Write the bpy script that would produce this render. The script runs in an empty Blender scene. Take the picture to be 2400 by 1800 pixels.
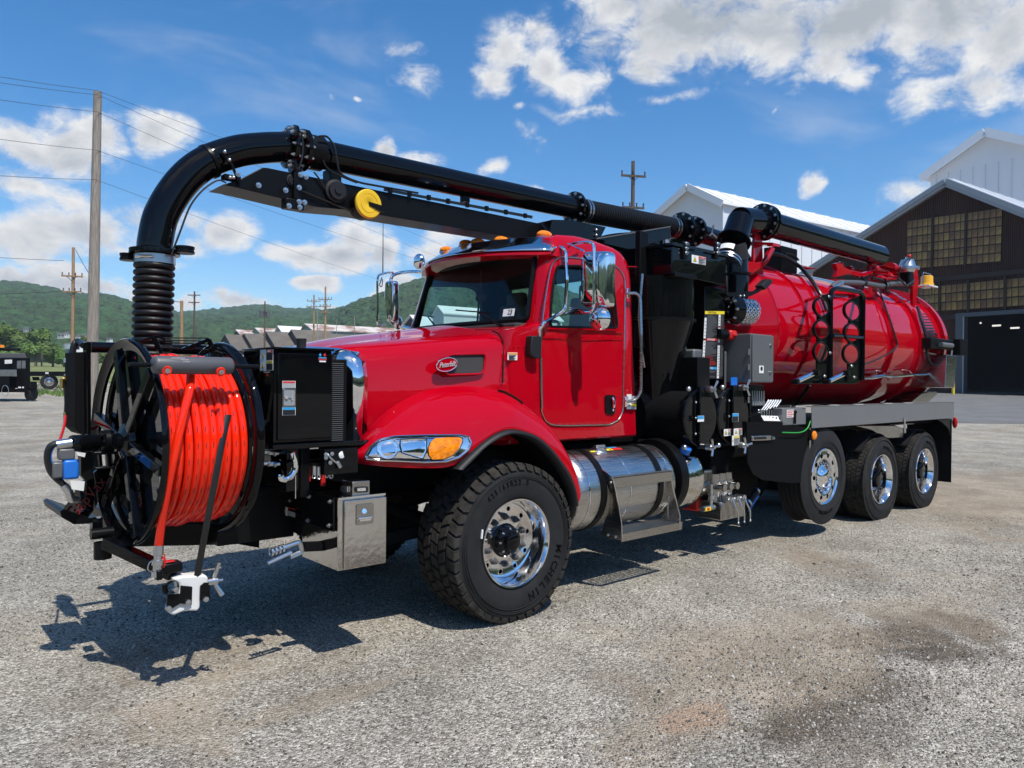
import bpy, bmesh, math, random
from mathutils import Vector, Matrix, Quaternion, noise
R_ = random.Random(7)
PI = math.pi
C = bpy.context.scene.collection
S = bpy.context.scene
# ---------------------------------------------------------------- camera, sun, sky, exposure
CAM = Vector((-3.458928, -3.851348, 1.675072))
YAW, PITCH, ROLL, FOC = 0.8483037, -0.0033613, 0.0090389, 1742.06   # focal length in pixels of a 2400 wide picture
cF = Vector((math.cos(YAW)*math.cos(PITCH), math.sin(YAW)*math.cos(PITCH), math.sin(PITCH)))
_rt = Vector((math.sin(YAW), -math.cos(YAW), 0)); _up = _rt.cross(cF)
cR = _rt*math.cos(ROLL) + _up*math.sin(ROLL); cU = _up*math.cos(ROLL) - _rt*math.sin(ROLL)
cam = bpy.data.cameras.new('camera'); camo = bpy.data.objects.new('camera', cam); C.objects.link(camo)
cam.sensor_fit = 'HORIZONTAL'; cam.sensor_width = 36; cam.lens = FOC/2400*36
cam.clip_start = 0.05; cam.clip_end = 9000
camo.matrix_world = Matrix(((cR.x, cU.x, -cF.x, CAM.x), (cR.y, cU.y, -cF.y, CAM.y), (cR.z, cU.z, -cF.z, CAM.z), (0, 0, 0, 1)))
S.camera = camo
SUNV = Vector((-.08, -.58, 1)).normalized()
sun = bpy.data.lights.new('sun', 'SUN'); sun.energy = 5.0; sun.angle = math.radians(.5); sun.color = (1, .955, .88)
suno = bpy.data.objects.new('sun', sun); C.objects.link(suno)
suno.rotation_euler = SUNV.to_track_quat('Z', 'Y').to_euler(); suno.location = (0, -10, 30)
S.view_settings.view_transform = 'Standard'; S.view_settings.look = 'None'
S.view_settings.exposure = 0.0; S.view_settings.gamma = 1
S.view_settings.use_curve_mapping = False
S.cycles.use_denoising = True
S.cycles.max_bounces = 7; S.cycles.transparent_max_bounces = 12; S.cycles.volume_bounces = 0
S.cycles.caustics_reflective = False; S.cycles.caustics_refractive = False
S.cycles.sample_clamp_indirect = 6

def ray(px, py): return cF + cR*((px-1200)/FOC) - cU*((py-900)/FOC)
def at(px, py, x=None, y=None, z=None):           # point of a plane x=, y= or z= seen at a pixel of the photograph
    d = ray(px, py)
    k, w = (0, x) if x is not None else (1, y) if y is not None else (2, z)
    return CAM + d*((w-CAM[k])/d[k])
def atd(px, py, depth): return CAM + ray(px, py)*depth
def atp(px, py, P, N):
    d = ray(px, py); return CAM + d*((P-CAM).dot(N)/d.dot(N))

world = bpy.data.worlds.new('World'); S.world = world; world.use_nodes = True
SKYV = 1.34
def build_world():
    nt = world.node_tree; N = nt.nodes; L = nt.links; N.clear()
    out = N.new('ShaderNodeOutputWorld'); bg = N.new('ShaderNodeBackground')
    sky = N.new('ShaderNodeTexSky'); sky.sky_type = 'NISHITA'; sky.sun_disc = False
    sky.sun_elevation = math.asin(SUNV.z); sky.sun_rotation = math.atan2(SUNV.x, SUNV.y)
    sky.air_density = 1.0; sky.dust_density = .25; sky.ozone_density = 3.0; sky.altitude = 300
    tc = N.new('ShaderNodeTexCoord'); D = tc.outputs['Generated']
    def math_(op, a, b=None, c=None, clamp=False):
        n = N.new('ShaderNodeMath'); n.operation = op; n.use_clamp = clamp
        for i, q in enumerate((a, b, c)):
            if q is None: continue
            if isinstance(q, (int, float)): n.inputs[i].default_value = q
            else: L.new(q, n.inputs[i])
        return n.outputs[0]
    def vm(op, a, b=None):
        n = N.new('ShaderNodeVectorMath'); n.operation = op
        for i, q in enumerate((a, b)):
            if q is None: continue
            if isinstance(q, (tuple, list, Vector)): n.inputs[i].default_value = q
            else: L.new(q, n.inputs[i])
        return n.outputs['Value'] if op in ('LENGTH', 'DOT_PRODUCT') else n.outputs['Vector']
    def mr(v, a, b, c, d, interp='LINEAR'):
        n = N.new('ShaderNodeMapRange'); n.interpolation_type = interp
        for i, q in enumerate((v, a, b, c, d)):
            if isinstance(q, (int, float)): n.inputs[i].default_value = q
            else: L.new(q, n.inputs[i])
        return n.outputs[0]
    # blob clouds: centre pixel, half width, half height, weight
    B = [(1185,125,75,75,1),(1150,180,70,45,1),(1290,150,90,75,1),(1360,195,85,50,1),(1410,120,60,60,.75),(1250,75,60,40,.7),
         (1440,30,130,80,1),(1600,50,190,115,1.15),(1800,60,210,120,1.15),(2000,50,220,110,1.15),(2200,60,200,120,1.1),(2380,110,140,130,1),(2180,215,90,55,.9),(2320,210,130,70,.9),(1530,150,90,50,.75),(1930,160,110,60,.9),(1990,200,60,35,.75),
         (60,340,90,50,1),(150,350,100,55,1),(240,340,70,45,.9),(370,325,75,45,1),(130,390,80,30,.6),
         (40,440,90,50,.8),(160,480,90,40,.7),(60,550,120,55,1),(200,540,140,60,1),(340,510,100,50,.9),(300,590,130,30,.7),(470,560,50,40,.7),(540,545,55,48,1),(460,500,40,30,.6),
         (60,650,130,35,1),(200,680,120,30,1),(320,700,60,25,.9),(420,720,40,28,.9),
         (830,565,85,60,1),(780,600,100,45,1),(700,595,80,32,.9),(900,600,55,45,1),(735,665,55,22,.85),(560,715,80,22,.9),(520,700,30,24,.8),(760,735,60,16,.8),(640,745,80,12,.7),
         (1050,560,60,35,.8),(1000,600,60,25,.6),(905,345,36,36,.95),(950,375,70,28,.8),(1150,408,48,22,.95),(1270,440,50,16,.75),(960,680,70,40,1),(920,710,60,35,1),
         (1905,426,30,22,.9),(775,228,16,10,.6),(830,220,14,7,.5),(1215,260,20,12,.6),(2120,455,75,40,.42),(960,190,70,35,.4),(960,130,50,22,.36),(1390,265,130,14,.5),(1560,230,120,14,.42),(1230,330,60,22,.45),(1700,215,40,18,.5),(1810,250,12,8,.5)]
    Rr = random.Random(11)
    blobs = []
    for (px, py, rx, ry, w) in B:
        d = ray(px, py); ln = d.length; d = d.normalized(); k = 1.5 if px < 620 or w < .7 else 1.3
        blobs.append((d, rx/FOC/ln*k, ry/FOC/ln*k, w*(1.15 if px < 1000 else 1)))
    for i in range(18):                                     # the same kind of sky all the way round
        az = YAW + math.radians(48) + Rr.uniform(0, math.radians(264)); el = math.radians(Rr.choice([4, 7, 10, 16, 24, 34, 48, 60])*Rr.uniform(.8, 1.2))
        d = Vector((math.cos(az)*math.cos(el), math.sin(az)*math.cos(el), math.sin(el)))
        s = .05+el*.12
        blobs.append((d, s*Rr.uniform(.8, 2.2), s*Rr.uniform(.4, .8), Rr.uniform(.6, 1)))
    acc = None
    wv = N.new('ShaderNodeTexNoise'); wv.inputs['Scale'].default_value = 9; wv.inputs['Detail'].default_value = 6
    L.new(D, wv.inputs['Vector'])
    wsub = vm('SUBTRACT', wv.outputs['Color'], (.5, .5, .5))
    wsc = N.new('ShaderNodeVectorMath'); wsc.operation = 'SCALE'; L.new(wsub, wsc.inputs[0]); wsc.inputs['Scale'].default_value = .075
    DW = vm('ADD', D, wsc.outputs[0])
    vs = vm('MULTIPLY', D, (1, 1, 1.5))
    for d, rx, ry, w in blobs:
        s = vm('SUBTRACT', DW, d); k = rx/ry
        hz = math.hypot(d.x, d.y)
        m = vm('MULTIPLY', s, (1, 1, k)) if hz > .6 else s
        l = vm('LENGTH', m)
        f = mr(l, 0.0, rx, w*1.25, 0.0)
        acc = f if acc is None else math_('MAXIMUM', acc, f)
    def two(v):
        a = N.new('ShaderNodeTexNoise'); a.inputs['Scale'].default_value = 5.5; a.inputs['Detail'].default_value = 4; a.inputs['Roughness'].default_value = .5; L.new(v, a.inputs['Vector'])
        c = N.new('ShaderNodeTexNoise'); c.inputs['Scale'].default_value = 19; c.inputs['Detail'].default_value = 12; c.inputs['Roughness'].default_value = .68; c.inputs['Distortion'].default_value = .35; L.new(v, c.inputs['Vector'])
        return math_('ADD', math_('MULTIPLY', a.outputs['Fac'], .42), math_('MULTIPLY', c.outputs['Fac'], .58))
    fb = two(vs)
    vs2 = vm('ADD', D, (-.004, -.02, .032)); vs2 = vm('MULTIPLY', vs2, (1, 1, 1.5))
    fb2 = two(vs2)
    dens = math_('ADD', acc, mr(fb, .30, .70, -.78, .78))
    alpha = math_('MULTIPLY', mr(dens, .06, .92, 0, 1, 'SMOOTHSTEP'), mr(acc, .0, .40, 0, 1, 'SMOOTHSTEP'))
    # thin high haze
    n3 = N.new('ShaderNodeTexNoise'); n3.inputs['Scale'].default_value = 2.6; n3.inputs['Detail'].default_value = 8; n3.inputs['Roughness'].default_value = .55; n3.inputs['Distortion'].default_value = .6
    v3 = vm('MULTIPLY', D, (1, 1, 3.2)); L.new(v3, n3.inputs['Vector'])
    veil = mr(n3.outputs['Fac'], .52, .78, 0, .30, 'SMOOTHSTEP')
    alpha = math_('MAXIMUM', alpha, veil)
    emb = math_('SUBTRACT', fb2, fb)          # light side minus shaded side of the billows
    sh = mr(emb, -.14, .14, 1.0, 0.0)
    thick = mr(dens, .6, 1.5, 1.0, .0)
    sh = math_('MULTIPLY_ADD', thick, .55, math_('MULTIPLY', sh, .62), clamp=True)
    grey = None                                             # shaded undersides of the big bank
    for (px, py, rx, ry, w) in [(1640, 55, 260, 95, .55), (1980, 55, 260, 90, .55), (1480, 110, 120, 70, .35), (2260, 60, 160, 80, .45), (100, 585, 140, 30, .3), (850, 612, 90, 22, .35), (200, 575, 120, 24, .3), (150, 375, 120, 18, .3)]:
        d = ray(px, py); ln = d.length; d = d.normalized(); q_ = vm('MULTIPLY', vm('SUBTRACT', DW, d), (1, 1, rx/ry)); f = mr(vm('LENGTH', q_), 0.0, rx/FOC/ln*1.3, w, 0.0)
        grey = f if grey is None else math_('MAXIMUM', grey, f)
    sh = math_('SUBTRACT', sh, grey, clamp=True)
    cr = N.new('ShaderNodeValToRGB'); L.new(sh, cr.inputs[0])
    e = cr.color_ramp.elements; e[0].position = .12; e[0].color = (3.7, 4.05, 4.45, 1); e[1].position = .85; e[1].color = (7.6, 7.6, 7.55, 1)
    m_ = e.new if False else cr.color_ramp.elements.new
    q = m_(.42); q.color = (5.2, 5.4, 5.7, 1)
    hs = N.new('ShaderNodeHueSaturation'); hs.inputs['Saturation'].default_value = 1.34; hs.inputs['Value'].default_value = SKYV
    L.new(sky.outputs[0], hs.inputs['Color'])
    mix = N.new('ShaderNodeMix'); mix.data_type = 'RGBA'
    L.new(alpha, mix.inputs[0]); L.new(hs.outputs[0], mix.inputs[6]); L.new(cr.outputs[0], mix.inputs[7])
    L.new(mix.outputs[2], bg.inputs['Color']); bg.inputs['Strength'].default_value = .12
    L.new(bg.outputs[0], out.inputs['Surface'])
    world.cycles.sampling_method = 'MANUAL'; world.cycles.sample_map_resolution = 512
build_world()

# ---------------------------------------------------------------- materials
MAT = {}
def nodes(name):
    m = bpy.data.materials.new(name); m.use_nodes = True; nt = m.node_tree
    return m, nt, nt.nodes['Principled BSDF']
def mat(name, col, rough=.5, metal=0.0, coat=0.0, coat_rough=.03, var=0.0, vscale=6, bump=0.0, bscale=40, ior=None, coat_ior=None, emit=None, es=1, trans=0.0, alpha=1.0, rvar=0.0, stretch=None, spec=None):
    m, nt, b = nodes(name); N, L = nt.nodes, nt.links
    b.inputs['Base Color'].default_value = (*col, 1); b.inputs['Roughness'].default_value = rough; b.inputs['Metallic'].default_value = metal
    b.inputs['Coat Weight'].default_value = coat; b.inputs['Coat Roughness'].default_value = coat_rough
    if coat >= 1 and metal == 0 and spec is None: spec = 0.0
    if spec is not None: b.inputs['Specular IOR Level'].default_value = spec
    if coat_ior: b.inputs['Coat IOR'].default_value = coat_ior
    if ior: b.inputs['IOR'].default_value = ior
    if trans: b.inputs['Transmission Weight'].default_value = trans
    if alpha < 1: b.inputs['Alpha'].default_value = alpha
    if emit: b.inputs['Emission Color'].default_value = (*emit, 1); b.inputs['Emission Strength'].default_value = es
    if var or bump or rvar:
        tc = N.new('ShaderNodeTexCoord'); src = tc.outputs['Object']
        if stretch:
            mp = N.new('ShaderNodeMapping'); mp.inputs['Scale'].default_value = stretch; L.new(src, mp.inputs[0]); src = mp.outputs[0]
    if var or rvar:
        n = N.new('ShaderNodeTexNoise'); n.inputs['Scale'].default_value = vscale; n.inputs['Detail'].default_value = 6; L.new(src, n.inputs['Vector'])
        if var:
            mr = N.new('ShaderNodeMapRange'); mr.inputs[1].default_value = .3; mr.inputs[2].default_value = .7; mr.inputs[3].default_value = 1-var; mr.inputs[4].default_value = 1+var
            L.new(n.outputs['Fac'], mr.inputs[0])
            h = N.new('ShaderNodeHueSaturation'); h.inputs['Color'].default_value = (*col, 1); L.new(mr.outputs[0], h.inputs['Value']); L.new(h.outputs[0], b.inputs['Base Color'])
        if rvar:
            mr = N.new('ShaderNodeMapRange'); mr.inputs[1].default_value = .3; mr.inputs[2].default_value = .7; mr.inputs[3].default_value = max(0, rough-rvar); mr.inputs[4].default_value = rough+rvar
            L.new(n.outputs['Fac'], mr.inputs[0]); L.new(mr.outputs[0], b.inputs['Roughness'])
    if bump:
        n = N.new('ShaderNodeTexNoise'); n.inputs['Scale'].default_value = bscale; n.inputs['Detail'].default_value = 4; L.new(src, n.inputs['Vector'])
        bp = N.new('ShaderNodeBump'); bp.inputs['Strength'].default_value = bump; bp.inputs['Distance'].default_value = .01; L.new(n.outputs['Fac'], bp.inputs['Height']); L.new(bp.outputs[0], b.inputs['Normal'])
    MAT[name] = m; return m

# ---------------------------------------------------------------- mesh helper
class MB:
    def __init__(s): s.v = []; s.f = []; s.mi = []; s.cur = 0
    def m(s, i): s.cur = i; return s
    def add(s, vs, fs):
        o = len(s.v); s.v += [Vector(q) for q in vs]
        for f in fs: s.f.append([i+o for i in f]); s.mi.append(s.cur)
        return s
    def box(s, a, b):
        x0, y0, z0 = min(a[0], b[0]), min(a[1], b[1]), min(a[2], b[2]); x1, y1, z1 = max(a[0], b[0]), max(a[1], b[1]), max(a[2], b[2])
        return s.add([(x0,y0,z0),(x1,y0,z0),(x1,y1,z0),(x0,y1,z0),(x0,y0,z1),(x1,y0,z1),(x1,y1,z1),(x0,y1,z1)],
                     [(0,3,2,1),(4,5,6,7),(0,1,5,4),(1,2,6,5),(2,3,7,6),(3,0,4,7)])
    def bar(s, p, q, w, h=None, up=(0,0,1)):             # square bar from p to q
        p, q = Vector(p), Vector(q); h = h or w; d = (q-p).normalized(); u = Vector(up)
        if abs(d.dot(u)) > .99: u = Vector((1, 0, 0))
        r = d.cross(u).normalized(); u = r.cross(d)
        vs = [c + r*(sx*w/2) + u*(sy*h/2) for c in (p, q) for sx, sy in ((-1,-1),(1,-1),(1,1),(-1,1))]
        return s.add(vs, [(0,1,2,3),(7,6,5,4),(0,4,5,1),(1,5,6,2),(2,6,7,3),(3,7,4,0)])
    def tube(s, pts, r, n=12, caps=True, closed=False):
        pts = [Vector(p) for p in pts]; k = len(pts); rr = r if isinstance(r, (list, tuple)) else [r]*k
        T = []
        for i in range(k):
            a = pts[(i-1) % k] if (closed or i > 0) else pts[i]; b = pts[(i+1) % k] if (closed or i < k-1) else pts[i]
            T.append((b-a).normalized())
        u = T[0].orthogonal().normalized(); fr = []
        for i in range(k):
            u = (u - T[i]*u.dot(T[i]));  u = u.normalized() if u.length > 1e-6 else T[i].orthogonal().normalized()
            fr.append((u.copy(), T[i].cross(u)))
        o = len(s.v)
        for i in range(k):
            for j in range(n):
                a = 2*PI*j/n; s.v.append(pts[i] + (fr[i][0]*math.cos(a) + fr[i][1]*math.sin(a))*rr[i])
        for i in range(k if closed else k-1):
            i2 = (i+1) % k
            for j in range(n):
                s.f.append([o+i*n+j, o+i*n+(j+1) % n, o+i2*n+(j+1) % n, o+i2*n+j]); s.mi.append(s.cur)
        if caps and not closed:
            s.f.append([o+j for j in reversed(range(n))]); s.mi.append(s.cur)
            s.f.append([o+(k-1)*n+j for j in range(n)]); s.mi.append(s.cur)
        return s
    def cyl(s, p, q, r, r2=None, n=20): return s.tube([p, q], [r, r2 if r2 is not None else r], n)
    def lathe(s, prof, c, axis, n=48, closed=False, a0=0, a1=2*PI):  # prof: (along axis, radius)
        c = Vector(c); A = Vector(axis).normalized(); u = A.orthogonal().normalized()
        if abs(A.z) < .5: u = Vector((0, 0, 1)) - A*A.z; u.normalize()
        w = A.cross(u); o = len(s.v); k = len(prof); full = abs(a1-a0-2*PI) < 1e-6; m = n if full else n+1
        for j in range(m):
            a = a0+(a1-a0)*j/n; e = u*math.cos(a)+w*math.sin(a)
            for (t, r) in prof: s.v.append(c + A*t + e*r)
        for j in range(n):
            j2 = (j+1) % m
            for i in range(k if closed else k-1):
                i2 = (i+1) % k
                s.f.append([o+j*k+i, o+j*k+i2, o+j2*k+i2, o+j2*k+i]); s.mi.append(s.cur)
        return s
    def prism(s, poly, vec):                              # poly: 3d points, extruded by vec
        poly = [Vector(p) for p in poly]; vec = Vector(vec); n = len(poly)
        return s.add(poly+[p+vec for p in poly], [list(range(n)), list(reversed(range(n, 2*n)))]+[[i, i+n, (i+1) % n+n, (i+1) % n] for i in range(n)])
    def sphere(s, c, r, n=12, m=8, sc=(1,1,1)):
        c = Vector(c); o = len(s.v)
        for i in range(m+1):
            t = PI*i/m
            for j in range(n):
                a = 2*PI*j/n; s.v.append(c+Vector((r*sc[0]*math.sin(t)*math.cos(a), r*sc[1]*math.sin(t)*math.sin(a), r*sc[2]*math.cos(t))))
        for i in range(m):
            for j in range(n): s.f.append([o+i*n+j, o+(i+1)*n+j, o+(i+1)*n+(j+1) % n, o+i*n+(j+1) % n]); s.mi.append(s.cur)
        return s
    def hexb(s, p, d, r=.012, h=.012):                    # bolt head with washer
        p = Vector(p); d = Vector(d).normalized()
        s.tube([p, p+d*h*.3], r*1.35, 12); s.tube([p+d*h*.25, p+d*h], r, 6); return s.tube([p+d*h*.9, p+d*h*1.6], r*.5, 8)
    def grid(s, rows, flip=False):                        # rows of points -> quads
        o = len(s.v); k = len(rows[0])
        for r in rows: s.v += [Vector(p) for p in r]
        for i in range(len(rows)-1):
            for j in range(k-1):
                q = [o+i*k+j, o+i*k+j+1, o+(i+1)*k+j+1, o+(i+1)*k+j]
                s.f.append(q[::-1] if flip else q); s.mi.append(s.cur)
        return s
WL = {}                                                   # world location of every object built
def wloc(o): return WL.get(o.name, Vector((0,0,0)))
def tag(o, label=None, cat=None, group=None, kind=None):
    if label: o['label'] = label
    if cat: o['category'] = cat
    if group: o['group'] = group
    if kind: o['kind'] = kind
    return o
def empty(name, loc, label=None, cat=None, group=None, parent=None):
    o = bpy.data.objects.new(name, None); C.objects.link(o); p = wloc(parent) if parent else Vector((0,0,0))
    o.location = Vector(loc)-p; WL[o.name] = Vector(loc)
    if parent: o.parent = parent
    return tag(o, label, cat, group)
def obj(name, mb, mats, parent=None, bevel=0, smooth=35, label=None, seg=2, sub=0, solid=0, weld=False):
    me = bpy.data.meshes.new(name)
    if not isinstance(mats, (list, tuple)): mats = [mats]
    lo = [min(q[i] for q in mb.v) for i in range(3)]; hi = [max(q[i] for q in mb.v) for i in range(3)]
    c = Vector([(lo[i]+hi[i])/2 for i in range(3)])
    me.from_pydata([tuple(q-c) for q in mb.v], [], mb.f)
    for m in mats: me.materials.append(MAT[m] if isinstance(m, str) else m)
    if len(mats) > 1: me.polygons.foreach_set('material_index', mb.mi)
    if weld:
        bm = bmesh.new(); bm.from_mesh(me); bmesh.ops.remove_doubles(bm, verts=bm.verts, dist=1e-4); bmesh.ops.recalc_face_normals(bm, faces=bm.faces); bm.to_mesh(me); bm.free()
    me.update()
    if smooth:
        me.shade_smooth(); me.set_sharp_from_angle(angle=math.radians(smooth))
    o = bpy.data.objects.new(name, me); C.objects.link(o)
    p = wloc(parent) if parent else Vector((0,0,0))
    o.location = c-p; WL[o.name] = c
    if parent: o.parent = parent
    if solid:
        q = o.modifiers.new('solid', 'SOLIDIFY'); q.thickness = solid; q.offset = -1
    if sub:
        q = o.modifiers.new('sub', 'SUBSURF'); q.levels = sub; q.render_levels = sub
    if bevel:
        q = o.modifiers.new('bevel', 'BEVEL'); q.width = bevel; q.segments = seg; q.limit_method = 'ANGLE'; q.angle_limit = math.radians(40); q.harden_normals = False
    if label: o['label'] = label
    return o
def copy_at(o, d, parent=None, rot=None):                 # copy of an object (with its children) moved by d in world space
    c = o.copy(); C.objects.link(c); w = wloc(o)+Vector(d); WL[c.name] = w
    if parent is not None: c.parent = parent; c.location = w-wloc(parent)
    elif o.parent is not None: c.parent = o.parent; c.location = w-wloc(o.parent)
    else: c.location = w
    if rot is not None: c.rotation_euler = rot
    for ch in [q for q in bpy.data.objects if q.parent == o]:
        k = ch.copy(); C.objects.link(k); k.parent = c; WL[k.name] = wloc(ch)+Vector(d)
        for g in [q for q in bpy.data.objects if q.parent == ch]:
            h = g.copy(); C.objects.link(h); h.parent = k; WL[h.name] = wloc(g)+Vector(d)
    return c
def bez(p, n=24):                                         # smooth curve through points
    p = [Vector(q) for q in p]; out = []
    for i in range(len(p)-1):
        a = p[max(i-1, 0)]; b = p[i]; c = p[i+1]; d = p[min(i+2, len(p)-1)]
        for k in range(n):
            t = k/n; out.append(.5*((2*b)+(c-a)*t+(2*a-5*b+4*c-d)*t*t+(3*b-a-3*c+d)*t*t*t))
    return out+[p[-1]]
def fillet(p, r, n=6, closed=False):                      # polyline with rounded corners
    p = [Vector(q) for q in p]; out = []; k = len(p)
    for i in range(k):
        if not closed and i in (0, k-1): out.append(p[i]); continue
        a, b, c = p[i-1], p[i], p[(i+1) % k]; ri = min(r, (a-b).length*.49, (c-b).length*.49)
        s, e = b+(a-b).normalized()*ri, b+(c-b).normalized()*ri
        for j in range(n+1): t = j/n; out.append(s*(1-t)**2+b*2*t*(1-t)+e*t*t)
    return out
def text_mesh(txt, size, loc, xdir, ydir, depth=.002, shear=0.0, align='CENTER', bold=0.0, sx=1.0):
    cu = bpy.data.curves.new('t', 'FONT'); cu.body = txt; cu.size = size; cu.align_x = align; cu.align_y = 'CENTER'; cu.extrude = depth/2; cu.shear = shear; cu.offset = bold; cu.resolution_u = 3
    o = bpy.data.objects.new('t', cu); C.objects.link(o); dg = bpy.context.evaluated_depsgraph_get()
    me = bpy.data.meshes.new_from_object(o.evaluated_get(dg)); bpy.data.objects.remove(o); bpy.data.curves.remove(cu)
    X = Vector(xdir).normalized(); Y = Vector(ydir).normalized(); Z = X.cross(Y); mb = MB(); loc = Vector(loc)
    mb.add([loc+X*(q.co.x*sx)+Y*q.co.y+Z*q.co.z for q in me.vertices], [list(f.vertices) for f in me.polygons]); bpy.data.meshes.remove(me)
    return mb
def shell(a, b):                                          # hollow body: outer skin a, cavity b
    r = MB()
    for k, m_ in enumerate((a, b)):
        me = bpy.data.meshes.new('tmp'); me.from_pydata([tuple(q) for q in m_.v], [], m_.f); bm = bmesh.new(); bm.from_mesh(me); bmesh.ops.recalc_face_normals(bm, faces=bm.faces)
        r.add([v.co.copy() for v in bm.verts], [[v.index for v in (f.verts if k == 0 else reversed(f.verts))] for f in bm.faces]); bm.free(); bpy.data.meshes.remove(me)
    return r
def boolean_cut(mb, cutters, keep=False):
    def mk(b, keep=False):
        me = bpy.data.meshes.new('tmp'); me.from_pydata([tuple(q) for q in b.v], [], b.f); bm = bmesh.new(); bm.from_mesh(me); bmesh.ops.remove_doubles(bm, verts=bm.verts, dist=1e-5); (None if keep else bmesh.ops.recalc_face_normals(bm, faces=bm.faces)); bm.to_mesh(me); bm.free()
        o = bpy.data.objects.new('tmp', me); C.objects.link(o); return o
    a, b = mk(mb, keep), mk(cutters); q = a.modifiers.new('b', 'BOOLEAN'); q.operation = 'DIFFERENCE'; q.object = b; q.solver = 'EXACT'
    dg = bpy.context.evaluated_depsgraph_get(); dg.update(); me = bpy.data.meshes.new_from_object(a.evaluated_get(dg))
    r = MB(); r.add([v.co.copy() for v in me.vertices], [list(f.vertices) for f in me.polygons])
    bpy.data.objects.remove(a); bpy.data.objects.remove(b); bpy.data.meshes.remove(me); return r
def gz(p):                                                # the lot rises gently away from the truck
    d = (Vector((p[0], p[1], 0))-CAM).dot(Vector((cF.x, cF.y, 0)).normalized())
    t = max(0.0, d-13.0); return .028*(t*t/(t+4.0))
# ================================================================ SETTING
def ground_material():
    m, nt, b = nodes('gravel'); N, L = nt.nodes, nt.links
    tc = N.new('ShaderNodeNewGeometry'); P = tc.outputs['Position']
    def noise_(sc, det=5, rough=.55, vec=P, dist=0):
        n = N.new('ShaderNodeTexNoise'); n.inputs['Scale'].default_value = sc; n.inputs['Detail'].default_value = det; n.inputs['Roughness'].default_value = rough; n.inputs['Distortion'].default_value = dist; L.new(vec, n.inputs['Vector']); return n.outputs['Fac']
    def vor(sc, feat='F1'):
        n = N.new('ShaderNodeTexVoronoi'); n.inputs['Scale'].default_value = sc; n.feature = feat; L.new(P, n.inputs['Vector']); return n
    def mr(v, a, b_, c, d):
        n = N.new('ShaderNodeMapRange'); n.interpolation_type = 'SMOOTHSTEP'; L.new(v, n.inputs[0])
        for i, q in enumerate((a, b_, c, d)): n.inputs[i+1].default_value = q
        return n.outputs[0]
    def mix(f, a, b_, typ='MIX'):
        n = N.new('ShaderNodeMix'); n.data_type = 'RGBA'; n.blend_type = typ
        for s, q in ((0, f), (6, a), (7, b_)):
            if isinstance(q, tuple): n.inputs[s].default_value = (*q, 1)
            elif isinstance(q, (int, float)): n.inputs[s].default_value = q
            else: L.new(q, n.inputs[s])
        return n.outputs[2]
    v1, v2 = vor(76), vor(170)
    sep = N.new('ShaderNodeSeparateColor'); L.new(v1.outputs['Color'], sep.inputs[0])
    cr = N.new('ShaderNodeValToRGB'); L.new(sep.outputs[0], cr.inputs[0]); e = cr.color_ramp.elements
    e[0].position = 0; e[0].color = (.10, .093, .083, 1); e[1].position = 1; e[1].color = (.88, .86, .80, 1)
    for p, c in ((.25, (.24, .225, .20)), (.55, (.44, .415, .37)), (.85, (.62, .595, .54))): q = e.new(p); q.color = (*c, 1)
    sep2 = N.new('ShaderNodeSeparateColor'); L.new(v2.outputs['Color'], sep2.inputs[0])
    cr2 = N.new('ShaderNodeValToRGB'); L.new(sep2.outputs[1], cr2.inputs[0]); e = cr2.color_ramp.elements
    e[0].color = (.13, .118, .10, 1); e[1].color = (.62, .585, .51, 1)
    col = mix(.35, cr.outputs[0], cr2.outputs[0])
    big = noise_(.42, 6, .6, dist=.4); med = noise_(1.9, 6, .62, dist=.5); fine = noise_(14, 5, .65)
    # fines worked up between the stones: tan dust, brown dirt, dark damp oil spots
    tan = mix(mr(fine, .3, .7, 0, 1), (.31, .255, .19), (.46, .40, .325))
    dustm = N.new('ShaderNodeMath'); dustm.operation = 'MULTIPLY'; L.new(mr(big, .50, .68, 0, 1), dustm.inputs[0]); L.new(mr(med, .38, .62, .15, .9), dustm.inputs[1])
    col = mix(dustm.outputs[0], col, tan)
    sxyz = N.new('ShaderNodeSeparateXYZ'); L.new(P, sxyz.inputs[0])
    def spot(cx, cy, rx, ry, amt):                          # dark worn places at the right of the lot
        vm = N.new('ShaderNodeVectorMath'); vm.operation = 'SUBTRACT'; L.new(P, vm.inputs[0]); vm.inputs[1].default_value = (cx, cy, 0)
        v2 = N.new('ShaderNodeVectorMath'); v2.operation = 'MULTIPLY'; L.new(vm.outputs[0], v2.inputs[0]); v2.inputs[1].default_value = (1/rx, 1/ry, 0)
        ln = N.new('ShaderNodeVectorMath'); ln.operation = 'LENGTH'; L.new(v2.outputs[0], ln.inputs[0])
        ad = N.new('ShaderNodeMath'); ad.operation = 'MULTIPLY_ADD'; L.new(med, ad.inputs[0]); ad.inputs[1].default_value = 2.4; L.new(ln.outputs['Value'], ad.inputs[2])
        return mr(ad.outputs[0], 1.75, 2.35, amt, 0)
    q = at(2150, 1490, z=0); col = mix(spot(q.x, q.y, .85, .42, .8), col, (.070, .055, .042))
    q = at(1950, 1640, z=0); col = mix(spot(q.x, q.y, .9, .25, .75), col, (.10, .08, .06))
    q = at(1830, 1530, z=0); col = mix(spot(q.x, q.y, 1.25, .62, .7), col, tan)
    q = at(2200, 1440, z=0); col = mix(spot(q.x, q.y, 1.0, .45, .45), col, tan)
    q = at(1560, 1700, z=0); col = mix(spot(q.x, q.y, .5, .35, .6), col, tan)
    q = at(760, 1640, z=0); col = mix(spot(q.x, q.y, .7, .12, .6), col, tan)
    q = at(2050, 1700, z=0); col = mix(spot(q.x, q.y, .9, .22, .4), col, (.12, .10, .08))
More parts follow.
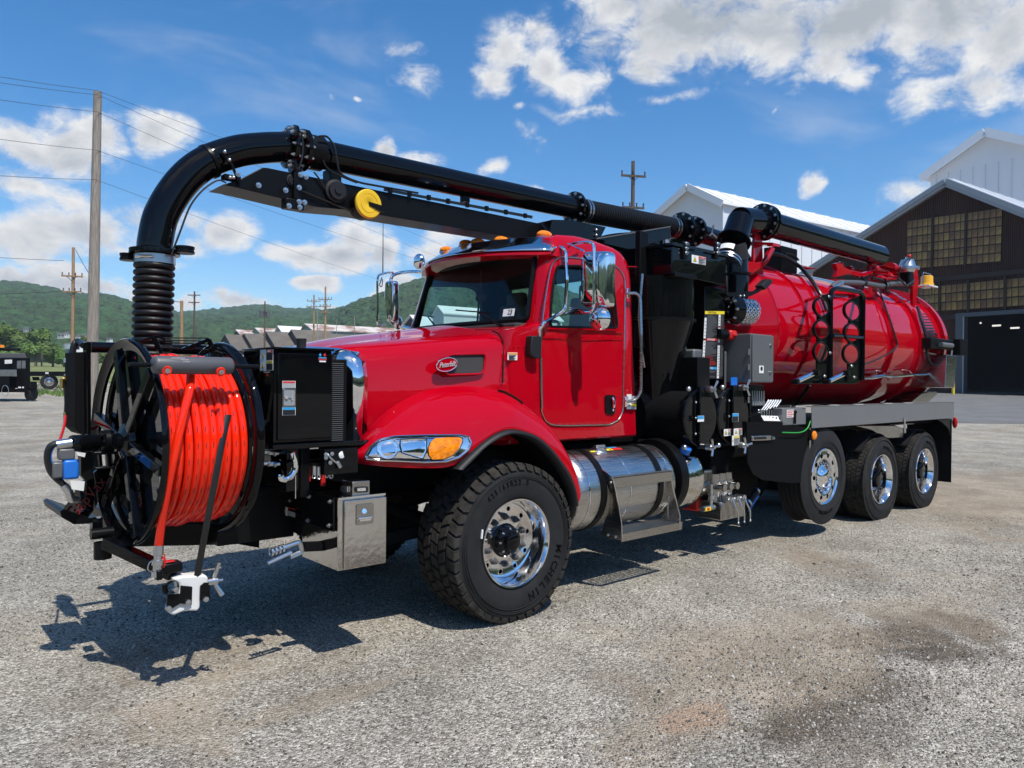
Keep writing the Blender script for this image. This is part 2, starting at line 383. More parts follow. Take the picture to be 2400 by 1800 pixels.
    q = at(1640, 1680, z=0); col = mix(spot(q.x, q.y, .3, .13, .9), col, (.46, .34, .255))
    q = at(2300, 1150, z=0); col = mix(spot(q.x, q.y, 3.6, 1.7, .55), col, (.37, .30, .225))
    q = at(420, 1700, z=0); col = mix(spot(q.x, q.y, .22, .5, .45), col, (.42, .35, .27))
    lf0 = mr(noise_(.16, 4), .3, .7, .86, 1.08); lfm = mr(noise_(1.1, 6, .7), .3, .7, .74, 1.16); lfn = N.new('ShaderNodeMath'); lfn.operation = 'MULTIPLY'; L.new(lf0, lfn.inputs[0]); L.new(lfm, lfn.inputs[1]); lfn2 = N.new('ShaderNodeMath'); lfn2.operation = 'MULTIPLY'; L.new(lfn.outputs[0], lfn2.inputs[0]); lfn2.inputs[1].default_value = .98; lf = lfn2.outputs[0]; hs = N.new('ShaderNodeHueSaturation'); L.new(col, hs.inputs['Color']); L.new(lf, hs.inputs['Value'])
    warm = mix(1.0, hs.outputs[0], (1.03, 1.0, .945), 'MULTIPLY'); L.new(warm, b.inputs['Base Color']); b.inputs['Roughness'].default_value = 1.0; b.inputs['Specular IOR Level'].default_value = .05
    hsum = N.new('ShaderNodeMath'); hsum.operation = 'MULTIPLY_ADD'; L.new(v1.outputs['Distance'], hsum.inputs[0]); hsum.inputs[1].default_value = -1.0
    h2 = N.new('ShaderNodeMath'); h2.operation = 'MULTIPLY_ADD'; L.new(v2.outputs['Distance'], h2.inputs[0]); h2.inputs[1].default_value = -.4; L.new(fine, h2.inputs[2]); L.new(h2.outputs[0], hsum.inputs[2])
    bp = N.new('ShaderNodeBump'); bp.inputs['Strength'].default_value = 1.0; bp.inputs['Distance'].default_value = .014; L.new(hsum.outputs[0], bp.inputs['Height']); L.new(bp.outputs[0], b.inputs['Normal'])
    MAT['gravel'] = m
ground_material()
def simple_noise_mat(name, c1, c2, sc, rough=.9, bump=.0, stretch=None, det=6, lo=.35, hi=.65, metal=0.0, bscale=None, rnd=0.0):
    m, nt, b = nodes(name); N, L = nt.nodes, nt.links
    tc = N.new('ShaderNodeTexCoord'); P = tc.outputs['Object']
    if stretch: mp = N.new('ShaderNodeMapping'); mp.inputs['Scale'].default_value = stretch; L.new(P, mp.inputs[0]); P = mp.outputs[0]
    n = N.new('ShaderNodeTexNoise'); n.inputs['Scale'].default_value = sc; n.inputs['Detail'].default_value = det; n.inputs['Roughness'].default_value = .62; L.new(P, n.inputs['Vector'])
    cr = N.new('ShaderNodeValToRGB'); L.new(n.outputs['Fac'], cr.inputs[0]); e = cr.color_ramp.elements; e[0].position = lo; e[0].color = (*c1, 1); e[1].position = hi; e[1].color = (*c2, 1)
    out = cr.outputs[0]
    if rnd:
        oi = N.new('ShaderNodeObjectInfo'); mr = N.new('ShaderNodeMapRange'); mr.inputs[3].default_value = 1-rnd; mr.inputs[4].default_value = 1+rnd; L.new(oi.outputs['Random'], mr.inputs[0])
        h = N.new('ShaderNodeHueSaturation'); L.new(out, h.inputs['Color']); L.new(mr.outputs[0], h.inputs['Value'])
        mr2 = N.new('ShaderNodeMapRange'); mr2.inputs[3].default_value = .485; mr2.inputs[4].default_value = .515; L.new(oi.outputs['Random'], mr2.inputs[0]); L.new(mr2.outputs[0], h.inputs['Hue']); out = h.outputs[0]
    L.new(out, b.inputs['Base Color']); b.inputs['Roughness'].default_value = rough; b.inputs['Metallic'].default_value = metal
    if bump:
        n2 = N.new('ShaderNodeTexNoise'); n2.inputs['Scale'].default_value = bscale or sc*2; n2.inputs['Detail'].default_value = 5; L.new(P, n2.inputs['Vector'])
        bp = N.new('ShaderNodeBump'); bp.inputs['Strength'].default_value = bump; bp.inputs['Distance'].default_value = .05; L.new(n2.outputs['Fac'], bp.inputs['Height']); L.new(bp.outputs[0], b.inputs['Normal'])
    MAT[name] = m; return m
simple_noise_mat('canopy', (.009, .030, .009), (.044, .092, .022), 2.4, .85, 1.0, rnd=.35, lo=.3, hi=.7, bscale=5)
simple_noise_mat('hill', (.014, .030, .010), (.035, .062, .018), .05, .95)
simple_noise_mat('leaf', (.045, .10, .014), (.15, .25, .040), .35, .7, rnd=.2, lo=.3, hi=.7)
simple_noise_mat('grass', (.10, .14, .035), (.24, .24, .085), .25, .95, 1.0, stretch=(1, 1, 1), bscale=6)
simple_noise_mat('bark', (.09, .07, .055), (.17, .14, .11), 3, .9, .5, stretch=(6, 6, 1))
simple_noise_mat('asphalt', (.12, .12, .118), (.17, .168, .16), .8, .9, .3)
simple_noise_mat('pole_wood', (.20, .17, .14), (.36, .32, .27), 2.2, .9, .6, stretch=(14, 14, .8))
simple_noise_mat('pole_tan', (.25, .15, .08), (.42, .28, .16), 2.2, .9, .6, stretch=(14, 14, .8))
simple_noise_mat('pole_dark', (.07, .05, .04), (.14, .11, .09), 2.2, .9, .6, stretch=(14, 14, .8))
simple_noise_mat('rusty_wall', (.026, .012, .008), (.085, .036, .020), .35, .85, .3, stretch=(1, 1, .12))
simple_noise_mat('rusty_dark', (.026, .021, .018), (.05, .04, .034), .3, .9, .2)
simple_noise_mat('rust_roof', (.26, .15, .11), (.60, .55, .50), .22, .8, .2, stretch=(1, 1, 1), lo=.4, hi=.56)
simple_noise_mat('dark_roof', (.10, .085, .07), (.15, .13, .105), .3, .9, .2)
simple_noise_mat('white_siding', (.62, .64, .66), (.70, .71, .73), .12, .6, .0, stretch=(1, 1, .25))
simple_noise_mat('white_roof', (.74, .75, .76), (.80, .81, .82), .12, .55)
simple_noise_mat('green_wall', (.20, .27, .24), (.28, .36, .32), .2, .8)
simple_noise_mat('old_pane', (.13, .070, .018), (.30, .175, .055), .9, .35, rnd=.35)
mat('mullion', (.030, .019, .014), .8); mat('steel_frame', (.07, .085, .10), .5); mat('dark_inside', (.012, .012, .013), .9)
mat('lamp_glow', (1, 1, 1), .5, emit=(1, .97, .9), es=1.0); mat('bollard_yellow', (.75, .55, .03), .6); mat('brick_dark', (.08, .035, .025), .9, var=.3)
mat('house_white', (.62, .62, .6), .8); mat('house_grey', (.32, .34, .36), .8); mat('house_roof', (.10, .10, .11), .9); mat('house_tan', (.42, .30, .17), .8); mat('window_dark', (.02, .025, .03), .2)
mat('wire', (.035, .035, .035), .6); mat('insulator', (.05, .045, .045), .4); mat('grey_metal', (.35, .36, .37), .5, .4); mat('pale_blue', (.30, .38, .40), .5)

# ground: one sheet out to the hills
def ground():
    mb = MB(); rows = []
    rr = [0.0, 1.2, 2.2, 3, 4, 5, 6, 7.5, 9, 11, 13, 15, 18, 22, 27, 33, 40, 50, 62, 78, 100, 130, 170, 230, 320, 480, 800, 1500]
    for r in rr:
        row = []
        for k in range(97):
            a = 2*PI*k/96; x, y = CAM.x+r*math.cos(a), CAM.y+r*math.sin(a); row.append((x, y, gz((x, y)) if r < 600 else gz((CAM.x+600*math.cos(a), CAM.y+600*math.sin(a)))))
        rows.append(row)
    mb.grid(rows, flip=True); o = obj('gravel_lot', mb, 'gravel', smooth=60, weld=True); o['kind'] = 'structure'
    # bring mesh origin to world zero so that the stone pattern has its metre scale
    return o
ground()
def sheet(name, mt, px0, px1, d0, d1, off, nd=14, nx=12, wob=0.0):
    mb = MB(); rows = []
    for i in range(nd+1):
        d = d0*(d1/d0)**(i/nd); row = []
        for j in range(nx+1):
            px = px0+(px1-px0)*j/nx; p = atd(px, 900, d*(1+wob*math.sin(px*.021+i))); row.append((p.x, p.y, gz(p)+off))
        rows.append(row)
    mb.grid(rows, flip=False); o = obj(name, mb, mt, smooth=60); o['kind'] = 'structure'
    if o.data.polygons[0].normal.z < 0: o.data.flip_normals()
    return o
sheet('grass_field', 'grass', -900, 700, 62, 420, .03, wob=.02)
sheet('asphalt_apron', 'asphalt', 2120, 3400, 27, 56, .012, wob=0)

# GN instancing helper
def gn_scatter(name, pts, material, sub, scl, seed, ndisp=0.0, nscale=1.0, tilt=PI, squash=(1,1,1)):
    me = bpy.data.meshes.new(name); me.from_pydata([tuple(p[:3]) for p in pts], [], [])
    at_ = me.attributes.new('sz', 'FLOAT', 'POINT'); at_.data.foreach_set('value', [p[3] for p in pts])
    o = bpy.data.objects.new(name, me); C.objects.link(o)
    g = bpy.data.node_groups.new(name, 'GeometryNodeTree'); g.interface.new_socket('Geometry', in_out='INPUT', socket_type='NodeSocketGeometry'); g.interface.new_socket('Geometry', in_out='OUTPUT', socket_type='NodeSocketGeometry')
    N, L = g.nodes, g.links; gi, go = N.new('NodeGroupInput'), N.new('NodeGroupOutput')
    ico = N.new('GeometryNodeMeshIcoSphere'); ico.inputs['Radius'].default_value = 1; ico.inputs['Subdivisions'].default_value = sub
    geo = ico.outputs[0]
    if ndisp:
        nz = N.new('ShaderNodeTexNoise'); nz.inputs['Scale'].default_value = nscale; nz.inputs['Detail'].default_value = 3
        nrm = N.new('GeometryNodeInputNormal'); sc = N.new('ShaderNodeVectorMath'); sc.operation = 'SCALE'; mr = N.new('ShaderNodeMapRange'); mr.inputs[1].default_value = .25; mr.inputs[2].default_value = .75; mr.inputs[3].default_value = -ndisp; mr.inputs[4].default_value = ndisp
        L.new(nz.outputs['Fac'], mr.inputs[0]); L.new(nrm.outputs[0], sc.inputs[0]); L.new(mr.outputs[0], sc.inputs['Scale'])
        sp = N.new('GeometryNodeSetPosition'); L.new(geo, sp.inputs['Geometry']); L.new(sc.outputs[0], sp.inputs['Offset']); geo = sp.outputs[0]
    sm = N.new('GeometryNodeSetMaterial'); sm.inputs['Material'].default_value = MAT[material]; L.new(geo, sm.inputs['Geometry'])
    ip = N.new('GeometryNodeInstanceOnPoints'); L.new(gi.outputs[0], ip.inputs['Points']); L.new(sm.outputs[0], ip.inputs['Instance'])
    rv = N.new('FunctionNodeRandomValue'); rv.data_type = 'FLOAT_VECTOR'; rv.inputs[0].default_value = (-tilt, -tilt, 0); rv.inputs[1].default_value = (tilt, tilt, 2*PI); rv.inputs['Seed'].default_value = seed
    L.new(rv.outputs[0], ip.inputs['Rotation'])
    rs = N.new('FunctionNodeRandomValue'); rs.data_type = 'FLOAT_VECTOR'; rs.inputs[0].default_value = tuple(scl[0]*q for q in squash); rs.inputs[1].default_value = tuple(scl[1]*q for q in squash); rs.inputs['Seed'].default_value = seed+5
    na = N.new('GeometryNodeInputNamedAttribute'); na.data_type = 'FLOAT'; na.inputs['Name'].default_value = 'sz'
    mu = N.new('ShaderNodeVectorMath'); mu.operation = 'SCALE'; L.new(rs.outputs[0], mu.inputs[0]); L.new(na.outputs[0], mu.inputs['Scale']); L.new(mu.outputs[0], ip.inputs['Scale'])
    L.new(ip.outputs[0], go.inputs[0]); md = o.modifiers.new('gn', 'NODES'); md.node_group = g
    me.materials.append(MAT[material]); return o
# loose stones on the lot in front of the camera
m, nt, b = nodes('stone'); N, L = nt.nodes, nt.links
oi = N.new('ShaderNodeObjectInfo'); cr = N.new('ShaderNodeValToRGB'); L.new(oi.outputs['Random'], cr.inputs[0]); e = cr.color_ramp.elements
e[0].color = (.07, .063, .055, 1); e[1].color = (.56, .53, .48, 1)
for p, c in ((.4, (.19, .175, .15)), (.8, (.36, .34, .30))): q = e.new(p); q.color = (*c, 1)
L.new(cr.outputs[0], b.inputs['Base Color']); b.inputs['Roughness'].default_value = 1; b.inputs['Specular IOR Level'].default_value = .1; MAT['stone'] = m
pts = []
for i in range(62000):
    u = R_.random(); d = 2.75*(9.5/2.75)**(u**.8); px = R_.uniform(-80, 2480); p = atd(px, 900, d)
    if noise.noise(Vector((p.x*.8, p.y*.8, 3.1)))+.35 < R_.random()*.8-.05: continue
    pts.append((p.x, p.y, .001, R_.choice([.6, .7, .8, 1, 1.2, 1.5]) if R_.random() > .006 else 2.6))
tag(gn_scatter('loose_gravel', pts, 'stone', 1, (.0035, .0078), 3, squash=(1, 1, .8)), 'loose crushed stone lying on the lot in front of the truck', 'gravel', kind='stuff')

# hills
RIDGE = [(-700, 700), (-400, 690), (-200, 672), (-60, 662), (0, 664), (60, 668), (95, 676), (130, 680), (165, 690), (200, 692), (230, 689), (262, 693), (300, 706), (340, 726), (403, 737), (450, 735), (508, 731), (563, 725), (600, 722), (630, 722), (685, 732), (739, 730), (780, 727), (815, 716), (847, 701), (877, 694), (923, 677), (978, 658), (1050, 636), (1120, 622), (1220, 640), (1350, 690), (1500, 760), (1800, 815), (2400, 840), (3200, 850)]
def lerp_tab(T, x):
    if x <= T[0][0]: return T[0][1:]
    for a, b_ in zip(T, T[1:]):
        if x <= b_[0]:
            t = (x-a[0])/(b_[0]-a[0]); return [p+(q-p)*t for p, q in zip(a[1:], b_[1:])]
    return T[-1][1:]
RNG = [(-700, 900, 330), (0, 900, 330), (300, 950, 330), (420, 1350, 420), (720, 1350, 420), (800, 850, 380), (900, 720, 330), (1200, 720, 330), (3200, 1200, 420)]
def hill_pt(px, t):
    rr_, rb = lerp_tab(RNG, px); py = lerp_tab(RIDGE, px)[0]
    top = atd(px, py, rr_*.8); base = atd(px, 872, rb*.8); base.z = gz(base) if rb < 500 else base.z
    base = atd(px, 900, rb*.8); base.z = 1.675+ (900-862)/FOC*rb*.8
    p = base.lerp(top, t); s = t**.85 if t <= 1 else 1-(t-1)*1.2
    p.z = base.z+(top.z-7-base.z)*s + 7*noise.noise(Vector((p.x*.006, p.y*.006, 0)))*min(1, t*3)*(1 if t < .9 else max(0, (1.05-t)*6))
    return p
mb = MB(); mb.grid([[hill_pt(px, t) for px in range(-700, 3300, 40)] for t in [i/14 for i in range(15)]+[1.15, 1.4, 1.8]])
o = obj('hills', mb, 'hill', smooth=80); o['kind'] = 'structure'
if o.data.polygons[0].normal.z < 0: o.data.flip_normals()
pts = []
for i in range(26000):
    px = R_.uniform(-500, 1520) if i < 21000 else R_.uniform(560, 1250); t = R_.random()**.9*1.03
    p = hill_pt(px, t); k = lerp_tab(RNG, px)[0]
    if 40 < px < 60 and .15 < t < .42 and R_.random() < .8: continue        # mown strip up the slope
    pts.append((p.x, p.y, p.z+2.5, R_.uniform(4.2, 7.6)*(1.15 if k > 1200 else .85)))
tag(gn_scatter('hillside_forest', pts, 'canopy', 3, (.75, 1.1), 9, ndisp=.28, nscale=1.9, tilt=.25, squash=(1, 1, .95)), 'dense green forest covering the hills behind the yard', 'forest', kind='stuff')

pts = []
for i in range(7500):
    a = YAW+math.radians(52+R_.random()*256); d = R_.uniform(95, 300); h = max(0, d-85)*.16
    p = CAM+Vector((math.cos(a)*d, math.sin(a)*d, 0)); pts.append((p.x, p.y, h+R_.uniform(2, 7), R_.uniform(2.6, 4.8)*(1+d/300)))
tag(gn_scatter('roadside_forest', pts, 'canopy', 3, (.8, 1.2), 21, ndisp=.28, nscale=1.9, tilt=.25, squash=(1, 1, 1.1)), 'woods on rising ground across the yard, seen reflected in the truck chrome', 'forest', kind='stuff')
mb = MB(); mb.grid([[(CAM.x+math.cos(YAW+math.radians(50+260*j/60))*d, CAM.y+math.sin(YAW+math.radians(50+260*j/60))*d, z) for j in range(61)] for d, z in ((84, -.5), (90, 4), (320, 38), (420, 30))]); o = obj('wooded_bank', mb, 'hill', smooth=60); o['kind'] = 'structure'
mb = MB()
for i in range(2600):
    px = R_.uniform(60, 250) if R_.random() < .75 else R_.uniform(250, 620); p = atd(px, 900, R_.gauss(43, 2.2) if R_.random() < .6 else R_.uniform(48, 62)); z = gz(p)
    if noise.noise(Vector((p.x*.5, p.y*.5, 7))) < .02: continue
    a = R_.uniform(0, 6.3); h = R_.uniform(.08, .3); w = R_.uniform(.02, .05); u = Vector((math.cos(a)*w, math.sin(a)*w, 0)); q = Vector((p.x, p.y, z)); mb.add([q-u, q+u, q+Vector((R_.uniform(-.1, .1), R_.uniform(-.1, .1), h))], [(0, 1, 2)])
tag(obj('weeds', mb, 'leaf', smooth=0), 'low weeds growing along the edge of the gravel', 'weeds', kind='stuff')
# houses on the slope
def house(px, py, w_px, h_px, depth, wall, label, roofm='house_roof', ang=0):
    k = depth/FOC; w, h = w_px*k, h_px*k; p = atd(px, py, depth); e = empty('hillside_house', (p.x, p.y, p.z-h/2), label, 'house', 'houses on the hillside')
    a = Vector((cR.x, cR.y, 0)).normalized(); a.rotate(Quaternion((0, 0, 1), ang)); b_ = Vector((-a.y, a.x, 0)); O = Vector((p.x, p.y, p.z-h/2))
    mb = MB(); q = [O-a*w/2, O+a*w/2, O+a*w/2+b_*w*.7, O-a*w/2+b_*w*.7]; Z = Vector((0, 0, 1))
    mb.prism([v-Z*.6 for v in q], Z*(.6+h*.6)); obj('wall', mb, wall, e, smooth=0)
    mb = MB(); r0, r1 = O-a*w*.56+b_*w*.35+Z*h, O+a*w*.56+b_*w*.35+Z*h
    c = [O-a*w*.56-b_*w*.06+Z*h*.56, O+a*w*.56-b_*w*.06+Z*h*.56, O+a*w*.56+b_*w*.76+Z*h*.56, O-a*w*.56+b_*w*.76+Z*h*.56]
    mb.add([c[0], c[1], r1, r0, c[2], c[3]], [(0, 1, 2, 3), (3, 2, 4, 5), (1, 4, 2), (0, 3, 5), (0, 5, 4, 1)]); obj('roof', mb, roofm, e, smooth=0)
    for i in (-.25, .25):
        mb = MB(); c0 = O+a*w*i-b_*.06+Z*h*.3; mb.prism([c0-a*w*.08-Z*h*.12, c0+a*w*.08-Z*h*.12, c0+a*w*.08+Z*h*.12, c0-a*w*.08+Z*h*.12], -b_*.05); obj('window', mb, 'window_dark', e, smooth=0)
for a in [(42, 783, 20, 13, 230, 'house_white', 'white house with porch, leftmost on the hillside'), (53, 789, 12, 9, 228, 'house_grey', 'small grey house just below the leftmost white house'),
          (61, 771, 11, 9, 236, 'house_grey', 'small house highest among the hillside trees'), (76, 784, 15, 10, 230, 'house_white', 'white hillside house with low wide roof'),
          (143, 785, 16, 10, 245, 'house_grey', 'grey house left of the brown utility pole'), (156, 783, 10, 11, 245, 'house_white', 'narrow white house with gable beside the brown utility pole'),
          (181, 789, 11, 8, 245, 'house_white', 'white house right of the brown utility pole'), (201, 787, 12, 10, 245, 'house_tan', 'tan house beside the big wooden pole'),
          (253, 795, 12, 6, 245, 'house_white', 'low white house right of the big wooden pole'), (158, 808, 14, 8, 215, 'house_grey', 'grey house low on the slope above the trees'),
          (108, 782, 10, 5, 240, 'house_tan', 'tan roofed house half hidden by trees')]:
    house(*a, ang=R_.uniform(-.5, .5))

# trees at the edge of the field
def tree(px, py, r_px, depth, label, n=4200, seed=0):
    rr = random.Random(seed); k = depth/FOC; r = r_px*k; c = atd(px, py, depth); base = Vector((c.x, c.y, gz(c)-.2))
    e = empty('broadleaf_tree', base, label, 'tree', 'trees along the edge of the field')
    mb = MB(); top = c+Vector((0, 0, r*.3)); mb.tube([base, base.lerp(top, .5)+Vector((r*.03, 0, 0)), top], [r*.09, r*.06, r*.02], 8)
    clumps = []
    for i in range(15):
        v = Vector((rr.gauss(0, 1), rr.gauss(0, 1), rr.gauss(0, .8))).normalized()*r*rr.uniform(.25, .8); v.z = v.z*.85; clumps.append((c+v, r*rr.uniform(.28, .46)))
        mb.tube([base.lerp(top, rr.uniform(.35, .8)), c+v], [r*.03, r*.01], 5)
    obj('trunk', mb, 'bark', e)
    mb = MB()
    for i in range(n):
        cc, cr_ = rr.choice(clumps); v = Vector((rr.gauss(0, 1), rr.gauss(0, 1), rr.gauss(0, 1))).normalized()*cr_*rr.uniform(.75, 1.05)
        if (cc+v).z < base.z+.05: continue
        q = cc+v; nn = (v.normalized()+Vector((rr.uniform(-.7, .7), rr.uniform(-.7, .7), rr.uniform(-.3, .9)))).normalized(); u = nn.orthogonal().normalized(); u.rotate(Quaternion(nn, rr.uniform(0, 6.28))); w = nn.cross(u); s = r*rr.uniform(.06, .11)
        mb.add([q-u*s, q+w*s*.6, q+u*s, q-w*s*.6], [(0, 1, 2, 3)])
    obj('crown', mb, 'leaf', e, smooth=0)
T = [(-40, 800, 52, 150, 'tall tree cut by the left edge of the picture'), (18, 795, 44, 155, 'round tree behind the black trailer machine'), (58, 822, 30, 150, 'low bush-like tree just right of the black machine'), (84, 806, 36, 158, 'broad tree in the middle of the row'),
     (98, 785, 20, 162, 'tree whose top stands highest below the houses'), (124, 826, 32, 150, 'tree third from the white truck cab'), (150, 838, 22, 148, 'smaller tree beside the white truck cab'), (8, 838, 28, 148, 'low tree hidden by the black machine'),
     (186, 835, 26, 152, 'tree behind the white truck cab'), (212, 800, 18, 190, 'yellow-green tree behind the big wooden pole'), (250, 835, 26, 165, 'tree seen through the reel frame'), (300, 838, 26, 165, 'tree behind the hose reel'), (395, 842, 26, 170, 'tree low behind the pole stump'), (440, 845, 24, 170, 'last tree of the row beside the dark sheds')]
for i, a in enumerate(T): tree(*a, seed=i)

# buildings ------------------------------------------------------
ang = math.radians(-7); A = Vector((math.cos(ang), math.sin(ang), 0)); Bv = Vector((-A.y, A.x, 0)); Z = Vector((0, 0, 1))
def strip_ribs(mb, p, q, h, n, d, w, up=Z, off=None):        # vertical ribs on a wall from p to q
    off = off or Vector((0, 0, 0))
    for i in range(n):
        c = p.lerp(q, (i+.5)/n); t = (q-p).normalized(); mb.prism([c-t*w/2, c+t*w/2, c+t*w/4+d, c-t*w/4+d], up*h)
def gable_shed(name, peak, left, right, depth, length, wallm, roofm, label, gablem=None, base_z=None, fascia=None, seams=0, overhang=.3, cat='industrial building', group=None):
    P = atd(*peak, depth); L_ = atp(*left, P, A); Rr = atp(*right, P, A); bz = gz(P)-.5 if base_z is None else base_z
    e = empty(name, (P.x, P.y, bz), label, cat, group); d = A*length
    Lb, Rb = Vector((L_.x, L_.y, bz)), Vector((Rr.x, Rr.y, bz))
    for k_ in (0, 1): mb = MB(); mb.add([q+d*k_ for q in (Lb, Rb, Rr, P, L_)], [(0, 1, 2, 3, 4)]); obj('gable_wall', mb, gablem or wallm, e, smooth=0)
    for g_ in ((Rb, Rr), (Lb, L_)): mb = MB(); mb.add([g_[0], g_[0]+d, g_[1]+d, g_[1]], [(0, 1, 2, 3)]); obj('side_wall', mb, wallm, e, smooth=0)
    th = Z*.25; o_ = -A*overhang
    for s, (x, nm) in enumerate(((L_, 'roof'), (Rr, 'roof'))):
        v = (x-P); x2 = x+v.normalized()*overhang; mb = MB(); mb.prism([P+o_+Z*.05, x2+o_+Z*.05, x2+d-o_+Z*.05, P+d-o_+Z*.05], th)
        if seams:
            for i in range(seams):
                t = (i+.5)/seams; c0, c1 = P+o_+(d-o_*2)*t, x2+o_+(d-o_*2)*t; mb.bar(c0+Z*.34, c1+Z*.34, .08, .12)
        obj('roof', mb, roofm, e, smooth=0)
        if fascia: mb = MB(); mb.bar(P+o_*1.3+Z*.05, x2+o_*1.3+Z*.05, .16, fascia); obj('fascia', mb, 'white_roof', e, smooth=0)
    return e, P, L_, Rr
# white building left of the brown one
e, P, L_, Rr = gable_shed('white_warehouse', (1620, 441), (1540, 512), (1694, 476), 78, 75, 'white_siding', 'white_roof', 'long white warehouse with white roof behind the truck tank', seams=26, fascia=.7, overhang=.5)
mb = MB(); q = [Rr+A*(i*75/40)+Vector((0, 0, 0)) for i in range(41)]
for i in range(40): mb.prism([q[i]-Bv*.04-Z*.2-A*.06, q[i]-Bv*.04-Z*.2+A*.06, q[i]-Bv*.10-Z*.2+A*.04, q[i]-Bv*.10-Z*.2-A*.04], -Z*16)
obj('wall_rib', mb, 'white_siding', e, smooth=0)['kind'] = 'stuff'
mb = MB(); mb.bar(atp(1590, 562, P, A)-A*.05, atp(1694, 540, P, A)-A*.05, .06, .12); obj('panel_joint', mb, 'grey_metal', e, smooth=0)
e, P, L_, Rr = gable_shed('white_mill_building', (2318, 314), (2181, 413), (2560, 370), 82, 90, 'white_siding', 'white_roof', 'tall white mill building rising behind the brown one', fascia=.9, overhang=.8)
n = 12; mb = MB()
for i in range(n): c = L_.lerp(Vector((Rr.x, Rr.y, L_.z)), (i+.5)/n); mb.prism([c-Bv*.05-A*.02, c+Bv*.05-A*.02, c+Bv*.03-A*.09, c-Bv*.03-A*.09], -Z*14)
obj('wall_rib', mb, 'white_siding', e, smooth=0)['kind'] = 'stuff'

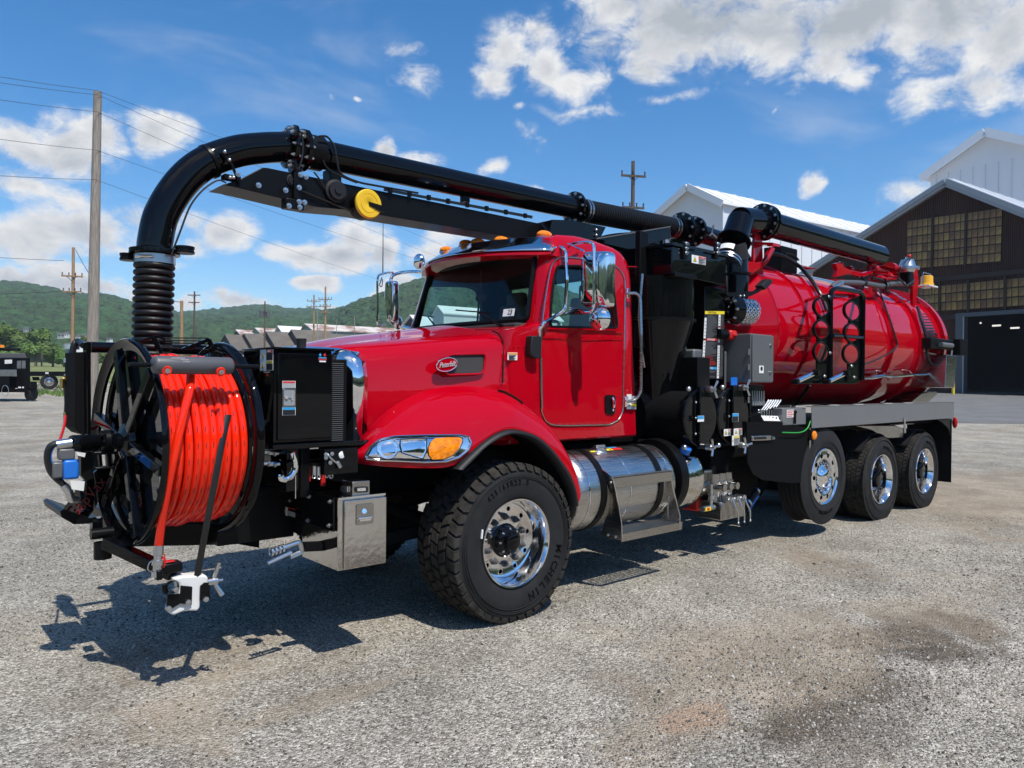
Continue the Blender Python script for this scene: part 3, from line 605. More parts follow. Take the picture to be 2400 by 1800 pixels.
# brown corrugated building with big window bands
def brown():
    D0 = atd(2262, 924, 55); bz = gz(D0)-.02; D0.z = bz
    f = lambda px, py: atp(px, py, D0, A)
    e = empty('brown_mill_building', D0, 'dark rusty corrugated mill building with amber windows and an open black doorway', 'industrial building')
    peak, le, re = f(2230, 432), f(1905, 640), f(2560, 562)
    v = (le-peak); le = peak+v*1.0
    low = lambda p: Vector((p.x, p.y, bz-.3))
    d1, d2 = f(2262, 743), f(2262, 924); d3 = f(2600, 726); dtop = d1.z
    # wall round the door opening; each band of wall is a child
    dl = Vector((d2.x, d2.y, 0)); dr = Vector((d3.x, d3.y, 0))
    def zat(p, z): return Vector((p.x, p.y, z))
    mb = MB(); mb.add([low(le), zat(dl, bz-.3), zat(dl, dtop), zat(le, dtop)], [(0, 1, 2, 3)])
    mb.add([zat(le, dtop), zat(re, dtop), zat(re, re.z), peak, le], [(0, 1, 2, 3, 4)]); mb.add([zat(dr, bz-.3), low(re), zat(re, dtop), zat(dr, dtop)], [(0, 1, 2, 3)])
    obj('front_wall', mb, 'rusty_wall', e, smooth=0)
    L60 = A*70
    for g_ in (le, re): mb = MB(); mb.add([low(g_), low(g_)+L60, g_+L60, g_], [(0, 1, 2, 3)]); obj('side_wall', mb, 'rusty_wall', e, smooth=0)
    mb = MB(); mb.add([low(le)+L60, low(re)+L60, re+L60, peak+L60, le+L60], [(4, 3, 2, 1, 0)]); obj('rear_wall', mb, 'rusty_wall', e, smooth=0)
    o_ = -A*.9
    for x in (le, re):
        u = (x-peak).normalized(); x2 = x+u*1.2; mb = MB(); mb.prism([peak+o_+Z*.1, x2+o_+Z*.1, x2+L60+Z*.1, peak+L60+Z*.1], Z*.3)
        for i in range(30): t = (i+.5)/30; mb.bar(peak+o_+L60*t+Z*.44, x2+o_+L60*t+Z*.44, .08, .1)
        obj('roof', mb, 'white_roof', e, smooth=0)
        mb = MB(); mb.bar(peak+o_*1.05, x2+o_*1.05, .12, .55); mb.bar(peak+o_*1.1-Z*.02, x2+o_*1.1-Z*.02, .2, .12); obj('fascia', mb, 'grey_metal', e, smooth=0)
    # corrugation ribs
    mb = MB(); tot = (re-le); hz = Vector((tot.x, tot.y, 0)); n = 150
    for i in range(n):
        t = (i+.5)/n; p = Vector((le.x, le.y, 0))+hz*t; s = hz.length*t; tp = (Vector((peak.x, peak.y, 0))-Vector((le.x, le.y, 0))).length/hz.length
        zt = le.z+(peak.z-le.z)*(t/tp) if t < tp else peak.z+(re.z-peak.z)*((t-tp)/(1-tp)); zb = dtop+.2 if (p-dl).dot(hz) > 0 and (p-dr).dot(hz) < 0 else bz
        mb.prism([zat(p, zb)-hz.normalized()*.05-A*.0, zat(p, zb)+hz.normalized()*.05, zat(p, zb)+hz.normalized()*.02-A*.06, zat(p, zb)-hz.normalized()*.02-A*.06], Z*(zt-zb-.05))
    obj('corrugation', mb, 'rusty_wall', e, smooth=0)['kind'] = 'stuff'
    # window bands
    pane_me = {}
    def band(tl, tr, br, bl, cols, rows, posts, nm='window_band'):
        p = [f(*q)-A*.09 for q in (tl, tr, br, bl)]
        mb = MB(); mb.prism([q for q in p], -A*.05); w = obj(nm, mb, 'mullion', e, smooth=0)
        # true rectangle grid
        for r in range(rows):
            for c in range(cols):
                u0, u1 = c/cols, (c+1)/cols; v0, v1 = r/rows, (r+1)/rows
                g = lambda u, v_: (p[0].lerp(p[1], u)).lerp(p[3].lerp(p[2], u), v_)
                a_, b_, c_, d_ = g(u0, v0), g(u1, v0), g(u1, v1), g(u0, v1); m_ = (a_+b_+c_+d_)/4
                key = (round((b_-a_).length, 1), round((d_-a_).length, 1))
                if key not in pane_me:
                    q = MB(); q.prism([m_+(k-m_)*.86-A*.055 for k in (a_, b_, c_, d_)], -A*.03); ob = obj('pane', q, 'old_pane', w, smooth=0); pane_me[key] = ob.data
                else:
                    ob = bpy.data.objects.new('pane', pane_me[key]); C.objects.link(ob); ob.parent = w
                ob.location = (m_-A*.07)-wloc(w)
        for u in posts:
            q = MB(); a_ = p[0].lerp(p[1], u)-A*.12; b_ = p[3].lerp(p[2], u)-A*.12; q.bar(a_+Z*.15, b_-Z*.15, .16, .2); obj('post', q, 'mullion', w, smooth=0)
    band((2128.6, 518), (2352, 487.5), (2348, 613.6), (2127, 632), 17, 6, [5/17, 11/17])
    band((2130, 677), (2420, 648), (2420, 716), (2130, 735), 21, 3, [6/21, 11/21, 17/21])
    band((2150, 803), (2244, 797), (2244, 834), (2150, 841), 7, 2, [])
    # horizontal dark belts
    for (a_, b_) in (((2120, 662), (2440, 632)), ((2120, 752), (2250, 742))):
        mb = MB(); mb.bar(f(*a_)-A*.12, f(*b_)-A*.12, .12, .35); obj('belt', mb, 'mullion', e, smooth=0)
    # doorway
    mb = MB(); w = .55; mb.box((0,0,0), (0,0,0)) if False else None
    t = hz.normalized(); j0 = zat(dl, bz); mb.prism([j0-t*.62-A*.25, j0-A*.25, j0+A*.3, j0-t*.62+A*.3], Z*(dtop-bz)); mb.prism([zat(dl, dtop)-t*.62-A*.28, zat(dr, dtop)-A*.28, zat(dr, dtop)+A*.3, zat(dl, dtop)-t*.62+A*.3], Z*.28)
    obj('door_frame', mb, 'steel_frame', e, smooth=0)
    mb = MB(); mb.prism([j0-t*.08-A*.30, j0-A*.30, j0-A*.27, j0-t*.08-A*.27], Z*(dtop-bz)); obj('door_track', mb, 'grey_metal', e, smooth=0)
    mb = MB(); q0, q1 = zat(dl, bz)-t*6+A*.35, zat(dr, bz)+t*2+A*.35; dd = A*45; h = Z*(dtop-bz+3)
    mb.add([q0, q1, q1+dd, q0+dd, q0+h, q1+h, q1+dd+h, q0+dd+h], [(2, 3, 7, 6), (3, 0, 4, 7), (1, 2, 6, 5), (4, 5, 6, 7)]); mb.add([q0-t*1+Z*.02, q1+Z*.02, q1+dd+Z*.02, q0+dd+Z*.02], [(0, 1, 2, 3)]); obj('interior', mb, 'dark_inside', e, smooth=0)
    for px, py in ((2289.6, 757.4), (2335, 763), (2378, 768.5)):
        p = atp(px, py, D0+A*16, A); mb = MB(); mb.prism([p-t*.35-Z*.07, p+t*.35-Z*.07, p+t*.35+Z*.07, p-t*.35+Z*.07], A*.1); obj('ceiling_lamp', mb, 'lamp_glow', e, smooth=0)
    # small window and brick wall beside the doorway
    g1, g2 = f(2241, 802)-A*.14, f(2252, 880)-A*.14; mb = MB(); mb.prism([g1, Vector((g2.x, g2.y, g1.z)), g2, Vector((g1.x, g1.y, g2.z))], -A*.06); w = obj('side_window', mb, 'pale_blue', e, smooth=0)
    for k in (.25, .5, .75): q = MB(); q.bar(g1.lerp(Vector((g1.x, g1.y, g2.z)), k)-A*.08, Vector((g2.x, g2.y, g1.z)).lerp(g2, k)-A*.08, .05); obj('glazing_bar', q, 'steel_frame', w, smooth=0)
    mb = MB(); b0, b1 = f(2200, 924), f(2252, 924)
    for i in range(9):
        for k in range(12):
            o_ = (i % 2)*.1; c0 = zat(b0, bz).lerp(zat(b1, bz), (k)/12)+t*o_*.5; mb.prism([c0-A*.1, c0+t*.12-A*.1, c0+t*.12-A*.16, c0-A*.16], Z*.0+Z*.13) if False else mb.box((0,0,0),(0,0,0)) if False else mb.prism([c0-A*.1+Z*(i*.16), c0+(b1-b0)/12.6-A*.1+Z*(i*.16), c0+(b1-b0)/12.6-A*.17+Z*(i*.16), c0-A*.17+Z*(i*.16)], Z*.14)
    obj('brick_course', mb, 'brick_dark', e, smooth=0)['kind'] = 'stuff'
    p = atd(2234, 925, 53.5); e2 = empty('bollard', (p.x, p.y, gz(p)), 'yellow steel bollard beside the open doorway', 'bollard'); mb = MB(); mb.cyl((p.x, p.y, gz(p)-.05), (p.x, p.y, gz(p)+1.05), .1, n=16); mb.sphere((p.x, p.y, gz(p)+1.05), .1, sc=(1, 1, .6)); obj('post', mb, 'bollard_yellow', e2)
brown()

# far mill sheds on the left: z5() turns a pixel of the enlarged view into one of the photograph
z5 = lambda x, y: (400+x/3.687, 660+y/3.687)
gg = 'old mill sheds in the distance'
for pk, l, r, dp, ln, w, rf, gw, lb in [
    ((1165, 372), (1138, 418), (1228, 420), 200, 130, 'green_wall', 'rust_roof', None, 'long green shed with a streaked rusty white roof'),
    ((935, 390), (912, 432), (965, 436), 212, 30, 'green_wall', 'white_roof', None, 'green shed with clean white roof among the mill sheds'),
    ((738, 406), (716, 440), (778, 448), 216, 32, 'green_wall', 'rust_roof', None, 'shed with pale roof rusting at its edge'),
    ((572, 422), (552, 456), (606, 460), 220, 32, 'rusty_dark', 'rust_roof', None, 'leftmost rusty roofed shed in the back row')]:
    gable_shed('mill_shed', z5(*pk), z5(*l), z5(*r), dp, ln, w, rf, lb, overhang=.4, cat='shed', group=gg)
for pk, l, r, lb in [((478, 466), (424, 552), (548, 596), 'leftmost dark gabled shed in the front row'), ((642, 458), (548, 590), (720, 590), 'dark gabled shed second from the left'),
                     ((832, 440), (730, 590), (915, 580), 'dark gabled shed behind the tall thin pole'), ((1048, 424), (950, 580), (1140, 575), 'widest dark gabled shed in the front row')]:
    gable_shed('dark_shed', z5(*pk), z5(*l), z5(*r), 170, 9, 'rusty_dark', 'dark_roof', lb, overhang=.25, cat='shed', group='dark gabled sheds in the front row')
gable_shed('long_dark_shed', z5(1230, 455), z5(1180, 520), z5(1330, 545), 178, 95, 'rusty_dark', 'dark_roof', 'long low dark roofed shed in front of the green one', overhang=.3, cat='shed')
gable_shed('brown_barn', (965, 741), (944, 766), (985, 766), 170, 14, 'rusty_dark', 'white_roof', 'small brown gabled building under the mirror', overhang=.5, cat='shed')
gable_shed('white_shed', (1027, 719), (1014, 745), (1040, 735), 150, 30, 'white_siding', 'white_roof', 'white shed seen through the windshield', overhang=.3, cat='shed')

# utility poles and their wires
def pole(px, top, depth, r, m_, label, lean=0.0, arms=(), ins=(), extra=None):
    k = depth/FOC; T_ = atd(px, top, depth); bz = gz(T_)-.3; a = Vector((cR.x, cR.y, 0)).normalized()
    B_ = Vector((T_.x, T_.y, bz))-a*lean; e = empty('utility_pole', B_, label, 'utility pole', 'utility poles around the yard')
    mb = MB(); mb.tube([B_, B_.lerp(T_, .4), T_], [r*1.15, r, r*.72], 14); obj('shaft', mb, m_, e)
    def pt(y): t = (atd(px, y, depth).z-bz)/(T_.z-bz); return B_.lerp(T_, t)
    for (y, w, tilt, nn) in arms:
        c = pt(y); w2 = w*k/2; d = a*math.cos(tilt)+Z*math.sin(tilt); side = Vector((-cF.x, -cF.y, 0))*r
        mb = MB(); mb.bar(c-d*w2+side, c+d*w2+side, r*.7, r*.8); obj('crossarm', mb, m_, e, smooth=0)
        mb = MB(); mb.bar(c-d*w2*.5+side*1.4, c+side*1.4-Z*w2*.45, r*.25); mb.bar(c+d*w2*.5+side*1.4, c+side*1.4-Z*w2*.45, r*.25); obj('brace', mb, 'insulator', e, smooth=0)
        for i in range(nn):
            p = c+d*w2*(-.92+1.84*i/max(1, nn-1))+side+Z*r*.4; mb = MB(); mb.lathe([(0, r*.2), (r*.6, r*.35), (r*.8, r*.2), (r*1.4, r*.4), (r*1.7, r*.05)], p, Z, 8); obj('insulator', mb, 'insulator', e)
    if extra: extra(e, pt, a, k)
    return e, pt
mat('pot_grey', (.10, .10, .105), .5)
def transformer(y, side, r=.3, h=.9):
    def f(e, pt, a, k):
        for s in side: c = pt(y)+a*s*r*1.6; mb = MB(); mb.lathe([(0, 0.01), (0, r), (h, r), (h, .01)], c-Z*h/2, Z, 16); obj('transformer', mb, 'pot_grey', e)
    return f
pole(229, 215, 29, .20, 'pole_wood', 'big grey wooden pole behind the hose reel', lean=.16)
pole(254, 214, 29.5, .06, 'pole_dark', 'short dark pole top strapped beside the big grey pole', lean=.25) if False else None
pole(172, 580, 62, .15, 'pole_tan', 'brown wooden pole with two crossarms at the left', arms=((648, 50, -.04, 4), (684, 44, 0, 4)))
pole(426, 705, 44, .12, 'pole_tan', 'short bare light brown pole behind the hose reel')
pole(456, 683, 95, .14, 'pole_dark', 'dark pole with two crossarms right of the suction hose', arms=((692, 29, 0, 0), (709, 26, 0, 0)))
pole(621, 706, 110, .13, 'pole_dark', 'thin pole carrying transformers above the dark sheds', arms=((731, 26, 0, 3),), extra=transformer(738, (-1, 1)))
pole(736, 691, 120, .15, 'pole_tan', 'left one of the twin poles with angled arms', arms=((706, 32, .0, 4), (719, 34, .0, 4)))
pole(763, 672, 118, .17, 'pole_tan', 'taller right one of the twin poles with upright insulators', arms=((702, 32, 0, 5), (718, 26, 0, 4), (732, 24, 0, 2)))
pole(744, 727, 130, .09, 'pole_wood', 'thin pale pole between the twin poles')
pole(831, 741, 140, .08, 'pole_wood', 'thin short pole standing over the rusty roof'); pole(789, 750, 140, .07, 'pole_wood', 'thinnest pole left of the truck mirror')
pole(1484, 378, 45, .15, 'pole_dark', 'pole with crossarm rising behind the boom', arms=((414, 58, -.05, 3), (488, 52, -.05, 4)))
def wire(pts, r, label, sag=0.0):
    q = [Vector(p) for p in pts]; out = []
    for a, b_ in zip(q, q[1:]):
        for i in range(14): t = i/14; out.append(a.lerp(b_, t)-Z*sag*4*t*(1-t)*(a-b_).length)
    out.append(q[-1]); mb = MB(); mb.tube(out, r, 5); tag(obj('overhead_wire', mb, 'wire'), label, 'wire', 'overhead wires')
D1 = 29
for (l, p, rr_, lab) in [((-60, 170), (227, 212), (1400, 640), 'topmost wire reaching the top of the big pole'), ((-60, 185), (228, 222), (1250, 660), 'second wire from the top on the big pole'),
                       ((-60, 225), (228, 262), (1100, 630), 'third wire from the top on the big pole'), ((-60, 318), (226, 352), (1120, 650), 'fourth wire down crossing the big pole'),
                       ((-60, 408), (224, 421), (1000, 690), 'lowest wire crossing the big pole')]:
    wire([atd(*l, 22), atd(*p, D1-.2), atd(*rr_, 75)], .0075, lab, sag=.004)
for (a_, b_, lab) in [(((-30, 602), 62), ((150, 611), 62), 'wire pair running left from the brown pole'), (((-30, 690), 62), ((160, 682), 62), 'pale cable running left from the brown pole'), (((177, 585), 62), ((226, 668), 40), 'guy wire from the top of the brown pole'), (((408, 706), 46), ((424, 708), 44), 'short wire ending at the bare light pole')]:
    wire([atd(*a_[0], a_[1]), atd(*b_[0], b_[1])], .02, lab, sag=.003)
# ================================================================ THE TRUCK
mat('red_paint', (.42, .0005, .009), .5, 0, coat=1.0, coat_rough=.012, coat_ior=1.42)
mat('black_gloss', (.003, .0032, .004), .4, 0, coat_ior=1.36, coat=1.0, coat_rough=.02)
mat('black_satin', (.005, .005, .0055), .35, spec=.16)
mat('black_matte', (.006, .006, .0065), .7, spec=.08)
mat('black_plastic', (.012, .012, .013), .5, spec=.35, bump=.2, bscale=200)
mat('rubber', (.016, .016, .017), .78, spec=.3, var=.25, vscale=9, bump=.08, bscale=60)
mat('tread_rubber', (.040, .037, .033), .9, spec=.1, var=.45, vscale=14, bump=.5, bscale=90)  # dusty blocks, coloured lighter than the tyre body so the grooves look shaded
mat('corrugated_rubber', (.007, .007, .0075), .45, spec=.35, bump=.15, bscale=120)
mat('chrome', (.88, .88, .89), .035, 1.0)
mat('polished', (.80, .80, .81), .09, 1.0, rvar=.03, vscale=9)
mat('stainless', (.42, .405, .38), .22, 1.0, rvar=.07, vscale=5, stretch=(1, 1, 30))
mat('mirror_steel', (.62, .60, .57), .07, 1.0, bump=.16, bscale=22)
mat('brushed', (.52, .51, .49), .30, 1.0, rvar=.08, vscale=4, stretch=(1, 20, 20))
mat('plate_grey', (.20, .205, .21), .42, .35, rvar=.06, vscale=3)
mat('box_grey', (.13, .135, .14), .45, .25)
mat('zinc', (.62, .63, .64), .28, 1.0); mat('brass', (.62, .42, .14), .3, 1.0); mat('pin_white', (.72, .72, .70), .45)
mat('hose_orange', (.95, .026, .005), .3, 0, coat=1, coat_rough=.05)
mat('hose_black', (.012, .012, .012), .35); mat('black_mirror', (.003, .003, .0035), .3, 0, coat=1.0, coat_rough=.03, coat_ior=1.9)
mat('red_plastic', (.55, .015, .012), .35); mat('blue_paint', (.015, .16, .62), .35); mat('green_wire', (.02, .35, .05), .5)
mat('teal_hose', (.05, .22, .22), .4)
mat('amber', (.85, .24, .008), .18, coat=1, var=.35, vscale=28, bump=.5, bscale=55); mat('amber_yellow', (.85, .42, .015), .15, coat=1); mat('red_lens', (.45, .01, .01), .12, coat=1)
mat('guard_grey', (.085, .087, .095), .45); mat('yellow_cap', (.80, .50, .015), .45)
mat('white_label', (.78, .78, .76), .5); mat('black_label', (.01, .01, .011), .5); mat('red_label', (.60, .02, .02), .5); mat('yellow_label', (.80, .62, .03), .5); mat('blue_label', (.03, .30, .62), .5); mat('grey_label', (.35, .36, .37), .5); mat('orange_label', (.8, .3, .03), .5); mat('print_black', (.008, .008, .008), .5)
mat('interior', (.02, .02, .022), .8); mat('seat_grey', (.12, .12, .13), .9)
mat('lens_clear', (.90, .91, .92), .07, .9, var=.2, vscale=18, bump=.35, bscale=30); mat('plastic_white', (.78, .78, .75), .35); mat('grille_black', (.006, .006, .006), .5)
m, nt, b = nodes('cab_glass'); b.inputs['Base Color'].default_value = (.70, .80, .78, 1); b.inputs['Transmission Weight'].default_value = 1; b.inputs['Roughness'].default_value = 0; b.inputs['IOR'].default_value = 1.45
gl = nt.nodes.new('ShaderNodeBsdfGlossy'); gl.inputs['Roughness'].default_value = .0; tr = nt.nodes.new('ShaderNodeBsdfTransparent'); tr.inputs['Color'].default_value = (.80, .90, .87, 1)
lw = nt.nodes.new('ShaderNodeLayerWeight'); pw = nt.nodes.new('ShaderNodeMath'); pw.operation = 'POWER'; nt.links.new(lw.outputs['Facing'], pw.inputs[0]); pw.inputs[1].default_value = 4.5; fr = nt.nodes.new('ShaderNodeMath'); fr.operation = 'MULTIPLY_ADD'; nt.links.new(pw.outputs[0], fr.inputs[0]); fr.inputs[1].default_value = .85; fr.inputs[2].default_value = .045; lw.inputs['Blend'].default_value = .5; mx = nt.nodes.new('ShaderNodeMixShader')
nt.links.new(fr.outputs[0], mx.inputs[0]); nt.links.new(tr.outputs[0], mx.inputs[1]); nt.links.new(gl.outputs[0], mx.inputs[2]); nt.links.new(mx.outputs[0], nt.nodes['Material Output'].inputs['Surface']); MAT['cab_glass'] = m
mat('letter_silver', (.75, .75, .76), .35, .5)
mat('dark_glass', (.006, .010, .011), .02, 0, coat=1)

YC = 1.22
TR = empty('vacuum_truck', (3.0, YC, 0), 'red and black vacuum truck with orange hose reel on its nose', 'truck')
X, Y, Zv = Vector((1, 0, 0)), Vector((0, 1, 0)), Vector((0, 0, 1))

# ---------------------------------------------------------------- wheels
def tread_blocks(mb, c, ax, R, W, rows, n, h, gap, skew=.0, shoulder=.0):
    # ax: +1 when the axle points to +y going inward
    wr = W/rows
    def P(t, w, r):
        f = abs((w-W/2)/(W/2)); rr = r-.012*f**4*(R/.56)
        return Vector((c.x+rr*math.sin(t), c.y+ax*w, c.z+rr*math.cos(t)))
    dt = 2*PI/n
    for r in range(rows):
        for i in range(n):
            t0 = (i+(.5 if r % 2 else 0))*dt; g = gap/R/2; w0, w1 = r*wr+gap/2, (r+1)*wr-gap/2
            if r == 0: w0 = .004
            if r == rows-1: w1 = W-.004
            j = skew*dt
            sk = (1 if r % 2 else -1)*j
            # hexagon-like lug
            out = [(t0+g+sk, w0), (t0+dt-g+sk, w0), (t0+dt-g*1.0, (w0+w1)/2), (t0+dt-g-sk, w1), (t0+g-sk, w1), (t0+g, (w0+w1)/2)]
            top = [P(t, w, R) for t, w in out]; bot = [P(t, w, R-h) for t, w in out]
            cen = sum(top, Vector())/6; top = [cen+(q-cen)*.93 for q in top]
            mb.add(top+bot, [(0, 1, 2, 3, 4, 5)[::ax], *[tuple([k, k+6, (k+1) % 6+6, (k+1) % 6][::ax]) for k in range(6)]])
            if shoulder and r in (0, rows-1):
                s = -1 if r == 0 else 1; w_ = w0 if r == 0 else w1
                a_ = [P(t0+g+sk*s*-1, w_, R-.004), P(t0+dt-g+sk*s*-1, w_, R-.004)]
                b_ = [Vector((c.x+(R-shoulder)*math.sin(t), c.y+ax*(w_+s*.010), c.z+(R-shoulder)*math.cos(t))) for t in (t0+g*1.5, t0+dt-g*1.5)]
                b2 = [Vector((c.x+(R-shoulder)*math.sin(t), c.y+ax*(w_-s*.03), c.z+(R-shoulder)*math.cos(t))) for t in (t0+g*1.5, t0+dt-g*1.5)]
                a2 = [P(t0+g, w_-s*.03, R-h), P(t0+dt-g, w_-s*.03, R-h)]
                mb.add([a_[0], a_[1], b_[1], b_[0], a2[0], a2[1], b2[1], b2[0]], [(0, 1, 2, 3), (0, 3, 7, 4), (1, 5, 6, 2), (2, 6, 7, 3)])
def flat_bottom(mb, z0=.003):
    for q in mb.v:
        if q.z < z0: q.z = z0
def arc_text(parent, txt, c, yface, r, a_mid, size, material, sgn=1, spread=1.0, bold=0.0, nm='lettering', flip=False):
    mb = MB(); n = len(txt); step = size*.78*spread/r
    for i, ch in enumerate(txt):
        if ch == ' ': continue
        a = a_mid+sgn*(i-(n-1)/2)*step; rad = Vector((math.sin(a), 0, math.cos(a)))
        up = rad if sgn > 0 else -rad; xd = up.cross(Vector((0, 1, 0)))*1.0
        xd = Vector((math.cos(a), 0, -math.sin(a)))*(1 if sgn > 0 else -1)
        t = text_mesh(ch, size, Vector((c.x, yface, c.z))+rad*r, xd, up, .006, bold=bold)
        mb.add(t.v, t.f)
    return obj(nm, mb, material, parent, smooth=0)
def wheel(name, cx, yo, cz, kind, side=1, R=.5625, W=.43, label=None, deep=.14):
    """side=+1: near side of the truck (outer face looks to -y)"""
    e = empty(name, (cx, yo+side*W/2, cz), parent=TR); 
    if label: e['label'] = label
    c = Vector((cx, yo, cz)); A_ = Vector((0, side, 0)); k = R/.5625 if R > .53 else R/.5625
    tw = .018 if kind == 'steer' else .010
    prof = [(.028, .300), (.012, .312), (.004, .325), (-.004, .36), (-.010, .41), (-.008, .45), (.000, .485), (.008, .51), (.012, .53), (.022, R-.012-tw*.3)]
    sc = (R-.03-.31)/(.5325-.31)
    prof = [(t, .31+(r-.31)*sc if r > .31 and r < R-.02 else r) for t, r in prof]
    crown = [(W*f, R-tw-.012*abs(2*f-1)**4) for f in (.08, .2, .35, .5, .65, .8, .92)]
    if kind == 'rib':
        crown = []
        for i in range(5):
            a, b_ = .03+W*.94/5*i/1+.0, 0
            w0 = .014+(W-.028)/5*i; w1 = .014+(W-.028)/5*(i+1)-.010; z = R-.004
            crown += [(w0, z), (w1, z)] + ([(w1+.001, z-.012), (w1+.009, z-.012)] if i < 4 else [])
    full = prof+crown+[(W-t, r) for t, r in reversed(prof)]
    mb = MB(); mb.lathe(full, c, A_, 96); 
    # raised rings on the sidewall
    for rr_ in ((.455, .470, .484) if kind == 'steer' else (.405, .425)):
        rr2 = .31+(rr_-.31)*sc; mb.lathe([(-.010, rr2-.0025), (-.0135, rr2), (-.010, rr2+.0025)], c, A_, 96)
    flat_bottom(mb); tyre = obj('tyre', mb, 'rubber', e, smooth=50)
    if kind != 'rib':
        mb = MB()
        if kind == 'steer': tread_blocks(mb, c, side, R, W, 5, 42, .022, .017, .16, shoulder=.05)
        else: tread_blocks(mb, c, side, R, W, 5, 64, .011, .007, .16, shoulder=.022)
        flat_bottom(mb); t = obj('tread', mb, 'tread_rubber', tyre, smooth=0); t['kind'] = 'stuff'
    # rim
    mb = MB()
    if kind == 'rib':
        mb.lathe([(.020, .300), (.002, .312), (-.003, .306), (.004, .296), (.012, .289), (.010, .262), (.004, .235), (.006, .205), (.014, .190), (.05, .178), (.085, .172), (.09, .09), (.11, .09), (.11, .19), (.06, .25), (.05, .29)], c, A_, 72, closed=True)
        cut = MB()
        for i in range(10): a = 2*PI*(i+.5)/10; q = c+Vector((math.sin(a)*.238, 0, math.cos(a)*.238)); cut.cyl(q-A_*.05, q+A_*.14, .026, n=20)
        obj('rim', boolean_cut(mb, cut), 'polished', e)
        mb = MB(); mb.lathe([(.09, .13), (.03, .125), (.02, .10), (-.005, .082), (-.02, .06), (-.025, .01)], c, A_, 40); obj('hub', mb, 'chrome', e)
        zc, rb, nm_, out = .085, .152, 'chrome', .065
    else:
        d = deep
        mb.lathe([(.026, .298), (.004, .313), (-.004, .309), (-.002, .300), (.010, .292), (.03, .286), (.05, .276), (d*.6, .270), (d-.01, .262), (d, .246), (d-.004, .12), (d+.02, .12), (d+.022, .255), (d+.02, .280), (.04, .294)], c, A_, 96, closed=True)
        cut = MB()
        for i in range(10): a = 2*PI*(i+.25)/10; q = c+Vector((math.sin(a)*.222, 0, math.cos(a)*.222)); cut.cyl(q+A_*(d-.05), q+A_*(d+.06), .0165 if kind == 'steer' else .022, n=16)
        obj('rim', boolean_cut(mb, cut), 'polished', e)
        mb = MB()
        if kind == 'steer':
            mb.lathe([(d+.02, .118), (d-.012, .118), (d-.018, .108), (d-.055, .104), (d-.062, .096), (d-.070, .07), (d-.10, .062), (d-.107, .05), (d-.107, .001)], c, A_, 48); obj('hub', mb, 'black_gloss', e)
            mb = MB()
            for i in range(8): a = 2*PI*i/8; mb.hexb(c+A_*(d-.060)+Vector((math.sin(a)*.088, 0, math.cos(a)*.088)), -A_, .008, .008)
            obj('hub_bolt', mb, 'zinc', e)['kind'] = 'stuff'
        else:
            mb.lathe([(d+.02, .125), (d-.05, .12), (d-.06, .11), (d-.13, .10), (d-.135, .09), (d-.135, .001)], c, A_, 40); obj('hub', mb, 'black_gloss', e)
        zc, rb, nm_, out = d-.002, .1675, 'zinc', .045
        # far side cover so nothing shows through the holes
    mb = MB(); mb.lathe([(W*.55, .001), (W*.55, .285), (W*.8, .29)], c, A_, 32); obj('brake_drum', mb, 'black_matte', e)
    for i in range(10):
        a = 2*PI*(i+.0)/10; q = c+Vector((math.sin(a)*rb, 0, math.cos(a)*rb)); mb = MB()
        mb.cyl(q+A_*zc, q+A_*(zc-.014), .025, .022, n=14); mb.tube([q+A_*(zc-.010), q+A_*(zc-out*.6)], .018, 6); mb.cyl(q+A_*(zc-out*.55), q+A_*(zc-out), .009, n=10)
        obj('lug_nut', mb, 'chrome' if kind != 'steer' else 'pot_grey', e, smooth=30)
    return e
fw = wheel('steer_wheel', 0, .0, .548, 'steer', 1, label='big knobbly front tyre on polished rim')
ty = [o for o in bpy.data.objects if o.parent == fw and o.name.startswith('tyre')][0]
arc_text(ty, 'MICHELIN', Vector((0, 0, .548)), -.010, .405, math.radians(132), .078, 'black_matte', sgn=1, spread=.98, bold=.001)
arc_text(ty, '425/65R22.5', Vector((0, 0, .548)), -.010, .425, math.radians(-14), .050, 'black_matte', sgn=1, spread=.95, bold=.001)
mb = MB(); a = math.radians(-72); q = Vector((math.sin(a)*.345, -.006, .548+math.cos(a)*.345)); mb.bar(q-Zv*.03-Vector((0,0,0)), q+Zv*.03+X*.006, .010, .012); obj('barcode_tag', mb, 'white_label', ty)
wheel('steer_wheel', 0, 2*YC, .548, 'steer', -1)
XP, X1, X2 = 4.585, 6.127, 7.522
w = wheel('pusher_wheel', XP, .02, .655, 'rib', 1, R=.50, W=.285, label='raised pusher axle wheel with ribbed tyre')
ty = [o for o in bpy.data.objects if o.parent == w and o.name.startswith('tyre')][0]
arc_text(ty, 'MICHELIN', Vector((XP, 0, .655)), .008, .40, math.radians(180), .05, 'black_matte', sgn=-1, bold=.001)
wheel('pusher_wheel', XP, 2*YC-.02, .655, 'rib', -1, R=.50, W=.285)
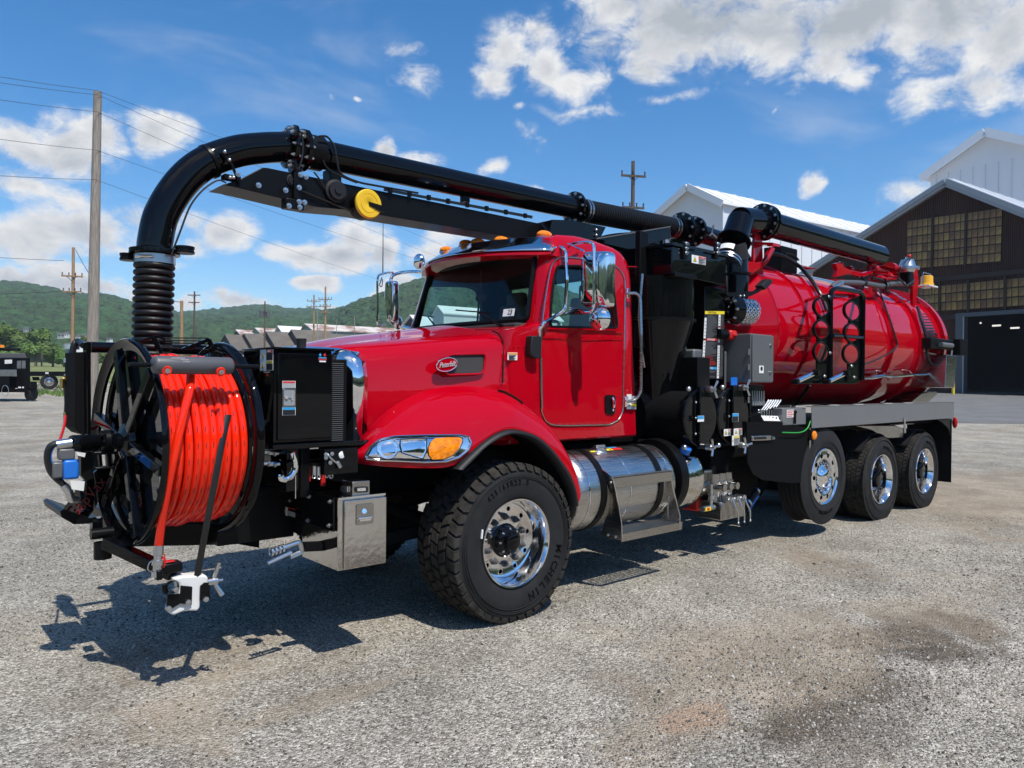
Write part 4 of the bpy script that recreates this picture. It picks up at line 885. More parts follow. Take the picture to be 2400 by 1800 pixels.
for xw in (X1, X2):
    w = wheel('drive_wheel', xw, .035, .498, 'drive', 1, R=.512, W=.275, deep=.165)
    ty = [o for o in bpy.data.objects if o.parent == w and o.name.startswith('tyre')][0]
    arc_text(ty, 'MICHELIN', Vector((xw, 0, .498)), .024, .40, math.radians(20), .045, 'black_matte', sgn=1, bold=.001)
    mb = MB(); c = Vector((xw, .36, .498)); W = .275; mb.lathe([(0, .3), (-.005, .40), (.02, .50), (W/2, .51), (W-.02, .50), (W+.005, .4), (W, .3)], c, Y, 64); flat_bottom(mb); obj('inner_tyre', mb, 'rubber', TR)
    wheel('drive_wheel', xw, 2*YC-.035, .498, 'drive', -1, R=.512, W=.275, deep=.165)
    mb = MB(); mb.lathe([(0, .3), (-.005, .40), (.02, .50), (W/2, .51), (W-.02, .50), (W+.005, .4), (W, .3)], Vector((xw, 2*YC-.36, .498)), -Y, 48); flat_bottom(mb); obj('inner_tyre', mb, 'rubber', TR)
# axles and frame
for xa, r in ((0, .06), (XP, .07), (X1, .10), (X2, .10)):
    zc = .548 if xa == 0 else .655 if xa == XP else .498
    mb = MB(); mb.cyl((xa, .42, zc), (xa, 2.02, zc), r, n=20)
    if xa in (X1, X2): mb.sphere((xa, YC, zc), .24, 20, 12, (1, .8, 1))
    obj('axle', mb, 'black_matte', TR)
for y in (.79, 1.57):
    mb = MB(); s = 1 if y < YC else -1
    mb.box((-1.75, y, .86), (8.35, y+.010, 1.13)); mb.box((-1.75, y, 1.115), (8.35, y+s*.08, 1.13)); mb.box((-1.75, y, .86), (8.35, y+s*.08, .875)); obj('frame_rail', mb, 'black_satin', TR, smooth=0)
    mb = MB()
    for xa in (0,): mb.tube(bez([(xa-.75, y-.06, .84), (xa-.3, y-.06, .66), (xa+.2, y-.06, .64), (xa+.8, y-.06, .84)], 6), .04, 8)
    obj('leaf_spring', mb, 'black_matte', TR)
    mb = MB(); mb.tube(bez([(X1-.1, y-.12, .62), ((X1+X2)/2, y-.12, .80), (X2+.1, y-.12, .62)], 8), .07, 8); obj('walking_beam', mb, 'black_matte', TR)
mb = MB()
for xa in (-1.4, -.6, .7, 1.8, 3.0, 4.0, 5.2, 6.8, 8.2): mb.box((xa-.05, .8, .9), (xa+.05, 1.57, 1.08))
obj('cross_member', mb, 'black_matte', TR, smooth=0)['kind'] = 'stuff'
mb = MB(); mb.cyl((-.3, YC, .95), (.9, YC, .95), .28, n=16); mb.box((-.75, .95, .8), (-.05, 1.5, 1.4)); obj('engine_block', mb, 'black_matte', TR, smooth=0)
mb = MB(); mb.cyl((1.0, YC, .85), (6.0, YC, .6), .06, n=12); obj('drive_shaft', mb, 'black_matte', TR)
for i, (x0, z0) in enumerate(((-.35, .95), (.25, .9), (.9, .95))): mb = MB(); mb.tube(bez([(x0, .5, z0), (x0+.2, .55, z0-.1), (x0+.5, .5, z0+.02)], 6), .02, 8); obj('hydraulic_hose', mb, 'hose_black', TR)

# ---------------------------------------------------------------- hood
def hood_sec(x):
    # x from the nose (-1.08) to the cowl (.34); half section from the bottom of the side to the crown
    t = max(0, (x+1.08)/1.42); zc = 1.925+.235*t**.9-(.05*(1-t)**6); ze = 1.865+.165*t; ys = .38-.10*t+.05*max(0, 1-t*6)
    zb = 1.22
    P = [(ys-.03, zb), (ys-.03, 1.45), (ys-.015, 1.62), (ys, 1.74), (ys+.012, ze-.09), (ys+.03, ze-.045), (ys+.06, ze-.012), (ys+.10, ze+.012), (ys+.17, ze+.03), (ys+.27, ze+.047), (.80, zc-.035), (1.0, zc-.006), (YC, zc+.004)]
    return P+[(2*YC-y, z) for y, z in reversed(P[:-1])]
rows = []
xs = [-1.085, -1.075, -1.05, -1.0, -.9, -.75, -.55, -.35, -.15, .05, .13, .17]
for i, x in enumerate(xs):
    sec = hood_sec(x); sh = {0: .05, 1: .02, 2: .006}.get(i, 0)
    rows.append([(x - (.10*(1-((y-YC)/.86)**2) if x < -.7 else .10*(1-((y-YC)/.86)**2)*max(0, (-.3-x)/.4) if x < -.3 else 0), y+(sh if y < YC else -sh)*(1 if abs(y-YC) > .1 else 0), z-sh) for y, z in sec])
mb = MB(); mb.grid(rows, flip=True); hood = obj('hood', mb, 'red_paint', TR, smooth=60, solid=.012, sub=1)
hood['label'] = 'red sloping engine hood'
# chrome grille surround wrapped on the nose, grille mesh inside it
mb = MB()
def nose(y, z, o=0): return Vector((-1.10-.10*(1-((y-YC)/.86)**2)-o, y, z))
for (r0, r1) in ((0, 1),):
    ring_o = [(.355, 1.24), (.355, 1.70), (.375, 1.80), (.44, 1.862), (.56, 1.885), (.9, 1.905), (YC, 1.91)]
    ring_o = ring_o+[(2*YC-y, z) for y, z in reversed(ring_o[:-1])]
    ring_i = [(.46, 1.24), (.46, 1.66), (.49, 1.74), (.55, 1.775), (.62, 1.79), (.9, 1.80), (YC, 1.80)]
    ring_i = ring_i+[(2*YC-y, z) for y, z in reversed(ring_i[:-1])]
    A0 = [Vector((nose(y, z).x+.11, y+(.005 if y < YC else -.005), z-.002)) for y, z in ring_o]; A1 = [nose(y, z, -.035) for y, z in ring_o]; A2 = [nose(y, z, .012) for y, z in [(a*.6+c_*.4, b*.6+d_*.4) for (a, b), (c_, d_) in zip(ring_o, ring_i)]]; A3 = [nose(y, z, -.0) for y, z in ring_i]; A4 = [nose(y, z, -.06) for y, z in ring_i]
    mb.grid([A0, A1, A2, A3, A4])
obj('grille_surround', mb, 'chrome', TR, smooth=60, solid=.004)
mb = MB(); mb.add([nose(y, z, -.05) for y, z in ring_i], [list(range(len(ring_i)))]); gr = obj('grille', mb, 'grille_black', TR, smooth=0)
mb = MB()
for i in range(46):
    y0 = .47+i*.033
    for j in range(22):
        z0 = 1.26+j*.025; mb.bar(nose(y0+(.016 if j % 2 else 0), z0, -.03), nose(y0+(.016 if j % 2 else 0)+.020, z0, -.03), .004, .012)
obj('grille_mesh', mb, 'stainless', gr, smooth=0)['kind'] = 'stuff'
# side vent with oval badge
def ppoly(pts, y): return [at(px, py, y=y) for px, py in pts]
def z2(x, y): return (780+x/3.687, 850+y/3.687)
def z1(x, y): return (850+x/3.16, 530+y/3.16)
YH = .292
vp = [z1(*q) for q in ((628, 975), (640, 958), (670, 950), (890, 945), (905, 955), (908, 975), (898, 1060), (885, 1085), (860, 1095), (640, 1102), (622, 1090), (618, 1070))]
V = ppoly(vp, YH-.006); mb = MB(); mb.tube(V, .008, 8, closed=True); vent = obj('side_vent', mb, 'red_paint', TR)
mb = MB(); mb.prism([q+Y*.008 for q in V], Y*.01); obj('vent_backing', mb, 'grille_black', vent, smooth=0)
mb = MB(); x0, x1 = V[0].x+.05, V[4].x-.005
zt, zb_ = V[2].z-.012, V[9].z+.012
for j in range(11):
    z0 = zb_+(zt-zb_)*(j+.5)/11
    for i in range(17):
        xx = x0+(x1-x0)*(i+(.5 if j % 2 else 0))/17; mb.tube([(xx+.006*math.cos(a), YH+.001, z0+.005*math.sin(a)) for a in [k*PI/3 for k in range(6)]], .0016, 4, closed=True)
obj('vent_mesh', mb, 'pot_grey', vent, smooth=0)['kind'] = 'stuff'
bc = at(*z1(624, 1025), y=YH-.02); mb = MB(); n = 40; el = [bc+Vector((.088*math.cos(2*PI*i/n), 0, .046*math.sin(2*PI*i/n)+.012*math.cos(2*PI*i/n))) for i in range(n)]
mb.prism(el, Y*.02); bd = obj('badge', mb, 'red_paint', TR, smooth=0); mb = MB(); mb.tube(el, .0042, 8, closed=True); obj('badge_rim', mb, 'chrome', bd)
t = text_mesh('Peterbilt', .052, bc-Y*.005, (1, 0, .13), (0, 0, 1), .005, shear=.35, sx=.76); obj('badge_script', t, 'letter_silver', bd, smooth=0)

# ---------------------------------------------------------------- fenders
from mathutils.bvhtree import BVHTree
Apx = [(170, 775), (200, 700), (330, 530), (480, 400), (620, 310), (800, 238), (950, 203), (1100, 188), (1250, 197), (1400, 228), (1520, 272), (1650, 350), (1750, 430), (1850, 530), (1940, 650), (2010, 800), (2058, 920), (2085, 1030)]
Cpx = [(130, 858), (260, 885), (430, 908), (640, 922), (880, 926), (1060, 920), (1180, 800), (1300, 690), (1400, 622), (1470, 592), (1540, 577), (1640, 590), (1760, 632), (1870, 722), (1960, 835), (2045, 960), (2095, 1100), (2112, 1235)]
def tab(v, T): return lerp_tab(T, v)[0]
ya = lambda i: [.40, .37, .34, .33, .33, .33, .33, .33, .32, .30, .27, .24, .21, .17, .14, .11, .09, .07][i]
yc = lambda i: [.26, .17, .09, .04, .01, 0, -.01, -.015, -.02, -.02, -.02, -.02, -.02, -.02, -.02, -.02, -.02, -.02][i]
Af = [at(*z2(*p), y=ya(i)) for i, p in enumerate(Apx)]; Cf = [at(*z2(*p), y=yc(i)) for i, p in enumerate(Cpx)]
rows = []
m_ = 10
for k in range(m_+1):
    t = k/m_; row = []
    for i in range(len(Af)):
        a, c = Af[i], Cf[i]; p = a.lerp(c, t); s = math.sin(PI*t**.9)
        f = i/(len(Af)-1); out = Vector((-.55*(1-f)**1.2+.10*f, -.75, .35*(1-abs(f-.45)))).normalized()
        p = p+out*s*(.115 if i < 6 else .085 if i < 11 else .05); row.append(p)
    rows.append(row)
# a return lip under the edge
rows.append([q+Vector((0, .03, .008)) for q in rows[-1]])
mbF = MB(); mbF.grid(rows)
fen = obj('fender', mbF, 'red_paint', TR, smooth=70, sub=1, label='red fender bulging over the near front wheel')
mbm = MB(); mbm.v = [Vector((q.x, 2*YC-q.y, q.z)) for q in mbF.v]; mbm.f = [f[::-1] for f in mbF.f]; mbm.mi = list(mbF.mi); obj('fender', mbm, 'red_paint', TR, smooth=70, sub=1)
dg = bpy.context.evaluated_depsgraph_get(); dg.update(); ev = fen.evaluated_get(dg); me_ = ev.to_mesh(); wf = wloc(fen)
BV = BVHTree.FromPolygons([v.co+wf for v in me_.vertices], [list(p.vertices) for p in me_.polygons]); ev.to_mesh_clear()
def onf(px, py, off=0.0):
    d = ray(px, py).normalized(); h = BV.ray_cast(CAM, d, 30)
    if h[0] is None: return at(px, py, y=.0)
    n = h[1] if h[1].dot(d) < 0 else -h[1]; return h[0]+n*off
def patch(pxs, rings, offs):                              # conformed patch: outline of pixels, raised to offs at the middle
    cx = sum(p[0] for p in pxs)/len(pxs); cy = sum(p[1] for p in pxs)/len(pxs); rows = []
    for k in range(rings+1):
        s = 1-k/rings*.97; rows.append([onf(cx+(x-cx)*s, cy+(y-cy)*s, offs[0]+(offs[1]-offs[0])*(k/rings)**.6) for x, y in pxs]); rows[-1].append(rows[-1][0])
    mb = MB(); mb.grid(rows); return mb
def resample(p, n, closed=True):
    p = [Vector((a[0], a[1], 0)) for a in p]; q = fillet(p, 40, 5, closed=True); return [(v.x, v.y) for v in q]
HL = [z2(*q) for q in ((283, 805), (330, 730), (410, 675), (520, 648), (650, 640), (880, 633), (1090, 632), (1165, 645), (1188, 695), (1165, 755), (1090, 815), (970, 853), (790, 858), (560, 846), (380, 836), (295, 826))]
hl = obj('headlight', patch(HL, 4, (.006, .014)), 'chrome', TR, smooth=60, label='chrome framed headlight with clear lamps and amber corner')
mb = MB(); mb.tube([onf(x, y, .010) for x, y in HL], .0085, 8, closed=True); obj('bezel', mb, 'polished', hl)
IN = [z2(*q) for q in ((300, 800), (340, 740), (415, 690), (520, 664), (650, 655), (880, 648), (1075, 648), (1110, 660), (1110, 690), (1080, 750), (1030, 800), (940, 838), (790, 842), (560, 832), (390, 820), (315, 812))]
mb = MB(); mb.tube([onf(x, y, .020) for x, y in IN], .003, 6, closed=True); obj('lens_edge', mb, 'black_satin', hl)
cl = [z2(470+88*math.cos(a), 745+82*math.sin(a)) for a in [2*PI*i/24 for i in range(24)]]
obj('round_lamp', patch(cl, 4, (.016, .0)), 'lens_clear', hl, smooth=60)
mb = MB(); mb.tube([onf(x, y, .018) for x, y in cl], .003, 6, closed=True); obj('lamp_ring', mb, 'chrome', hl)
rc = [z2(*q) for q in ((580, 672), (700, 660), (800, 662), (800, 760), (770, 830), (700, 815), (590, 780), (575, 720))]
obj('square_lamp', patch(rc, 4, (.016, .0)), 'lens_clear', hl, smooth=60)
mb = MB(); mb.tube([onf(x, y, .019) for x, y in rc], .0035, 6, closed=True); obj('lamp_ring', mb, 'black_satin', hl)
am = [z2(*q) for q in ((870, 660), (1000, 650), (1095, 652), (1105, 680), (1075, 745), (1020, 800), (930, 838), (850, 842), (820, 800), (815, 740), (835, 690))]
obj('turn_signal', patch(am, 4, (.020, .032)), 'amber', hl, smooth=60)
# black rubber flare along the wheel arch
Cpf = [at(*z2(*p), y=-.025) for p in Cpx[5:]]; Ipx = [(1130, 925), (1225, 830), (1320, 735), (1420, 668), (1480, 638), (1545, 622), (1640, 632), (1745, 675), (1840, 755), (1930, 860), (2010, 985), (2065, 1110), (2090, 1240)]
Ipf = [at(*z2(*p), y=-.035) for p in Ipx]
o0 = bez(Cpf, 4); o1 = bez(Ipf, 4)
mb = MB(); mb.grid([[q+Y*.05 for q in o0], o0, [a.lerp(b_, .25)-Y*.022 for a, b_ in zip(o0, o1)], [a.lerp(b_, .7)-Y*.022 for a, b_ in zip(o0, o1)], o1, [q+Y*.06 for q in o1]]); obj('fender_flare', mb, 'black_plastic', TR, smooth=60, label='black rubber flare round the wheel arch')
mb = MB(); mb.grid([[q+Y*.02 for q in o0], [q+Y*.55 for q in o0]]); obj('inner_fender', mb, 'black_matte', TR, smooth=60, solid=.01)
mbm = MB(); mbm.v = [Vector((q.x, 2*YC-q.y, q.z)) for q in mb.v]; mbm.f = [f[::-1] for f in mb.f]; mbm.mi = list(mb.mi); obj('inner_fender', mbm, 'black_matte', TR, smooth=60)
mb = MB(); mb.tube(bez([onf(*z2(*q), .006) for q in ((1430, 248), (1480, 262), (1560, 302), (1640, 358))], 5), .009, 6); obj('fender_seal', mb, 'black_matte', TR)

# ---------------------------------------------------------------- cab
prof = [(1.635, 1.20), (1.635, 2.60), (1.628, 2.69), (1.60, 2.765), (1.54, 2.82), (1.44, 2.85), (1.2, 2.878), (.98, 2.888), (.80, 2.87), (.70, 2.83), (.655, 2.74), (.50, 2.135), (.36, 2.10), (.15, 2.06), (.14, 2.0), (.14, 1.20)]
def taper(y, z):
    s = 1 if y < YC else -1; return y+s*max(0, z-2.12)*.13
def cabshape(ins, ylo, yhi, inner=False):
    cx, cz = .95, 2.0; rings = []
    for (yy, sc) in ((ylo, .10), (ylo+.012, .045), (ylo+.045, .012), (ylo+.10, 0), (.8, 0), (YC, 0), (2*YC-.8, 0), (yhi-.10, 0), (yhi-.045, .012), (yhi-.012, .045), (yhi, .10)):
        ring = []
        for (x, z) in prof:
            d = Vector((x-cx, z-cz)); l = d.length; d = d*(1-(ins+(sc if (z > 2.5) else sc*.35))/l); xx, zz = cx+d.x, cz+d.y
            f = 1-((yy-YC)/.95)**2
            if x < .72: xx -= .10*f
            if z > 2.8: zz += .02*f
            ring.append((xx, taper(yy, zz), zz))
        rings.append(ring)
    mb = MB(); n = len(prof); o = 0
    for r in rings: mb.v += [Vector(p) for p in r]
    for i in range(len(rings)-1):
        for j in range(n): mb.f.append([i*n+j, i*n+(j+1) % n, (i+1)*n+(j+1) % n, (i+1)*n+j]); mb.mi.append(0)
    mb.f.append(list(range(n))[::-1]); mb.f.append([(len(rings)-1)*n+j for j in range(n)]); mb.mi += [0, 0]
    return mb
YS = .27
outer = cabshape(0, YS, 2*YC-YS); inner = cabshape(.055, YS+.05, 2*YC-YS-.05)
win_px = [z1(*q) for q in ((1480, 290), (1620, 288), (1790, 300), (1850, 335), (1885, 405), (1886, 600), (1884, 752), (1640, 750), (1388, 745), (1400, 600), (1440, 400))]
wn = ppoly(win_px, YS); cut = MB(); cut.add(inner.v, inner.f)
cab_s = shell(outer, inner)
cut = MB(); wcut = [q+Vector((0, -.2, 0)) for q in wn]; cut.prism(wcut, Y*.62); cab_s = boolean_cut(cab_s, cut, True)
cut = MB(); cut.prism([Vector((q.x, 2*YC-.55, q.z)) for q in wn], Y*.6); cab_s = boolean_cut(cab_s, cut, True)
# windshield opening
def ws(y, t, o=0):                                        # point of the windshield surface, t=0 base, 1 top
    f = 1-((y-YC)/.95)**2; x = .50+(.655-.50)*t; z = 2.135+(2.74-2.135)*t
    return Vector((x-.10*f-o, taper(y, z) if False else y+(1 if y < YC else -1)*max(0, z-2.12)*.10*abs(y-YC)/.95, z+o*.26))
cut = MB(); ys = [.42, .45, .7, YC, 2*YC-.7, 2*YC-.45, 2*YC-.42]
o_ = [[.045, .955], [.02, .97]]
cutr = []
ring = [ws(y, .04, .2) for y in ys]+[ws(y, .93, .2) for y in reversed(ys)]; ring2 = [ws(y, .04, -.25) for y in ys]+[ws(y, .93, -.25) for y in reversed(ys)]
n = len(ring); cut.v = ring+ring2; cut.f = [list(range(n)), list(range(2*n-1, n-1, -1))]+[[i, i+n, (i+1) % n+n, (i+1) % n] for i in range(n)]; cut.mi = [0]*len(cut.f)
cab_s = boolean_cut(cab_s, cut, True); ws_cut_mb = cut
cut = MB(); cut.box((1.4, .5, 2.2), (1.8, 1.94, 2.62)); cab_s = boolean_cut(cab_s, cut, True)
for k, f in enumerate(cab_s.f):                            # faces that look inwards are the dark cab lining
    c_ = sum((cab_s.v[i] for i in f), Vector())/len(f); nn = Vector()
    for i in range(len(f)): a_, b_ = cab_s.v[f[i]], cab_s.v[f[(i+1) % len(f)]]; nn += Vector(((a_.y-b_.y)*(a_.z+b_.z), (a_.z-b_.z)*(a_.x+b_.x), (a_.x-b_.x)*(a_.y+b_.y)))
    tgt = Vector((1.0, YC, 2.0))-c_
    cab_s.mi[k] = 1 if nn.normalized().dot(tgt.normalized()) > .25 else 0
cab = obj('cab', cab_s, ['red_paint', 'interior'], TR, smooth=38, label='red cab with riveted door', bevel=.005)
mb = MB(); rows = [[ws(y, t, -.012) for y in [.40+1.64*i/16 for i in range(17)]] for t in (.02, .25, .5, .75, .95)]; mb.grid(rows); wsg = obj('windshield', mb, 'cab_glass', cab, smooth=80)
mb = MB(); mb.tube(fillet([ws(.425, .035, .004), ws(.45, .93, .004)]+[ws(y, .935, .004) for y in (.7, .95, YC, 1.49, 1.74)]+[ws(1.99, .93, .004), ws(2.015, .035, .004)]+[ws(y, .035, .004) for y in (1.74, 1.49, YC, .95, .7)], .05, 4, closed=True), .020, 8, closed=True); obj('windshield_seal', mb, 'black_satin', wsg)
for s in (0, 1):
    P = [Vector((q.x, taper(YS+.03, q.z) if s == 0 else 2*YC-taper(YS+.03, q.z), q.z)) for q in wn]
    cc = sum(P, Vector())/len(P); P = [cc+(q-cc)*1.03 for q in P]; mb = MB(); mb.prism(P, Y*(.005 if s == 0 else -.005)); sg = obj('side_window', mb, 'cab_glass', cab, smooth=0)
    P2 = [Vector((q.x, (taper(YS, q.z)-.006) if s == 0 else 2*YC-taper(YS, q.z)+.006, q.z)) for q in wn]; mb = MB(); mb.tube(fillet(P2, .03, 3, closed=True), .011, 6, closed=True); obj('window_seal', mb, 'black_satin', sg)
mb = MB(); mb.box((1.585, .48, 2.18), (1.59, 1.96, 2.64)); obj('rear_window', mb, 'cab_glass', cab, smooth=0)
# interior
mb = MB(); mb.box((.32, .40, 1.95), (.72, 2.04, 2.13)); mb.prism([(.45, .6, 2.1), (.7, .6, 2.1), (.66, .6, 2.2), (.5, .6, 2.18)], Y*.5); obj('dashboard', mb, 'interior', cab, bevel=.02)
for y in (.45, 1.45):
    mb = MB(); mb.box((1.0, y, 1.55), (1.5, y+.5, 1.78)); mb.prism([(1.38, y+.03, 1.75), (1.5, y+.03, 1.75), (1.55, y+.03, 2.42), (1.44, y+.03, 2.45)], Y*.44); mb.box((1.44, y+.13, 2.42), (1.54, y+.37, 2.56)); obj('seat', mb, 'seat_grey', cab, bevel=.03)
mb = MB(); sc_ = Vector((.82, .72, 2.08)); ax_ = Vector((-.5, 0, .8)).normalized(); u = Y; w_ = ax_.cross(u); mb.tube([sc_+(u*math.cos(a)+w_*math.sin(a))*.22 for a in [2*PI*i/28 for i in range(28)]], .014, 8, closed=True); mb.tube([sc_-u*.2, sc_, sc_+u*.2], .012, 6); mb.tube([sc_, sc_-ax_*.3], .03, 8); obj('steering_wheel', mb, 'interior', cab)
mb = MB(); mb.box((.12, .35, 1.3), (1.5, 2.09, 1.34)); obj('cab_floor', mb, 'interior', cab)
mb = MB(); p = at(1127, 698, x=.66); mb.sphere(p, .055, 12, 8, (.5, 1.3, .8)); mb.tube([p, p+Vector((.0, 0, .25))], .008, 6); obj('sun_visor_mirror', mb, 'interior', cab)
p = ws(.62, .12, .006); mb = MB(); mb.prism([ws(.57, .10, .006), ws(.69, .10, .006), ws(.69, .20, .006), ws(.57, .20, .006)], Vector((-.002, 0, 0))); st = obj('windshield_sticker', mb, 'white_label', cab, smooth=0)
t = text_mesh('23', .06, ws(.615, .15, .010), (.0, -1, 0), (.25, 0, 1), .002); obj('sticker_print', t, 'print_black', st, smooth=0)
# cab panel line, cowl seam, rivets
def onside(px, py, o=0):
    q = at(px, py, y=YS);
    for _ in range(3): q = at(px, py, y=taper(YS, q.z))
    return q-Y*o
mb = MB(); 
sl = [onside(*z1(*q), .004) for q in ((1318, 1360), (1317, 940), (1322, 760), (1345, 560), (1385, 330), (1405, 270), (1450, 232), (1520, 228), (1640, 240), (1780, 255), (1880, 300), (1930, 360), (1942, 440), (1935, 900), (1925, 1370), (1895, 1435), (1830, 1470), (1500, 1478), (1400, 1473), (1345, 1440))]
door_out = list(sl)
mb.tube(fillet(sl, .03, 3, closed=True), .0062, 6, closed=True); 
dsh = MB(); dsh.prism([q+Y*.004 for q in fillet(door_out, .03, 3, closed=True)], Y*.02)
# door skin: lower panel and window frame, 6 mm proud of the cab side
low = [q for q in door_out if q.z < 2.13]; 
dm = boolean_cut(dsh, MB().prism([q-Y*.3 for q in wn], Y*.8))
for q in dm.v: pass
door = obj('door', dm, 'red_paint', cab, smooth=25, label='red driver door with riveted edge')
obj('door_seal', mb, 'stainless', door)
mb = MB(); mb.tube([onside(*z1(1318, 1350), .012), onside(*z1(1312, 975), .012)], .011, 8); obj('door_hinge', mb, 'stainless', door)
def rivets(pts, n, name, parent, off=.009, r=.0062):
    mb = MB(); P = [onside(*z1(*q), off) for q in pts]; L_ = [(b_-a).length for a, b_ in zip(P, P[1:])]; tot = sum(L_)
    for i in range(n):
        s = tot*(i+.5)/n; k = 0
        while s > L_[k] and k < len(L_)-1: s -= L_[k]; k += 1
        q = P[k].lerp(P[k+1], s/L_[k]); mb.sphere(q, r, 6, 4, (1, .7, 1))
    o = obj(name, mb, 'red_paint', parent); o['kind'] = 'stuff'; return o
rivets([(1380, 808), (1910, 818)], 11, 'door_rivets', door); rivets([(1405, 1450), (1860, 1450)], 9, 'door_rivets', door); rivets([(1905, 880), (1900, 1330)], 8, 'door_rivets', door)
rivets([(1500, 1568), (1990, 1545)], 8, 'sill_rivets', cab); rivets([(1460, 1510), (1990, 1500)], 9, 'sill_rivets', cab); rivets([(1297, 1300), (1297, 900)], 9, 'cowl_rivets', cab); rivets([(1062, 1180), (1062, 900)], 5, 'cowl_rivets', cab); rivets([(1065, 888), (1240, 890)], 5, 'cowl_rivets', cab); rivets([(1310, 700), (1375, 330)], 9, 'pillar_rivets', cab); rivets([(1950, 300), (2020, 300)], 3, 'roof_rivets', cab); rivets([(1985, 1100), (1985, 700)], 4, 'rear_rivets', cab)
mb = MB(); mb.bar(onside(*z1(1320, 757), .009), onside(*z1(1925, 770), .009), .006, .012); mb.bar(onside(*z1(1325, 822), .009), onside(*z1(1922, 828), .009), .004, .006); obj('belt_line', mb, 'red_paint', door, smooth=0)
q0 = at(*z1(1050, 905), y=.29); 
sp = [z1(*q) for q in ((960, 775), (1000, 790), (1030, 830), (1042, 900), (1040, 1000), (1038, 1160))]
mb = MB(); mb.tube(fillet([at(*p, y=.262+max(0, (906-p[1]))*.0006) for p in sp], .04, 3), .005, 6); obj('hood_seam', mb, 'black_matte', TR)
mb = MB(); mb.prism([onside(*z1(*q), .006) for q in ((1070, 935), (1142, 937), (1141, 993), (1069, 991))], Y*.003); dl = obj('label_plate', mb, 'white_label', cab, smooth=0)
mb = MB(); mb.prism([onside(*z1(*q), .008) for q in ((1072, 938), (1140, 940), (1140, 952), (1072, 950))], Y*.001); obj('label_band', mb, 'orange_label', dl, smooth=0)
mb = MB()
for k in range(5): mb.bar(onside(*z1(1078, 958+k*7), .0085), onside(*z1(1132-(k*9) % 22, 959+k*7), .0085), .0015, .004)
obj('label_print', mb, 'print_black', dl, smooth=0)
# door handle
mb = MB(); hp = [onside(*z1(*q), .010) for q in ((1800, 1250), (1855, 1250), (1867, 1265), (1865, 1380), (1850, 1395), (1805, 1392), (1792, 1378), (1790, 1265))]; mb.prism(fillet(hp, .015, 3, closed=True), Y*.012); hd = obj('door_handle', mb, 'black_satin', cab, smooth=30)
mb = MB(); mb.tube([onside(*z1(1838, 1268), .018), onside(*z1(1842, 1300), .028), onside(*z1(1842, 1345), .026)], .012, 8); mb.sphere(onside(*z1(1845, 1362), .014), .012); obj('handle_lever', mb, 'chrome', hd)
# wipers
for (base, tip, b0, b1) in ((z1(1040, 740), z1(850, 635), z1(690, 622), z1(950, 645)), (z1(560, 745), z1(480, 668), z1(425, 660), z1(525, 672))):
    yb = .56 if base[0] > 1100 else 1.93
    B_ = at(*base, y=yb); xw = B_.x-.035
    mb = MB(); mb.cyl(B_+X*.02, B_-X*.03, .018, n=12); mb.tube([B_-X*.03, at(*tip, x=xw-.02)], [.010, .006], 6); w = obj('wiper_arm', mb, 'black_satin', cab)
    mb = MB(); mb.tube([at(*b0, x=xw-.005 if yb < 1 else xw-.01), at(*tip, x=xw-.012), at(*b1, x=xw-.0)], .006, 6); obj('wiper_blade', mb, 'black_satin', w)
# visor
def vis(y, x0, k, z): return Vector((x0+k*((y-YC)/.9)**2, y, z))
ysv = [.33+i*(1.78/20) for i in range(21)]
low_ = [vis(y, .27, .36, 2.725-.02*((y-YC)/.9)**2) for y in ysv]; upp = [vis(min(max(y, .43), 2.01), .47, .34, 2.848-.01*((y-YC)/.9)**2) for y in ysv]
mb = MB(); mid = [a.lerp(b_, .12)+Vector((0, 0, .004)) for a, b_ in zip(low_, upp)]
mb.grid([low_, mid, upp]); mb.grid([upp, [q+Vector((.12, 0, -.01)) for q in upp]]); visor = obj('sun_visor', mb, 'polished', cab, smooth=30, solid=.004, label='polished sun visor over the windshield')
mb = MB(); mb.grid([[q+Vector((.004, 0, -.008)) for q in low_], [q+Vector((.004, 0, -.034)) for q in low_], [q+Vector((.16, 0, -.045)) for q in low_], [Vector((max(q.x+.33, .62), q.y, 2.735)) for q in low_]]); obj('visor_underside', mb, 'red_paint', visor, smooth=20, solid=.004)
for px, ww in ((1280, 1), (1180, 1), (1125, .9), (1098, .9), (1052, .8)):
    p = at(px, {1280: 552, 1180: 565, 1125: 570, 1098: 573, 1052: 588}[px], z=2.885); p.y = min(p.y, 1.95); mb = MB()
    mb.sphere(p+Vector((-.02, 0, .0)), .052, 14, 8, (1.5, .95, .75)); ml = obj('marker_light', mb, 'amber', cab); mb = MB(); mb.tube([p+Vector((.03, 0, -.02)), p+Vector((.15, 0, -.03))], [.042, .012], 12); mb.sphere(p+Vector((-.02, 0, -.022)), .058, 14, 6, (1.5, .9, .4)); obj('light_base', mb, 'polished', ml)
# round lamp at the far end of the visor
p = at(*z1(418, 262), y=2.02); mb = MB(); mb.sphere(p, .075, 16, 10, (.6, 1, 1)); obj('spot_lamp', mb, 'chrome', cab)
